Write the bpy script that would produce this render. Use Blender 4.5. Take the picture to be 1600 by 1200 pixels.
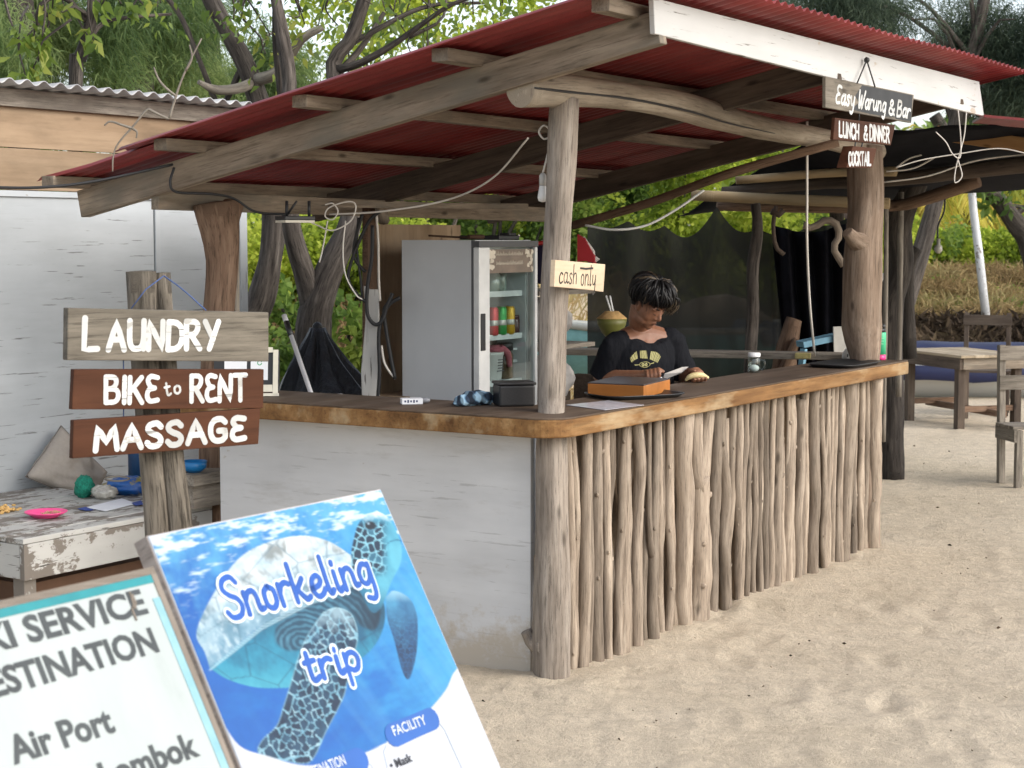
import bpy, bmesh, math, random
import numpy as np
from mathutils import Vector, Matrix, noise as mnoise, kdtree
R = math.radians
for o in list(bpy.data.objects): bpy.data.objects.remove(o)
SC = bpy.context.scene
COL = SC.collection
random.seed(7)

# ------------------------------------------------------------------ camera
FPX, EYE = 2780.0, 1.7                      # focal length in pixels of a 1600 px wide picture, eye height
PITCH = math.atan(228 / FPX)
cam = bpy.data.cameras.new('camera'); cam_o = bpy.data.objects.new('camera', cam); COL.objects.link(cam_o)
cam.sensor_width = 36; cam.lens = FPX / 1600 * 36
cam_o.location = (0, 0, EYE); cam_o.rotation_euler = (R(90) - PITCH, 0, 0)
cam.clip_end = 600; cam.clip_start = .1
cam.dof.use_dof = True; cam.dof.focus_distance = 7.6; cam.dof.aperture_fstop = 8.5
SC.camera = cam_o

# ------------------------------------------------------------------ light
SUN_DIR = Vector((.80, -.42, .62)).normalized()   # towards the sun
w = bpy.data.worlds.new('World'); SC.world = w; w.use_nodes = True
nt = w.node_tree; bg = nt.nodes['Background']
sky = nt.nodes.new('ShaderNodeTexSky'); sky.sky_type = 'NISHITA'; sky.sun_disc = False
sky.sun_elevation = math.asin(SUN_DIR.z); sky.sun_rotation = math.atan2(SUN_DIR.x, SUN_DIR.y)
sky.air_density = 1.0; sky.dust_density = 2.0; sky.ozone_density = 1.0
hsv = nt.nodes.new('ShaderNodeHueSaturation'); hsv.inputs['Saturation'].default_value = .5   # hazy, milky sky
nt.links.new(sky.outputs[0], hsv.inputs['Color']); nt.links.new(hsv.outputs[0], bg.inputs[0]); bg.inputs[1].default_value = .15
sun = bpy.data.lights.new('sun', 'SUN'); sun_o = bpy.data.objects.new('sun', sun); COL.objects.link(sun_o)
sun.energy = .7; sun.angle = R(45); sun.color = (1, .95, .87)
sun_o.rotation_euler = SUN_DIR.to_track_quat('Z', 'Y').to_euler(); sun_o.location = (20, -10, 20)
SC.view_settings.view_transform = 'Standard'; SC.view_settings.look = 'None'
SC.view_settings.exposure = 1.17; SC.view_settings.gamma = 1
SC.cycles.max_bounces = 8; SC.cycles.transparent_max_bounces = 12; SC.cycles.use_denoising = True

# ------------------------------------------------------------------ coordinates
cP, sP = math.cos(PITCH), math.sin(PITCH)
def ray(px, py):
    x = (px - 800) / FPX; y = (600 - py) / FPX
    return Vector((x, cP + y * sP, -sP + y * cP))
EYEV = Vector((0, 0, EYE))
def Y(px, py, d): r = ray(px, py); return EYEV + r * (d / r.y)          # point at world depth d
def Z(px, py, z): r = ray(px, py); return EYEV + r * ((z - EYE) / r.z)  # point at height z
U3 = Vector((.53, .848, 0)); V3 = Vector((-.848, .53, 0)); O3 = Vector((.142, 6.83, 0)); UP = Vector((0, 0, 1))
def B(u, v, z=0): return O3 + U3 * u + V3 * v + UP * z                    # the bar's own axes
class Plane:
    def __init__(s, o, ex, ey):
        s.o = Vector(o); s.ex = Vector(ex).normalized(); s.ey = Vector(ey).normalized(); s.n = s.ex.cross(s.ey).normalized()
    def px(s, x, y):
        r = ray(x, y); t = (s.o - EYEV).dot(s.n) / r.dot(s.n); p = EYEV + r * t - s.o
        return (p.dot(s.ex), p.dot(s.ey))
    def at(s, a, b, h=0): return s.o + s.ex * a + s.ey * b + s.n * h

# ------------------------------------------------------------------ mesh builder
def catmull(pts, k=6):
    pts = [Vector(p) for p in pts]
    if len(pts) < 3: return pts
    P = [pts[0] * 2 - pts[1]] + pts + [pts[-1] * 2 - pts[-2]]
    out = []
    for i in range(1, len(P) - 2):
        a, b, c, d = P[i - 1:i + 3]
        for j in range(k):
            t = j / k
            out.append(.5 * ((2 * b) + (c - a) * t + (2 * a - 5 * b + 4 * c - d) * t * t + (3 * b - a - 3 * c + d) * t ** 3))
    out.append(P[-2]); return out
def lerp_list(v, n):
    if not isinstance(v, (list, tuple)): return [v] * n
    m = len(v) - 1
    out = []
    for i in range(n):
        t = i / max(1, n - 1) * m; k = min(int(t), m - 1) if m > 0 else 0
        out.append(v[k] + (v[min(k + 1, m)] - v[k]) * (t - k))
    return out
class MB:
    def __init__(s): s.v = []; s.f = []; s.g = []; s.sm = []
    def add(s, vs, fs, gs=None, smooth=False):
        b = len(s.v); s.v += [Vector(p) for p in vs]
        s.g += [tuple(q) for q in (gs if gs else vs)]
        s.f += [tuple(i + b for i in f) for f in fs]; s.sm += [smooth] * len(fs); return s
    def obox(s, c, ax, ay, az, grain=0):       # box from a centre and three half-axes; grain = axis of the wood grain
        c, ax, ay, az = Vector(c), Vector(ax), Vector(ay), Vector(az)
        vs, gs = [], []; o = random.random() * 40
        L = [ax.length, ay.length, az.length]; k = [grain, (grain + 1) % 3, (grain + 2) % 3]
        for i in (-1, 1):
            for j in (-1, 1):
                for l in (-1, 1):
                    vs.append(c + ax * i + ay * j + az * l)
                    q = (i * L[0], j * L[1], l * L[2]); gs.append((q[k[0]] + o, q[k[1]] + o, q[k[2]]))
        fs = [(0, 1, 3, 2), (4, 6, 7, 5), (0, 4, 5, 1), (2, 3, 7, 6), (0, 2, 6, 4), (1, 5, 7, 3)]
        if ax.cross(ay).dot(az) < 0: fs = [f[::-1] for f in fs]
        return s.add(vs, fs, gs)
    def box(s, c, sx, sy, sz, grain=0, rz=0):
        m = Matrix.Rotation(rz, 3, 'Z'); return s.obox(c, m @ Vector((sx / 2, 0, 0)), m @ Vector((0, sy / 2, 0)), Vector((0, 0, sz / 2)), grain)
    def bbox(s, u0, u1, v0, v1, z0, z1, grain=0):   # box in the bar's axes
        return s.obox(B((u0 + u1) / 2, (v0 + v1) / 2, (z0 + z1) / 2), U3 * (u1 - u0) / 2, V3 * (v1 - v0) / 2, UP * (z1 - z0) / 2, grain)
    def beam(s, a, b, wid, hei, up=UP):
        a, b = Vector(a), Vector(b); d = (b - a); x = d.normalized(); y = Vector(up).cross(x).normalized(); z = x.cross(y)
        return s.obox((a + b) / 2, d / 2, y * wid / 2, z * hei / 2, 0)
    def prism(s, poly, ext, g=None):
        n = len(poly); poly = [Vector(p) for p in poly]; ext = Vector(ext)
        nrm = sum(((poly[i] - poly[0]).cross(poly[(i + 1) % n] - poly[0]) for i in range(1, n)), Vector())
        if nrm.dot(ext) > 0: poly = poly[::-1]
        vs = poly + [p + ext for p in poly]
        fs = [tuple(range(n)), tuple(range(2 * n - 1, n - 1, -1))] + [(i, i + n, (i + 1) % n + n, (i + 1) % n) for i in range(n)]
        return s.add(vs, fs, g)
    def tube(s, pts, r, n=8, rough=0, freq=6, seed=0, cap=True, sq=1.0, rcap=False, upv=None):
        pts = [Vector(p) for p in pts]; m = len(pts); rr = lerp_list(r, m)
        vs, gs, fs = [], [], []
        L = 0; prev = None
        for i, p in enumerate(pts):
            t = (pts[min(i + 1, m - 1)] - pts[max(i - 1, 0)]).normalized()
            if prev is None:
                a = Vector(upv) if upv is not None else (Vector((0, 0, 1)) if abs(t.z) < .9 else Vector((1, 0, 0)))
                x = (a - t * a.dot(t)).normalized()
            else: x = (prev - t * prev.dot(t)).normalized()
            prev = x; y = t.cross(x)
            if i: L += (p - pts[i - 1]).length
            for k in range(n):
                th = 2 * math.pi * k / n; q = rr[i]
                if rough: q *= 1 + rough * mnoise.noise(Vector((math.cos(th) * 1.2 + seed * 7.3, math.sin(th) * 1.2, L * freq + seed * 3.1)))
                vs.append(p + x * (math.cos(th) * q) + y * (math.sin(th) * q * sq))
                gs.append((L + seed * 5.7, math.cos(th) * rr[i], math.sin(th) * rr[i] + seed * 1.3))
        for i in range(m - 1):
            for k in range(n):
                a, b = i * n + k, i * n + (k + 1) % n
                fs.append((a, b, b + n, a + n))
        s.add(vs, fs, gs, True)
        if cap:
            for e, rev in ((0, True), (m - 1, False)):
                ring = vs[e * n:(e + 1) * n]; t = (pts[1] - pts[0]).normalized() * -1 if e == 0 else (pts[-1] - pts[-2]).normalized()
                c = pts[e] + t * (rr[e] * (.6 if rcap else .06)); gg = [(0, (p - pts[e]).x * 3 + seed, (p - pts[e]).length * 3) for p in ring]
                s.add(ring + [c], [((k + 1) % n, k, n) if rev else (k, (k + 1) % n, n) for k in range(n)], gg + [(0, seed, 0)], rcap)
        return s
    def organic(s, pts, r, n=12, seg=.05, rough=.18, freq=5, seed=0, **kw):
        p = catmull(pts, 8); m = lerp_list(r, len(p))
        out = [p[0]]; ro = [m[0]]; acc = 0
        for i in range(1, len(p)):
            acc += (p[i] - p[i - 1]).length
            if acc >= seg or i == len(p) - 1: out.append(p[i]); ro.append(m[i]); acc = 0
        return s.tube(out, ro, n, rough, freq, seed, **kw)
    def lathe(s, c, prof, n=20, axis=UP):
        c = Vector(c); z = Vector(axis).normalized(); x = z.orthogonal().normalized(); y = z.cross(x); m = len(prof)
        vs = [c + x * (r * math.cos(2 * math.pi * k / n)) + y * (r * math.sin(2 * math.pi * k / n)) + z * h for r, h in prof for k in range(n)]
        fs = [(i * n + k, i * n + (k + 1) % n, (i + 1) * n + (k + 1) % n, (i + 1) * n + k) for i in range(m - 1) for k in range(n)]
        fs += [tuple(range(n - 1, -1, -1)), tuple(range((m - 1) * n, m * n))]
        return s.add(vs, fs, None, True)
    def ball(s, c, rad, n=12, m=8, rot=None, fn=None):
        c = Vector(c); rad = Vector(rad) if not isinstance(rad, (int, float)) else Vector((rad,) * 3)
        vs = []
        for i in range(m + 1):
            ph = math.pi * i / m
            for k in range(n):
                th = 2 * math.pi * k / n
                d = Vector((math.sin(ph) * math.cos(th), math.sin(ph) * math.sin(th), math.cos(ph)))
                q = Vector((d.x * rad.x, d.y * rad.y, d.z * rad.z))
                if fn: q *= fn(d)
                if rot is not None: q = rot @ q
                vs.append(c + q)
        fs = []
        for i in range(m):
            for k in range(n):
                a, b = i * n + k, i * n + (k + 1) % n
                fs.append((a, a + n, b + n, b))
        return s.add(vs, fs, None, True)
    def quad(s, a, b, c, d, g=None): return s.add([a, b, c, d], [(0, 1, 2, 3)], g)
    def build(s, name, mat, parent=None, bevel=0, solid=0, sub=0, clean=True):
        org = Vector(parent['_w']) if parent is not None else Vector((0, 0, 0))
        me = bpy.data.meshes.new(name)
        own = Vector((0, 0, 0))
        if parent is None and s.v:      # a thing that is one mesh: its origin at its base
            own = sum(s.v, Vector()) / len(s.v); own.z = min(p.z for p in s.v)
        me.from_pydata([p - org - own for p in s.v], [], s.f)
        at = me.attributes.new('g', 'FLOAT_VECTOR', 'POINT'); at.data.foreach_set('vector', [c for q in s.g for c in q])
        me.polygons.foreach_set('use_smooth', s.sm)
        if clean:
            bm = bmesh.new(); bm.from_mesh(me); bmesh.ops.remove_doubles(bm, verts=bm.verts, dist=1e-6)
            bm.to_mesh(me); bm.free()
        me.validate(); me.update()
        o = bpy.data.objects.new(name, me); COL.objects.link(o)
        o.location = own
        if mat is not None: me.materials.append(mat)
        if parent is not None: o.parent = parent
        o['_w'] = tuple(org + own)
        if solid: m = o.modifiers.new('solid', 'SOLIDIFY'); m.thickness = solid; m.offset = 0
        if sub: m = o.modifiers.new('sub', 'SUBSURF'); m.levels = m.render_levels = sub
        if bevel: m = o.modifiers.new('bevel', 'BEVEL'); m.width = bevel; m.segments = 2; m.limit_method = 'ANGLE'; m.angle_limit = R(40)
        return o
def remesh(o, vox, smooth=3):
    m = o.modifiers.new('remesh', 'REMESH'); m.mode = 'VOXEL'; m.voxel_size = vox; m.use_smooth_shade = True
    if smooth: k = o.modifiers.new('smooth', 'SMOOTH'); k.iterations = smooth; k.factor = .5
def tag(o, label=None, cat=None, group=None, kind=None):
    if label: o['label'] = label
    if cat: o['category'] = cat
    if group: o['group'] = group
    if kind: o['kind'] = kind
    return o
def thing(name, loc, label, cat, group=None):
    o = bpy.data.objects.new(name, None); COL.objects.link(o); o.location = loc; o['_w'] = tuple(loc); o.empty_display_size = .1
    return tag(o, label, cat, group)

# ------------------------------------------------------------------ materials
def newmat(name):
    m = bpy.data.materials.new(name); m.use_nodes = True; t = m.node_tree
    return m, t, t.nodes['Principled BSDF']
def N(t, ty, **kw):
    n = t.nodes.new(ty)
    for k, v in kw.items():
        if k.startswith('i_'): n.inputs[k[2:].replace('_', ' ')].default_value = v
        else: setattr(n, k, v)
    return n
def ramp(t, fac, stops):
    n = t.nodes.new('ShaderNodeValToRGB'); e = n.color_ramp.elements
    while len(e) > 1: e.remove(e[-1])
    e[0].position = stops[0][0]; e[0].color = (*stops[0][1], 1)
    for p, c in stops[1:]: x = e.new(p); x.color = (*c, 1)
    t.links.new(fac, n.inputs[0]); return n.outputs[0]
def gray(v): return (v, v, v)
def mixc(t, a, b, fac, mode='MIX'):
    n = t.nodes.new('ShaderNodeMix'); n.data_type = 'RGBA'; n.blend_type = mode
    for sock, val in ((n.inputs[0], fac), (n.inputs[6], a), (n.inputs[7], b)):
        if hasattr(val, 'links'): t.links.new(val, sock)
        elif isinstance(val, tuple): sock.default_value = (*val, 1)
        else: sock.default_value = val
    return n.outputs[2]
def noise_of(t, vec, scale, detail=6, rough=.6, sc=(1, 1, 1)):
    mp = N(t, 'ShaderNodeMapping'); mp.inputs['Scale'].default_value = sc; t.links.new(vec, mp.inputs[0])
    n = N(t, 'ShaderNodeTexNoise'); n.inputs['Scale'].default_value = scale; n.inputs['Detail'].default_value = detail; n.inputs['Roughness'].default_value = rough
    t.links.new(mp.outputs[0], n.inputs[0]); return n.outputs[0]
def bump(t, b, h, strength=.3, dist=.01):
    n = N(t, 'ShaderNodeBump'); n.inputs['Strength'].default_value = strength; n.inputs['Distance'].default_value = dist
    t.links.new(h, n.inputs['Height']); t.links.new(n.outputs[0], b.inputs['Normal'])
def gvec(t, attr='g', rnd=True):
    a = N(t, 'ShaderNodeAttribute', attribute_name=attr)
    if not rnd: return a.outputs['Vector']
    oi = N(t, 'ShaderNodeObjectInfo'); ml = N(t, 'ShaderNodeMath', operation='MULTIPLY'); ml.inputs[1].default_value = 37
    t.links.new(oi.outputs['Random'], ml.inputs[0])
    ad = N(t, 'ShaderNodeVectorMath', operation='ADD'); t.links.new(a.outputs['Vector'], ad.inputs[0]); t.links.new(ml.outputs[0], ad.inputs[1])
    return ad.outputs[0]
def wood(name, dark, mid, light, rough=.85, grain=14, cracks=.5, stain=None, bstr=.35, vary=.12, knots=True):
    m, t, b = newmat(name); v = gvec(t)
    n1 = noise_of(t, v, grain, 8, .65, (.09, 1, 1)); n2 = noise_of(t, v, grain * 5, 6, .7, (.05, 1, 1)); n3 = noise_of(t, v, 3.2, 5, .6, (.6, 1.6, 1.6))
    c = ramp(t, n1, [(.28, dark), (.5, mid), (.72, light)])
    lines = ramp(t, n2, [(.36, gray(1 - cracks)), (.48, gray(1))]); c = mixc(t, c, lines, 1.0, 'MULTIPLY')
    pat = ramp(t, n3, [(.3, gray(.62)), (.55, gray(1)), (.75, gray(1.18))]); c = mixc(t, c, pat, .8, 'MULTIPLY')
    if stain:
        n4 = noise_of(t, v, 5, 4, .6, (.35, 1.2, 1.2)); c = mixc(t, c, stain, ramp(t, n4, [(.52, gray(0)), (.68, gray(.85))]))
    if knots:
        mp = N(t, 'ShaderNodeMapping'); mp.inputs['Scale'].default_value = (3.2, 9, 9); t.links.new(v, mp.inputs[0])
        vo = N(t, 'ShaderNodeTexVoronoi'); vo.inputs['Scale'].default_value = 1.0; t.links.new(mp.outputs[0], vo.inputs[0])
        c = mixc(t, c, tuple(x * .3 for x in dark), ramp(t, vo.outputs['Distance'], [(.04, gray(.75)), (.13, gray(0))]))
    oi = N(t, 'ShaderNodeObjectInfo'); mr = N(t, 'ShaderNodeMapRange'); mr.inputs[3].default_value = 1 - vary; mr.inputs[4].default_value = 1 + vary
    t.links.new(oi.outputs['Random'], mr.inputs[0]); hs = N(t, 'ShaderNodeHueSaturation'); t.links.new(mr.outputs[0], hs.inputs['Value'])
    t.links.new(c, hs.inputs['Color']); t.links.new(hs.outputs[0], b.inputs['Base Color']); b.inputs['Roughness'].default_value = rough; b.inputs['Specular IOR Level'].default_value = .2
    ad = N(t, 'ShaderNodeMath', operation='ADD'); t.links.new(n1, ad.inputs[0]); t.links.new(lines, ad.inputs[1]); bump(t, b, ad.outputs[0], bstr, .004)
    return m
def plain(name, col, rough=.5, metal=0, var=.12, scale=12, bs=.0, trans=0, coat=0, spec=.5, emit=None):
    m, t, b = newmat(name); tc = N(t, 'ShaderNodeTexCoord'); n = noise_of(t, tc.outputs['Object'], scale, 6)
    c = ramp(t, n, [(.25, tuple(x * (1 - var) for x in col)), (.75, tuple(min(1, x * (1 + var)) for x in col))])
    t.links.new(c, b.inputs['Base Color']); b.inputs['Roughness'].default_value = rough; b.inputs['Metallic'].default_value = metal
    b.inputs['Transmission Weight'].default_value = trans; b.inputs['Coat Weight'].default_value = coat; b.inputs['Specular IOR Level'].default_value = spec
    if bs: bump(t, b, n, bs, .01)
    return m
def paint(name, col, under, peel=.12, rough=.6, dirt=.25, crk=1.0, foot=False):
    # painted plywood: hairline cracks along the grain, small chips, faint brush marks and grime
    m, t, b = newmat(name); v = gvec(t)
    br = noise_of(t, v, 9, 6, .6, (.16, 1, 1)); fine = noise_of(t, v, 75, 5, .6, (.05, 1, 1)); chip = noise_of(t, v, 6.0, 9, .72, (.6, 1, 1)); big = noise_of(t, v, 1.6, 4, .5)
    c = ramp(t, br, [(.3, tuple(x * .86 for x in col)), (.7, col)])
    c = mixc(t, c, ramp(t, big, [(.3, gray(1 - dirt)), (.65, gray(1))]), .9, 'MULTIPLY')
    crack = ramp(t, fine, [(.345, gray(1)), (.375, gray(0))]); gate = ramp(t, big, [(.40, gray(.1)), (.58, gray(1))])
    cf = mixc(t, mixc(t, crack, gate, 1.0, 'MULTIPLY'), gray(crk), 1.0, 'MULTIPLY'); c = mixc(t, c, tuple(x * .28 for x in under), cf)
    pk = .63 - .35 * peel; ch = ramp(t, chip, [(pk, gray(0)), (pk + .02, gray(1))]); c = mixc(t, c, under, ch)
    if foot:    # sand splashed up from the ground, with its own ragged outline
        sx = N(t, 'ShaderNodeSeparateXYZ'); t.links.new(gvec(t, rnd=False), sx.inputs[0]); mr = N(t, 'ShaderNodeMapRange'); mr.inputs[1].default_value = .30; mr.inputs[2].default_value = -.02; t.links.new(sx.outputs[1], mr.inputs[0]); sp_ = noise_of(t, v, 16, 8, .75); ad_ = N(t, 'ShaderNodeMath', operation='MULTIPLY_ADD'); ad_.inputs[1].default_value = .55; t.links.new(mr.outputs[0], ad_.inputs[0]); t.links.new(sp_, ad_.inputs[2]); c = mixc(t, c, (.40, .33, .24), ramp(t, ad_.outputs[0], [(.66, gray(0)), (.9, gray(.75))]))
        st_ = noise_of(t, v, 5.5, 7, .7, (.35, 1.6, 1)); c = mixc(t, c, (.36, .34, .31), ramp(t, st_, [(.56, gray(0)), (.72, gray(.55))]))
    t.links.new(c, b.inputs['Base Color']); b.inputs['Roughness'].default_value = rough
    bump(t, b, mixc(t, br, gray(0), cf), .25, .004)
    return m
# ================================================================== THE SETTING
def smooth01(a, b, x): t = np.clip((x - a) / (b - a), 0, 1); return t * t * (3 - 2 * t)
def bank_h(x, y):           # the grassy bank behind the beach, higher and nearer on the left
    x = np.asarray(x, float); y = np.asarray(y, float)
    e = np.where(x > 3, 22.0, np.where(x < -1, 12.0, 12.0 + (x + 1) * 2.5))
    return smooth01(0, 6, y - e) * 1.05 + smooth01(6, 60, y - e) * .8
def make_ground():
    ys = [-40, -25, -12, -5, 0, 1.5, 2.5]
    y = 3.2
    while y < 400: ys.append(y); y *= 1.0105 if y < 16 else (1.03 if y < 60 else 1.15)
    ys = np.array(ys); na = 460; a = np.linspace(-1, 1, na); a = np.sign(a) * np.abs(a) ** 1.3
    YY = np.repeat(ys[:, None], na, 1); XX = a[None, :] * (np.maximum(YY, 0) * .62 + 2.2) * np.where(YY > 16, 1 + (YY - 16) * .02, 1) * np.where(YY < 0, 6, 1) + YY * .06
    Zz = bank_h(XX, YY)
    n = XX.size; fx, fy, fz = XX.ravel(), YY.ravel(), Zz.ravel().copy()
    for i in range(n):
        if -2 < fy[i] < 60:
            p = Vector((fx[i], fy[i], 0))
            fz[i] += .014 * mnoise.noise(p * .9) + .006 * mnoise.noise(p * 2.7 + Vector((5, 1, 0))) + (.0052 * mnoise.noise(p * 8.5) + .0050 * mnoise.noise(p * 19) + .0026 * mnoise.noise(p * 43) if fy[i] < 18 else 0)
    rng = np.random.RandomState(4)
    for k in range(620):       # footprints and scuffs
        yy = 3.5 + 14 * rng.rand() ** 1.2; xx = (rng.rand() * 1.15 - .35) * (yy * .55); an = rng.rand() * 6.3; L, Wd = (.10 + .05 * rng.rand()), (.042 + .025 * rng.rand())
        dx, dy = fx - xx, fy - yy; s = np.abs(dx) + np.abs(dy) < .5
        p, q = dx[s] * math.cos(an) + dy[s] * math.sin(an), -dx[s] * math.sin(an) + dy[s] * math.cos(an)
        d = np.sqrt((p / L) ** 2 + (q / Wd) ** 2); amp = .004 + .009 * rng.rand()
        fz[s] += amp * (-np.exp(-d ** 2 * 1.2) + .55 * np.exp(-(d - 1.5) ** 2 * 4))
    # sand stays just under the foot of the bar and heaps a little against the sticks
    u = (fx - O3.x) * U3.x + (fy - O3.y) * U3.y; v = (fx - O3.x) * V3.x + (fy - O3.y) * V3.y
    near = smooth01(.5, .0, np.abs(v + .05)) * (u > -.3) * (u < 3.8); fz += near * .012
    m = MB(); nr = len(ys)
    vs = [Vector(q) for q in zip(fx, fy, fz)]
    fs = [(i * na + j, i * na + j + 1, (i + 1) * na + j + 1, (i + 1) * na + j) for i in range(nr - 1) for j in range(na - 1)]
    m.add(vs, fs, None, True)
    mt, t, b = newmat('sand'); tc = N(t, 'ShaderNodeTexCoord'); p = tc.outputs['Object']
    n1 = noise_of(t, p, 1.1, 6, .6); n2 = noise_of(t, p, 14, 8, .7); n3 = noise_of(t, p, 240, 3, .6); n4 = noise_of(t, p, 45, 5, .65)
    c = ramp(t, n1, [(.3, (.58, .482, .352)), (.7, (.68, .575, .435))])
    c = mixc(t, c, ramp(t, n2, [(.3, gray(.76)), (.6, gray(1.05))]), .85, 'MULTIPLY')
    c = mixc(t, c, ramp(t, n3, [(.32, gray(.62)), (.5, gray(1)), (.68, gray(1.14))]), .7, 'MULTIPLY')
    sp = N(t, 'ShaderNodeTexVoronoi'); sp.inputs['Scale'].default_value = 26; t.links.new(p, sp.inputs[0])
    sel = noise_of(t, p, 7, 3, .6)
    sm = mixc(t, ramp(t, sp.outputs['Distance'], [(.05, gray(1)), (.12, gray(0))]), ramp(t, sel, [(.56, gray(0)), (.62, gray(1))]), 1.0, 'MULTIPLY')
    c = mixc(t, c, (.16, .11, .07), sm)
    t.links.new(c, b.inputs['Base Color']); b.inputs['Roughness'].default_value = .95; b.inputs['Specular IOR Level'].default_value = .15
    ad = N(t, 'ShaderNodeMath', operation='MULTIPLY_ADD'); ad.inputs[1].default_value = .35; t.links.new(n3, ad.inputs[0]); t.links.new(n2, ad.inputs[2])
    ad2 = N(t, 'ShaderNodeMath', operation='MULTIPLY_ADD'); ad2.inputs[1].default_value = .6; t.links.new(n4, ad2.inputs[0]); t.links.new(ad.outputs[0], ad2.inputs[2])
    bump(t, b, ad2.outputs[0], .85, .028)
    o = m.build('ground', mt, clean=False); tag(o, kind='structure')
make_ground()
def gz(x, y): return float(bank_h(x, y))

M = {}
M['post'] = wood('bleached post wood', (.155, .125, .10), (.285, .24, .196), (.40, .35, .295), cracks=.5, grain=34, bstr=.5)
M['postr'] = wood('greying brown post wood', (.125, .087, .06), (.24, .175, .127), (.35, .275, .21), cracks=.45, grain=30, bstr=.45)
M['stick'] = wood('driftwood stick', (.155, .12, .09), (.28, .225, .172), (.39, .325, .255), cracks=.42, grain=42, vary=.36, bstr=.5)
M['beam'] = wood('weathered beam', (.13, .10, .072), (.245, .198, .15), (.36, .30, .23), cracks=.4, grain=20, stain=(.15, .135, .11))
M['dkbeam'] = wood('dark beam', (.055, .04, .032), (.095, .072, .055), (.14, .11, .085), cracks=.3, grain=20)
M['trunk'] = wood('brown trunk', (.10, .062, .04), (.19, .12, .08), (.28, .19, .13), cracks=.55, grain=28, bstr=.6)
M['bark'] = wood('grey bark', (.034, .028, .024), (.078, .066, .056), (.16, .138, .118), cracks=.7, grain=34, bstr=1.0, vary=.2)
M['dkbark'] = wood('dark bark', (.022, .018, .015), (.05, .042, .036), (.105, .09, .077), cracks=.7, grain=30, bstr=1.0)
M['greywood'] = wood('grey weathered board', (.125, .108, .088), (.24, .21, .172), (.345, .305, .25), cracks=.5, grain=30, stain=(.13, .11, .09))
M['ply'] = wood('bare plywood', (.225, .155, .095), (.32, .23, .148), (.39, .29, .195), cracks=.12, grain=5, knots=True, bstr=.1)
M['edge'] = wood('worn varnished edge', (.115, .052, .017), (.23, .118, .042), (.35, .21, .092), cracks=.3, grain=14, stain=(.42, .33, .20), knots=False, rough=.65)
M['top'] = wood('dark counter board', (.05, .033, .021), (.085, .058, .039), (.14, .10, .07), cracks=.2, grain=4, stain=(.12, .09, .068), knots=False, rough=.62)
M['red'] = None
def redmat():
    m, t, b = newmat('red painted sheet'); v = gvec(t, rnd=False)
    n = noise_of(t, v, 3, 6, .6, (6, .5, 1)); n2 = noise_of(t, v, 2.2, 4)
    c = ramp(t, n, [(.3, (.17, .018, .019)), (.7, (.26, .033, .031))]); c = mixc(t, c, ramp(t, n2, [(.35, gray(.8)), (.65, gray(1.1))]), 1, 'MULTIPLY')
    ru = noise_of(t, v, 11, 8, .7, (1, .35, 1)); c = mixc(t, c, (.13, .045, .025), ramp(t, ru, [(.58, gray(0)), (.70, gray(.75))])); fd = noise_of(t, v, 1.4, 5, .6, (3, .4, 1)); c = mixc(t, c, (.34, .10, .085), ramp(t, fd, [(.5, gray(0)), (.75, gray(.5))]))
    t.links.new(c, b.inputs['Base Color']); b.inputs['Roughness'].default_value = .5; return m
M['red'] = redmat()
M['white'] = paint('white painted plywood', (.61, .61, .605), (.40, .37, .32), peel=-.04, dirt=.22, crk=.3, foot=True)
M['whiteboard'] = paint('white fascia paint', (.55, .545, .525), (.40, .34, .27), peel=.03, dirt=.1)
M['shackwhite'] = paint('blue white shack paint', (.49, .515, .525), (.34, .32, .29), peel=-.08, dirt=.2, crk=.75)
M['shabby'] = paint('flaking white paint', (.47, .465, .44), (.15, .13, .11), peel=.36, dirt=.4)
M['tin'] = plain('galvanised sheet', (.42, .42, .41), .45, .5, .25, 6)
M['black'] = plain('black plastic', (.015, .015, .016), .45)
M['blackrubber'] = plain('black cable', (.012, .012, .013), .6)
M['steel'] = plain('steel', (.5, .5, .5), .3, .9)
M['whitecord'] = plain('white cord', (.62, .58, .52), .7)
M['nail'] = plain('rusty nail', (.12, .06, .03), .7)
M['whitepaint'] = paint('white sign paint', (.70, .70, .67), (.36, .35, .32), peel=.12, dirt=.5)

# ================================================================== THE BAR
bar = thing('beach_bar', B(1.7, .8, 0), 'open driftwood beach bar with red corrugated roof and L-shaped counter', 'bar')
CT, CBT = 1.02, .945
def counter_outline(o):
    r = .13; pts = []
    pts += [B(.31 - o, 1.78 - o), B(-.15 + o, 1.78 - o)]
    cx, cy = -.15 + r, -.13 + r
    for k in range(9):
        a = math.pi + (math.pi / 2) * k / 8; pts.append(B(cx + (r - o) * math.cos(a), cy + (r - o) * math.sin(a)))
    pts += [B(3.7 - o, -.13 + o), B(3.7 - o, .26 - o), B(.31 - o, .26 - o)]
    return pts
def grain_g(ps): return [((p - O3).dot(U3), (p - O3).dot(V3), p.z) for p in ps]
m = MB(); pl = counter_outline(0); pl = [p + UP * CBT for p in pl]
m.prism(pl, UP * (CT - .006 - CBT)); m.g = grain_g(m.v)
slab = m.build('counter_edge', M['edge'], bar, bevel=.006)
m = MB(); pl = [p + UP * (CT - .006) for p in counter_outline(.004)]
m.prism(pl, UP * .007); m.g = grain_g(m.v); m.build('counter_top', M['top'], bar, bevel=.002)
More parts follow.
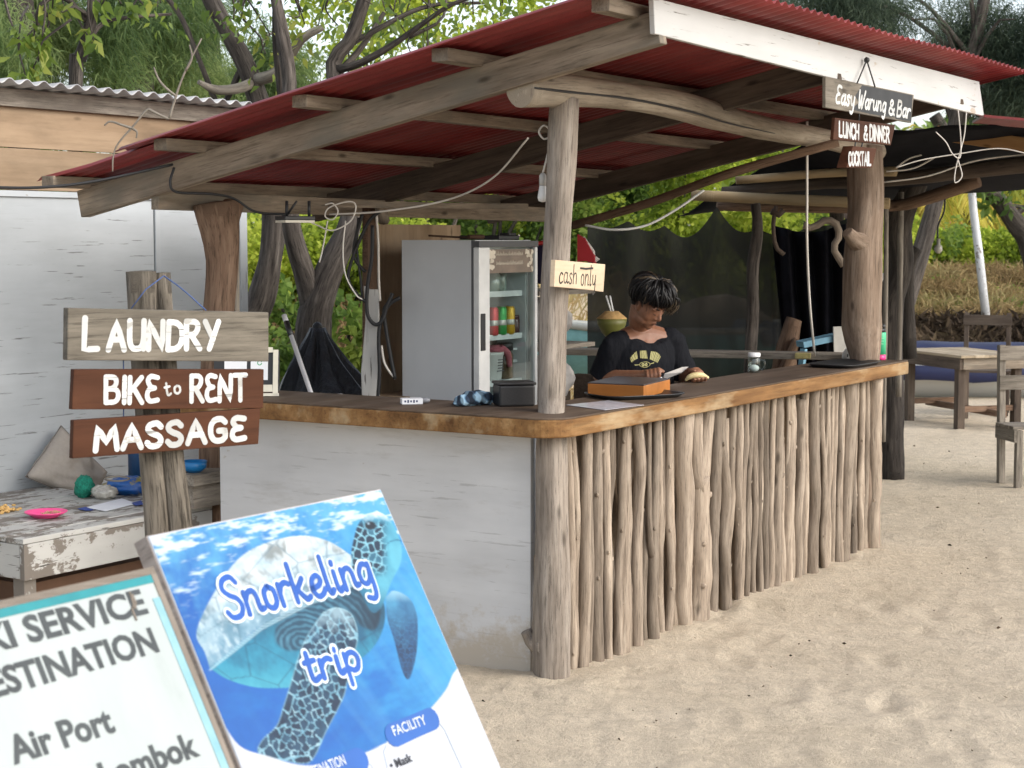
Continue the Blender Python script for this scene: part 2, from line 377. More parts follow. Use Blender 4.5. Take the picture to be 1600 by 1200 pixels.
# left side: white painted plywood, front: backing board behind the sticks
m = MB(); m.bbox(-.012, .012, .075, 1.66, -.04, CBT, grain=1); m.g = [((q - O3).dot(V3), q.z, 0) for q in m.v]; m.build('side_wall', M['white'], bar)
m = MB(); m.bbox(.05, 3.36, .02, .035, -.04, CBT - .002, 0); m.build('front_panel', wood('front backing ply', (.22, .16, .105), (.36, .27, .185), (.46, .36, .25), cracks=.2, grain=5), bar)
# corner posts go up through the counter
def post(pts, r, seed, n=18, mat='post', rough=.13, knots=(), branch=None):
    m = MB(); m.organic(pts, r, n, .04, rough, 3.2, seed)
    for p, rr, d in knots: m.ball(p, (rr, rr, rr * 1.4), 10, 7)
    if branch: m.organic(*branch, 10, .03, .15, 5, seed + 1)
    return m.build('post', M[mat], bar)
post([B(-.03, -.035, -.05), B(-.028, -.03, .12), B(-.005, -.02, .5), B(.02, .0, .9), B(.12, .06, 1.03), B(.14, .07, 1.15), B(.2, .09, 1.6), B(.28, .11, 2.0), B(.32, .12, 2.25)],
     [.073, .074, .066, .062, .053, .055, .054, .060, .060], 3,
     branch=([Z(858, 1010, .13), Z(835, 1005, .12), Y(822, 985, 6.86)], [.05, .032, .022]))
post([B(3.36, -.02, -.05), B(3.37, -.01, .5), B(3.42, .02, 1.0), B(3.50, .07, 1.2), B(3.52, .08, 1.6), B(3.60, .10, 1.95), B(3.63, .12, 2.2)],
     [.085, .08, .075, .112, .112, .098, .098], 9, mat='postr', branch=([Y(1352, 385, 9.85), Y(1333, 372, 9.75), Y(1324, 362, 9.72)], [.08, .04, .03]))
post([B(.27, 1.95, -.05), B(.26, 1.93, .6), B(.28, 1.93, 1.2), B(.32, 1.92, 1.6), B(.30, 1.94, 1.86)], [.078, .075, .068, .075, .105], 14, mat='trunk',
     branch=([B(.31, 1.92, 1.55), B(.36, 1.93, 1.72), B(.42, 1.94, 1.86)], [.05, .045, .05]))
post([B(1.36, 1.86, -.05), B(1.36, 1.86, 1.86)], [.045, .04], 15, mat='trunk')
m = MB(); sl = [Y(x, y, 8.78) for x, y in ((568, 446), (578, 452), (594, 452), (592, 470), (594, 560), (593, 640), (592, 760), (567, 760), (566, 640), (564, 580), (567, 545), (571, 500))]
m.prism(sl, Vector((.0, .03, 0))); m.g = [(q.z, q.x, q.y) for q in m.v]; m.build('driftwood_slab', paint('chalky white driftwood', (.60, .585, .55), (.22, .18, .14), .1), bar, bevel=.006)
m = MB(); m.bbox(1.44, 2.22, 1.885, 1.905, .2, 1.77, 2); m.build('back_panel', M['ply'], bar)
m = MB(); m.bbox(.95, 3.3, 1.83, 1.87, .84, .91, 0); m.bbox(1.3, 1.62, 1.6, 1.8, .89, .915, 0); m.build('back_rail', M['ply'], bar)
m = MB(); m.beam(Y(850, 548, 10.65), Y(1345, 557, 10.15), .2, .035); m.build('rear_shelf', M['greywood'], bar, bevel=.004)
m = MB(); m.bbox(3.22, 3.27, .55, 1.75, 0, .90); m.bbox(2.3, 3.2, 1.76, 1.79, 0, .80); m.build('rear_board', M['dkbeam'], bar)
# the driftwood sticks along the front
rng = random.Random(21)
u = .105; k = 0
while u < 3.36:
    r = rng.choice([.014, .016, .017, .019, .021, .024, .027, .032]); big = False
    lean = rng.gauss(0, .03); rise = CBT + .004 if rng.random() > .06 else rng.uniform(.82, .93)
    vv = -.012 - r - rng.uniform(0, .012)
    if k % 3 == 2: vv -= .022
    m = MB(); pts = []; rr = []
    forked = k == 23
    if forked: r = .052; lean = 0
    bend = [rng.gauss(0, .0085) for _ in range(6)]; taper = rng.choice([1, 1, 1, -1])
    for i in range(6):
        z = -.05 + i * (rise + .05) / 5 if not forked else -.05 + i * .14
        pts.append(B(u + lean * (i / 5 - .5) + bend[i], vv + rng.gauss(0, .003), z)); rr.append(r * (1.12 - taper * .24 * i / 5) * rng.uniform(.93, 1.07))
    m.organic(pts, rr, 12, .025, .15, 9, k * 1.7)
    if forked:
        top = pts[-1]; m.organic([top - UP * .06, top + U3 * -.035 + UP * .07, top + U3 * -.045 + UP * (.945 - top.z)], [.042, .036, .034], 11, .03, .2, 7, 77)
        m.organic([top - UP * .06, top + U3 * .035 + UP * .06, top + U3 * .085 + UP * (.945 - top.z)], [.042, .038, .034], 11, .03, .2, 7, 78)
    elif rng.random() < .22:         # a side branch that runs up beside its stick
        a = pts[2 + rng.randrange(2)]; sg = rng.choice([-1, 1])
        m.organic([a, a + U3 * sg * (r + .008) + UP * .09, a + U3 * sg * (r + .022) + UP * .3, a + U3 * sg * (r + .02) + UP * (rise - a.z)], [r * .75, r * .6, r * .5, r * .42], 9, .03, .2, 8, k + .5)
    for q in range(rng.randrange(1, 4)):
        i = rng.random() * .9 + .03; j = min(4, int(i * 5)); p = pts[j].lerp(pts[j + 1], i * 5 - j); s_ = rng.choice([-1, 1])
        d = (U3 * s_ * .8 - V3 * rng.uniform(.2, 1)).normalized()
        m.tube([p + d * r * .6, p + d * (r + .001) + UP * .006, p + d * (r + rng.uniform(.002, .007)) + UP * .014], [r * .40, r * .28, r * .12], 6, rcap=True)
    m.build('stick', M['stick'], bar); k += 1
    u += r * (1.9 if rng.random() < .7 else 2.5) + rng.uniform(.0, .010) + (.05 if forked else 0)
# header log on the two front posts
m = MB(); m.organic([B(.0, .13, 2.262), B(.3, .13, 2.285), B(.8, .13, 2.298), B(1.35, .13, 2.292), B(1.75, .13, 2.265), B(2.4, .13, 2.235), B(3.1, .13, 2.222), B(3.84, .13, 2.19)],
                     [.062, .066, .058, .062, .064, .055, .052, .056], 18, .06, .09, 2.5, 31)
log = m.build('header_log', wood('split log', (.22, .175, .125), (.37, .31, .24), (.48, .42, .33), cracks=.35, grain=24), bar)
m = MB(); m.tube(catmull([B(.0, .066, 2.272), B(.3, .068, 2.275), B(.8, .074, 2.282), B(1.35, .070, 2.262), B(1.75, .072, 2.232), B(2.3, .08, 2.213)], 5), [.004, .006, .006, .005, .004, .002], 6)
m.build('split', M['black'], log)

# roof
def rz(v): return 2.336 - .208 * (v - .15)
roof = thing('roof', B(1.7, 1, 2.2), None, None); roof.parent = bar; roof.location = Vector(roof['_w']) - Vector(bar['_w'])
def corr_sheet(u0, u1, v0, v1, dz, seed, ragged=0):
    m = MB(); pitch, amp = .075, .0095; nu = int((u1 - u0) / pitch * 8); nv = 26; vs = []; gs = []
    for i in range(nv + 1):
        for j in range(nu + 1):
            uu = u0 + (u1 - u0) * j / nu; vv = v0 + (v1 - v0) * i / nv
            if ragged and i == nv: vv += ragged * mnoise.noise(Vector((uu * 1.1, seed, 0)))
            sag = .018 * mnoise.noise(Vector((uu * .8, vv * .9, seed)))
            if ragged: sag += max(0, vv - 2.2) * .1 * mnoise.noise(Vector((uu * 2.1, 3.3, seed)))
            if uu < -.2: sag += (uu + .2) * .12
            vs.append(B(uu, vv, rz(vv) + dz + sag + amp * math.sin(uu / pitch * 2 * math.pi))); gs.append((uu, vv, seed))
    fs = [(i * (nu + 1) + j, i * (nu + 1) + j + 1, (i + 1) * (nu + 1) + j + 1, (i + 1) * (nu + 1) + j) for i in range(nv) for j in range(nu)]
    m.add(vs, fs, gs, True); return m
corr_sheet(-.33, 4.12, -.63, 1.95, .128, 1).build('roof_sheet', M['red'], roof, solid=.0015)
corr_sheet(-.24, 3.9, 1.80, 2.50, .112, 2, .10).build('roof_sheet', M['red'], roof, solid=.0015)
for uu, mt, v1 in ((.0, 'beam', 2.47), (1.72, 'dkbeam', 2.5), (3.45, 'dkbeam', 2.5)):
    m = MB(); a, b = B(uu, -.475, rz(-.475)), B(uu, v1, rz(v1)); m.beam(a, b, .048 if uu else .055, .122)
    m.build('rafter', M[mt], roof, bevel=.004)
for i, vv in enumerate((-.36, .32, 1.01, 1.74, 2.43)):
    m = MB(); z = rz(vv) + .061 + .026
    m.beam(B(-.25 - .02 * (i % 2), vv, z), B(3.9, vv, z - .012), .075, .05, (V3 * -.208 * 0 + UP)); m.build('purlin', M['beam'], roof, bevel=.003)
m = MB(); m.prism([B(-.075, -.482, 2.565), B(3.74, -.482, 2.545), B(3.84, -.482, 2.365), B(-.062, -.482, 2.437)], V3 * .022)
m.g = [((q - O3).dot(U3), q.z, 0) for q in m.v]; fascia = m.build('fascia', M['whiteboard'], roof, bevel=.003)
m = MB(); m.beam(B(.0, 2.03, 1.868), B(3.6, 2.03, 1.838), .045, .085); m.build('back_header', M['beam'], roof, bevel=.003)
m = MB(); m.beam(B(.9, 1.75, 1.86), B(2.6, 1.7, 1.875), .03, .03); m.organic([Y(600, 345, 8.95), Y(596, 330, 8.9), Y(592, 318, 8.9)], .03, 8, .05, .2, 4, 5); m.build('brace', M['beam'], roof)
m = MB(); m.organic([Y(895, 352, 10.1), Y(1010, 318, 9.7), Y(1150, 268, 9.3), Y(1310, 222, 9.2)], .024, 9, .1, .15, 3, 8); m.build('brace', M['trunk'], roof)
# ================================================================== LETTERING (brush strokes laid on a board)
GL = {  # strokes in a unit cap height; '~' = smooth curve
 'A': (.62, "0,0 .31,1 .62,0|.13,.36 .5,.36"), 'B': (.55, "0,0 0,1|~0,1 .36,.97 .44,.77 .3,.57 0,.53|~0,.53 .42,.5 .53,.27 .4,.04 0,0"),
 'C': (.55, "~.53,.82 .4,.99 .16,.95 .02,.7 .02,.3 .16,.05 .4,.01 .54,.2"), 'D': (.56, "0,0 0,1|~0,1 .32,.96 .53,.74 .54,.28 .34,.04 0,0"),
 'E': (.46, "~.46,.95 .18,1 .04,.84 .16,.6 .34,.54|~.34,.54 .08,.46 .02,.2 .16,.02 .48,.06"), 'G': (.58, "~.54,.84 .4,.99 .16,.95 .02,.7 .02,.3 .16,.04 .4,.02 .54,.16|.54,.16 .54,.46 .3,.46"),
 'H': (.56, "0,0 0,1|.56,0 .56,1|0,.5 .56,.5"), 'I': (.06, ".03,0 .03,1"), 'K': (.54, "0,0 0,1|.5,1 .03,.45|.16,.58 .54,0"), 'L': (.5, "0,1 0,0 .5,.02"),
 'M': (.72, "0,0 .08,1 .36,.3 .64,1 .72,0"), 'N': (.58, "0,0 .02,1 .56,0 .58,1"), 'O': (.6, "~.3,1 .08,.86 .01,.5 .08,.14 .3,0 .52,.14 .59,.5 .52,.86 .3,1"),
 'R': (.55, "0,0 0,1|~0,1 .38,.97 .47,.77 .32,.54 .02,.5|.2,.5 .55,0"), 'S': (.52, "~.5,.84 .36,1 .12,.94 .05,.74 .2,.56 .4,.44 .49,.24 .38,.03 .14,.01 .01,.16"),
 'T': (.58, "0,1 .58,1|.29,1 .29,0"), 'U': (.56, "~0,1 .01,.3 .12,.04 .3,0 .46,.06 .55,.3 .56,1|.56,1 .56,0"), 'Y': (.56, "0,1 .28,.48|.56,1 .2,0"),
 '&': (.62, "~.6,.02 .2,.62 .18,.86 .32,.98 .44,.86 .36,.66 .08,.36 .06,.12 .24,0 .44,.1 .58,.42"),
 'F': (.46, "0,0 0,1|0,1 .48,1|0,.54 .38,.54"), 'W': (.74, "~0,1 .1,.1 .2,.02 .34,.7|~.34,.7 .42,.06 .52,.04 .74,1"), 'P': (.5, "0,0 0,1|~0,1 .38,.97 .47,.75 .32,.5 0,.46"),
 'a': (.46, "~.4,.5 .2,.56 .04,.36 .06,.1 .2,0 .36,.14 .42,.5|~.42,.55 .4,.14 .46,.0 .54,.06"), 'c': (.4, "~.4,.46 .24,.56 .06,.4 .04,.14 .2,0 .42,.1"),
 'e': (.42, "~.04,.24 .26,.28 .38,.42 .28,.55 .1,.46 .04,.2 .16,.01 .34,.04 .46,.16"), 'g': (.46, "~.4,.5 .2,.56 .04,.36 .06,.12 .2,.02 .36,.16 .42,.5|~.42,.54 .42,-.2 .3,-.4 .1,-.34"),
 'h': (.44, "0,0 0,1|~0,.3 .12,.52 .28,.54 .36,.38 .36,.0"), 'i': (.18, "~.04,.54 .04,.12 .1,.0 .2,.08|.05,.74 .06,.8"), 'k': (.44, "0,0 0,1|.34,.56 .03,.24|~.1,.30 .26,.08 .34,.0 .46,.06"),
 'l': (.2, "~.04,1 .04,.14 .1,.0 .2,.08"), 'n': (.46, "0,.55 0,0|~0,.34 .12,.52 .28,.54 .36,.38 .38,.06 .5,.06"), 'o': (.42, "~.20,.56 .06,.46 .03,.28 .06,.1 .20,0 .34,.1 .37,.28 .34,.46 .20,.56"),
 'p': (.46, "0,.56 0,-.4|~0,.3 .1,.52 .28,.55 .4,.36 .34,.08 .2,.0 .02,.12"), 'r': (.36, "0,.55 0,0|~0,.32 .1,.5 .24,.56 .34,.5"), 's': (.36, "~.34,.48 .2,.56 .06,.44 .16,.3 .3,.18 .26,.02 .1,.0 .0,.1"),
 't': (.32, "~.1,.86 .1,.14 .18,.0 .32,.08|-.02,.58 .28,.6"), 'u': (.46, "~0,.55 .02,.16 .12,.01 .26,.06 .38,.3|~.38,.55 .38,.12 .46,.02 .52,.08"), 'y': (.44, "~0,.55 .03,.2 .14,.08 .28,.14 .38,.4|~.38,.55 .36,-.16 .22,-.4 .04,-.34"),
 'd': (.44, "~.36,.46 .2,.55 .05,.38 .05,.12 .18,0 .34,.12 .38,.4|.38,1 .38,0"), 'm': (.62, "0,.55 0,0|~0,.34 .1,.52 .24,.52 .28,.36 .28,0|~.28,.34 .4,.54 .54,.5 .58,.34 .58,0"), '.': (.1, ".05,0 .06,.04"), ' ': (.3, ""),
}
def glyph(ch):
    wd, s = GL[ch]; out = []
    for st in s.split('|'):
        if not st: continue
        cur = st[0] == '~'; pts = [tuple(map(float, q.split(','))) for q in st.lstrip('~').split()]
        if cur: pts = [(p.x, p.y) for p in catmull([(x, y, 0) for x, y in pts], 6)]
        else:
            o = [pts[0]]
            for a, b in zip(pts, pts[1:]): o += [((a[0] * (3 - k) + b[0] * k) / 3, (a[1] * (3 - k) + b[1] * k) / 3) for k in (1, 2, 3)]
            pts = o
        out.append(pts)
    return wd, out
_hk = [0]
def stroke(mb, pl, pts, r, h, h0=0.0):
    # a flat brush stroke with round ends; every stroke sits a hair higher than the one before
    _hk[0] += 1; h = h + (_hk[0] % 23) * .00006
    P = [Vector((a, b)) for a, b in pts]; Q = [P[0]]
    for p in P[1:]:
        if (p - Q[-1]).length > r * .25: Q.append(p)
    if len(Q) < 2: Q.append(Q[0] + Vector((r * .3, 0)))
    n = len(Q); L, Rr = [], []
    for i in range(n):
        t = (Q[min(i + 1, n - 1)] - Q[max(i - 1, 0)]).normalized(); nn = Vector((-t.y, t.x)); k = r * (1 + .09 * mnoise.noise(Vector((i * .7, _hk[0] * 1.3, 0))))
        L.append(Q[i] + nn * k); Rr.append(Q[i] - nn * k)
    def cap(c, d):
        a0 = math.atan2(d.y, d.x); return [c + Vector((math.cos(a0 + math.pi / 2 - math.pi * j / 6), math.sin(a0 + math.pi / 2 - math.pi * j / 6))) * r for j in range(1, 6)]
    # strip + two cap fans
    vs, fs = [], []
    def put(p): vs.append(pl.at(p.x, p.y, h0 + h)); return len(vs) - 1
    li = [put(p) for p in L]; ri = [put(p) for p in Rr]
    for i in range(n - 1): fs.append((ri[i], ri[i + 1], li[i + 1], li[i]))
    e = [put(p) for p in cap(Q[-1], Q[-1] - Q[-2])]; s_ = [put(p) for p in cap(Q[0], Q[0] - Q[1])]
    fs.append(tuple([ri[-1]] + e[::-1] + [li[-1]])); fs.append(tuple([li[0]] + s_[::-1] + [ri[0]]))
    g = [((v - pl.o).dot(pl.ex) + _hk[0] * .37, (v - pl.o).dot(pl.ey), _hk[0] * .1) for v in vs]
    # rim down to the board so that the paint has thickness
    bnd = [ri[0]] + ri[1:] + e[::-1] + li[::-1] + s_[::-1]
    base = len(vs)
    for b in bnd: vs.append(vs[b] - pl.n * (h + h0 - .0001 if h0 == 0 else h * .9))
    g += [g[b] for b in bnd]; k = len(bnd)
    fs += [(bnd[i], base + i, base + (i + 1) % k, bnd[(i + 1) % k]) for i in range(k)]
    mb.add(vs, fs, g)
def write(mb, pl, text, p0, p1, cap, r, slant=0, h=.0008, gap=.16, h0=0.0, small=1, jig=.02, double=False):
    # text from plane point p0 to p1 along its baseline; cap = capital height in metres
    p0, p1 = Vector(p0), Vector(p1); d = p1 - p0; W = d.length; d.normalize(); up = Vector((-d.y, d.x))
    tot = sum(GL[c][0] + gap for c in text) - gap; sx = W / tot
    x = 0; rr = random.Random(len(text) * 7 + ord(text[0]))
    for ch in text:
        wd, ss = glyph(ch); jy = rr.uniform(-jig, jig); ja = rr.uniform(-.03, .03) * (jig > 0)
        for s in ss:
            pts = [p0 + d * ((x + a) * sx + (slant + ja) * b * cap) + up * ((b + jy) * cap * small) for a, b in s]
            stroke(mb, pl, pts, r, h, h0)
        x += wd + gap
def write_px(mb, pl, text, a, b, top, r, **kw):
    p0, p1 = pl.px(*a), pl.px(*b); t = pl.px(*top); d = (Vector(p1) - Vector(p0)).normalized()
    cap = (Vector(t) - Vector(p0)).dot(Vector((-d.y, d.x))); write(mb, pl, text, p0, p1, cap, r, **kw)
def font_text(text, pl, a, b, h, bold=.0, xs=None, name='lettering', mat=None, parent=None):
    # printed type: Blender's own font, fitted between two plane points
    cu = bpy.data.curves.new('type', 'FONT'); cu.body = text; cu.offset = bold; cu.resolution_u = 3
    o = bpy.data.objects.new('type', cu); COL.objects.link(o); dg = bpy.context.evaluated_depsgraph_get(); me0 = o.evaluated_get(dg).to_mesh()
    vs = [v.co.copy() for v in me0.vertices]; fs = [tuple(p.vertices) for p in me0.polygons]; o.evaluated_get(dg).to_mesh_clear(); bpy.data.objects.remove(o); bpy.data.curves.remove(cu)
    x0 = min(v.x for v in vs); x1 = max(v.x for v in vs); y1 = max(v.y for v in vs); a, b = Vector(a), Vector(b); d = b - a; W = d.length; d.normalize(); up = Vector((-d.y, d.x))
    sx = W / (x1 - x0); sy = h / .73
    P = [a + d * ((v.x - x0) * sx) + up * (v.y * sy) for v in vs]
    m = MB(); m.add([pl.at(p.x, p.y, .0012) for p in P], fs); return m.build(name, mat, parent, clean=False)
def board_px(pl, corners, th, h=0):
    m = MB(); cs = [pl.px(*c) for c in corners]; m.prism([pl.at(a, b, h) for a, b in cs], -pl.n * th)
    m.g = [((v - pl.o).dot(pl.ex), (v - pl.o).dot(pl.ey), (v - pl.o).dot(pl.n)) for v in m.v]; return m
def poly_px(pl, pts, h, th=.0004, smooth=True):
    c = [pl.px(*p) for p in pts]
    if smooth: c = [(q.x, q.y) for q in catmull([(a, b, 0) for a, b in c + [c[0]]], 5)][:-1]
    m = MB(); vs = [pl.at(a, b, h) for a, b in c]; m.prism(vs, -pl.n * th); m.g = [((v - pl.o).dot(pl.ex), (v - pl.o).dot(pl.ey), 0) for v in m.v]; return m

# ================================================================== THE SIGN POST AND ITS BOARDS
M['oldpost'] = wood('old cracked post', (.065, .055, .043), (.155, .132, .103), (.265, .23, .185), cracks=.65, grain=32, bstr=.8)
sp = thing('sign_post', Y(250, 1000, 5.25) * 1.0, 'split weathered log post carrying laundry, bike and massage boards', 'sign post'); 
for xs, seed in (((226, 236, 262), 3), ((254, 262, 279), 5)):
    m = MB()
    if seed == 3: m.organic([Y(220, 424, 5.27), Y(226, 560, 5.27), Y(236, 720, 5.26), Y(246, 850, 5.25), Z(262, 1254, 0) + UP * -.03], [.046, .042, .034, .036, .04], 14, .05, .08, 2, 4, sq=.5)
    else: m.organic([Y(254, 426, 5.285), Y(260, 560, 5.285), Y(270, 720, 5.275), Y(283, 850, 5.265), Z(300, 1252, 0) + UP * -.03], [.024, .03, .035, .038, .04], 14, .05, .08, 2, 9, sq=.6)
    m.build('post_half', M['oldpost'], sp)
sdir = Vector((math.cos(R(40)), math.sin(R(40)), 0))
SP = Plane(Y(240, 520, 5.175), sdir, UP)
M['brownboard'] = wood('brown varnished board', (.040, .0135, .006), (.060, .0215, .0095), (.083, .032, .015), cracks=.2, grain=6, rough=.75, knots=False)
M['greyboard'] = wood('grey sign board', (.078, .067, .052), (.142, .124, .098), (.22, .192, .152), cracks=.4, grain=20, stain=(.045, .04, .036))
ls = tag(board_px(SP, [(106, 481), (420, 488), (420, 565), (105, 563)], .03).build('sign_board', M['greyboard'], bevel=.003), 'grey weathered board hand painted LAUNDRY in white capitals', 'sign', 'boards on the sign post')
m = MB(); pr = .0088
write_px(m, SP, 'L', (131, 546), (152, 546), (131, 497), pr); write_px(m, SP, 'AUNDRY', (169, 546), (340, 545), (169, 502), pr, gap=.2); m.build('lettering', M['whitepaint'], ls)
bs = tag(board_px(SP, [(116, 577), (413, 577), (412, 638), (113, 640)], .022, -.002).build('sign_board', M['brownboard'], bevel=.002), 'brown varnished board hand painted BIKE to RENT in white', 'sign', 'boards on the sign post')
SPb = Plane(SP.at(0, 0, -.002), SP.ex, SP.ey); m = MB(); pr = .0074
write_px(m, SPb, 'BIKE', (165, 629), (245, 628), (165, 589), pr, gap=.2); write_px(m, SPb, 'to', (259, 618), (283, 614), (259, 596), .0035, gap=.2); write_px(m, SPb, 'RENT', (299, 628), (384, 625), (299, 588), pr, gap=.2); m.build('lettering', M['whitepaint'], bs)
ms = tag(board_px(SP, [(116, 657), (408, 638), (405, 694), (114, 717)], .022, -.004).build('sign_board', M['brownboard'], bevel=.002), 'tilted brown varnished board hand painted MASSAGE in white, lowest on the post', 'sign', 'boards on the sign post')
SPm = Plane(SP.at(0, 0, -.004), SP.ex, SP.ey); m = MB(); write_px(m, SPm, 'MASSAGE', (149, 704), (381, 686), (149, 668), .009, gap=.2); m.build('lettering', M['whitepaint'], ms)
m = MB(); bl = plain('blue string', (.05, .09, .22), .8)
m.tube([Y(205, 482, 5.18), Y(228, 452, 5.2), Y(256, 431, 5.225)], .0018, 6); m.tube(catmull([Y(256, 431, 5.225), Y(285, 452, 5.22), Y(322, 485, 5.25)], 4), .0022, 6); m.tube([Y(193, 563, 5.16), Y(193, 640, 5.16)], .0018, 6); m.tube([Y(193, 638, 5.16), Y(193, 662, 5.16)], .0018, 6)
tag(m.build('string', bl), 'thin blue string tying the laundry board to the post', 'string')

# ================================================================== FOREGROUND BOARDS
def lean_plane(p, deg):
    t = R(deg); n_h = Vector((U3.y, -U3.x, 0)); return Plane(p, U3, UP * math.cos(t) - n_h * math.sin(t))
def post_board(name, label, cat, PL, W, L, th, frame_w, fm, face_mat):
    root = thing(name, PL.at(W / 2, -L, 0) * 1.0, label, cat)
    m = MB(); c = PL.at
    def bar_(a0, a1, b0, b1): m.obox(c((a0 + a1) / 2, (b0 + b1) / 2, -th / 2), PL.ex * (a1 - a0) / 2, PL.ey * (b1 - b0) / 2, PL.n * th / 2, 0 if a1 - a0 > b1 - b0 else 1)
    f = frame_w; bar_(0, W, -f, 0); bar_(0, W, -L, -L + f); bar_(0, f, -L + f, -f); bar_(W - f, W, -L + f, -f)
    m.build('frame', fm, root, bevel=.003)
    m = MB(); ins = f if f > .012 else .003
    m.obox(c(W / 2, -L / 2, -.006 if f > .012 else .0015), PL.ex * (W / 2 - ins + .001), PL.ey * (L / 2 - ins + .001), PL.n * (.004 if f > .012 else .0012), 0)
    m.g = [((v - PL.o).dot(PL.ex), (v - PL.o).dot(PL.ey), 0) for v in m.v]; m.build('panel', face_mat, root)
    m = MB()   # the prop legs behind, which hold it up
    for a in (.06, W - .06):
        top = c(a, -.12, -th - .012); foot = Vector((top.x - U3.y * .42, top.y + U3.x * .42, gz(0, 0) - .01)); m.beam(top, foot, .035, .022)
    m.build('prop_leg', fm, root); return root
SN = lean_plane(Z(228, 838, 1.15), 28.5)
wS = SN.px(595, 768)[0]; LS = 1.15 / math.cos(R(28.5)) + .01
M['frame1'] = wood('pale board frame', (.20, .165, .14), (.34, .29, .255), (.46, .41, .37), cracks=.25, grain=8)
snk = post_board('poster_board', 'leaning blue poster board with sea turtle advertising a Snorkeling trip', 'poster board', SN, wS, LS, .035, .010, M['frame1'], plain('poster white', (.42, .45, .50), .35, var=.04))
def blotch(name, stops, scale=10, sc=(1, 1, 1), rough=.3):
    m, t, b = newmat(name); t.links.new(ramp(t, noise_of(t, gvec(t, rnd=False), scale, 9, .68, sc), stops), b.inputs['Base Color']); b.inputs['Roughness'].default_value = rough; return m
h = .0034
def seg_dist(X, Y_, poly):   # signed distance to a closed outline, positive inside
    P = np.array(poly, float); Q = np.roll(P, -1, 0); d = np.full(X.shape, 1e9); ins = np.zeros(X.shape, bool)
    for (x0, y0), (x1, y1) in zip(P, Q):
        ex, ey = x1 - x0, y1 - y0; t = np.clip(((X - x0) * ex + (Y_ - y0) * ey) / (ex * ex + ey * ey + 1e-9), 0, 1)
        d = np.minimum(d, np.hypot(X - x0 - t * ex, Y_ - y0 - t * ey))
        if y0 != y1: ins ^= ((y0 > Y_) != (y1 > Y_)) & (X < (x1 - x0) * (Y_ - y0) / (y1 - y0) + x0)
    return np.where(ins, d, -d)
def smp(pts, k=5): return [(p.x, p.y) for p in catmull([(x, y, 0) for x, y in pts + pts[:1]], k)][:-1]
def nz(X, Y_, f, seed=0, oct_=4):
    out = np.zeros(X.size); xx, yy = X.ravel() * f, Y_.ravel() * f
    for i in range(X.size):
        p = Vector((xx[i], yy[i], seed)); out[i] = mnoise.fractal(p, .6, 2.0, oct_)
    return out.reshape(X.shape)
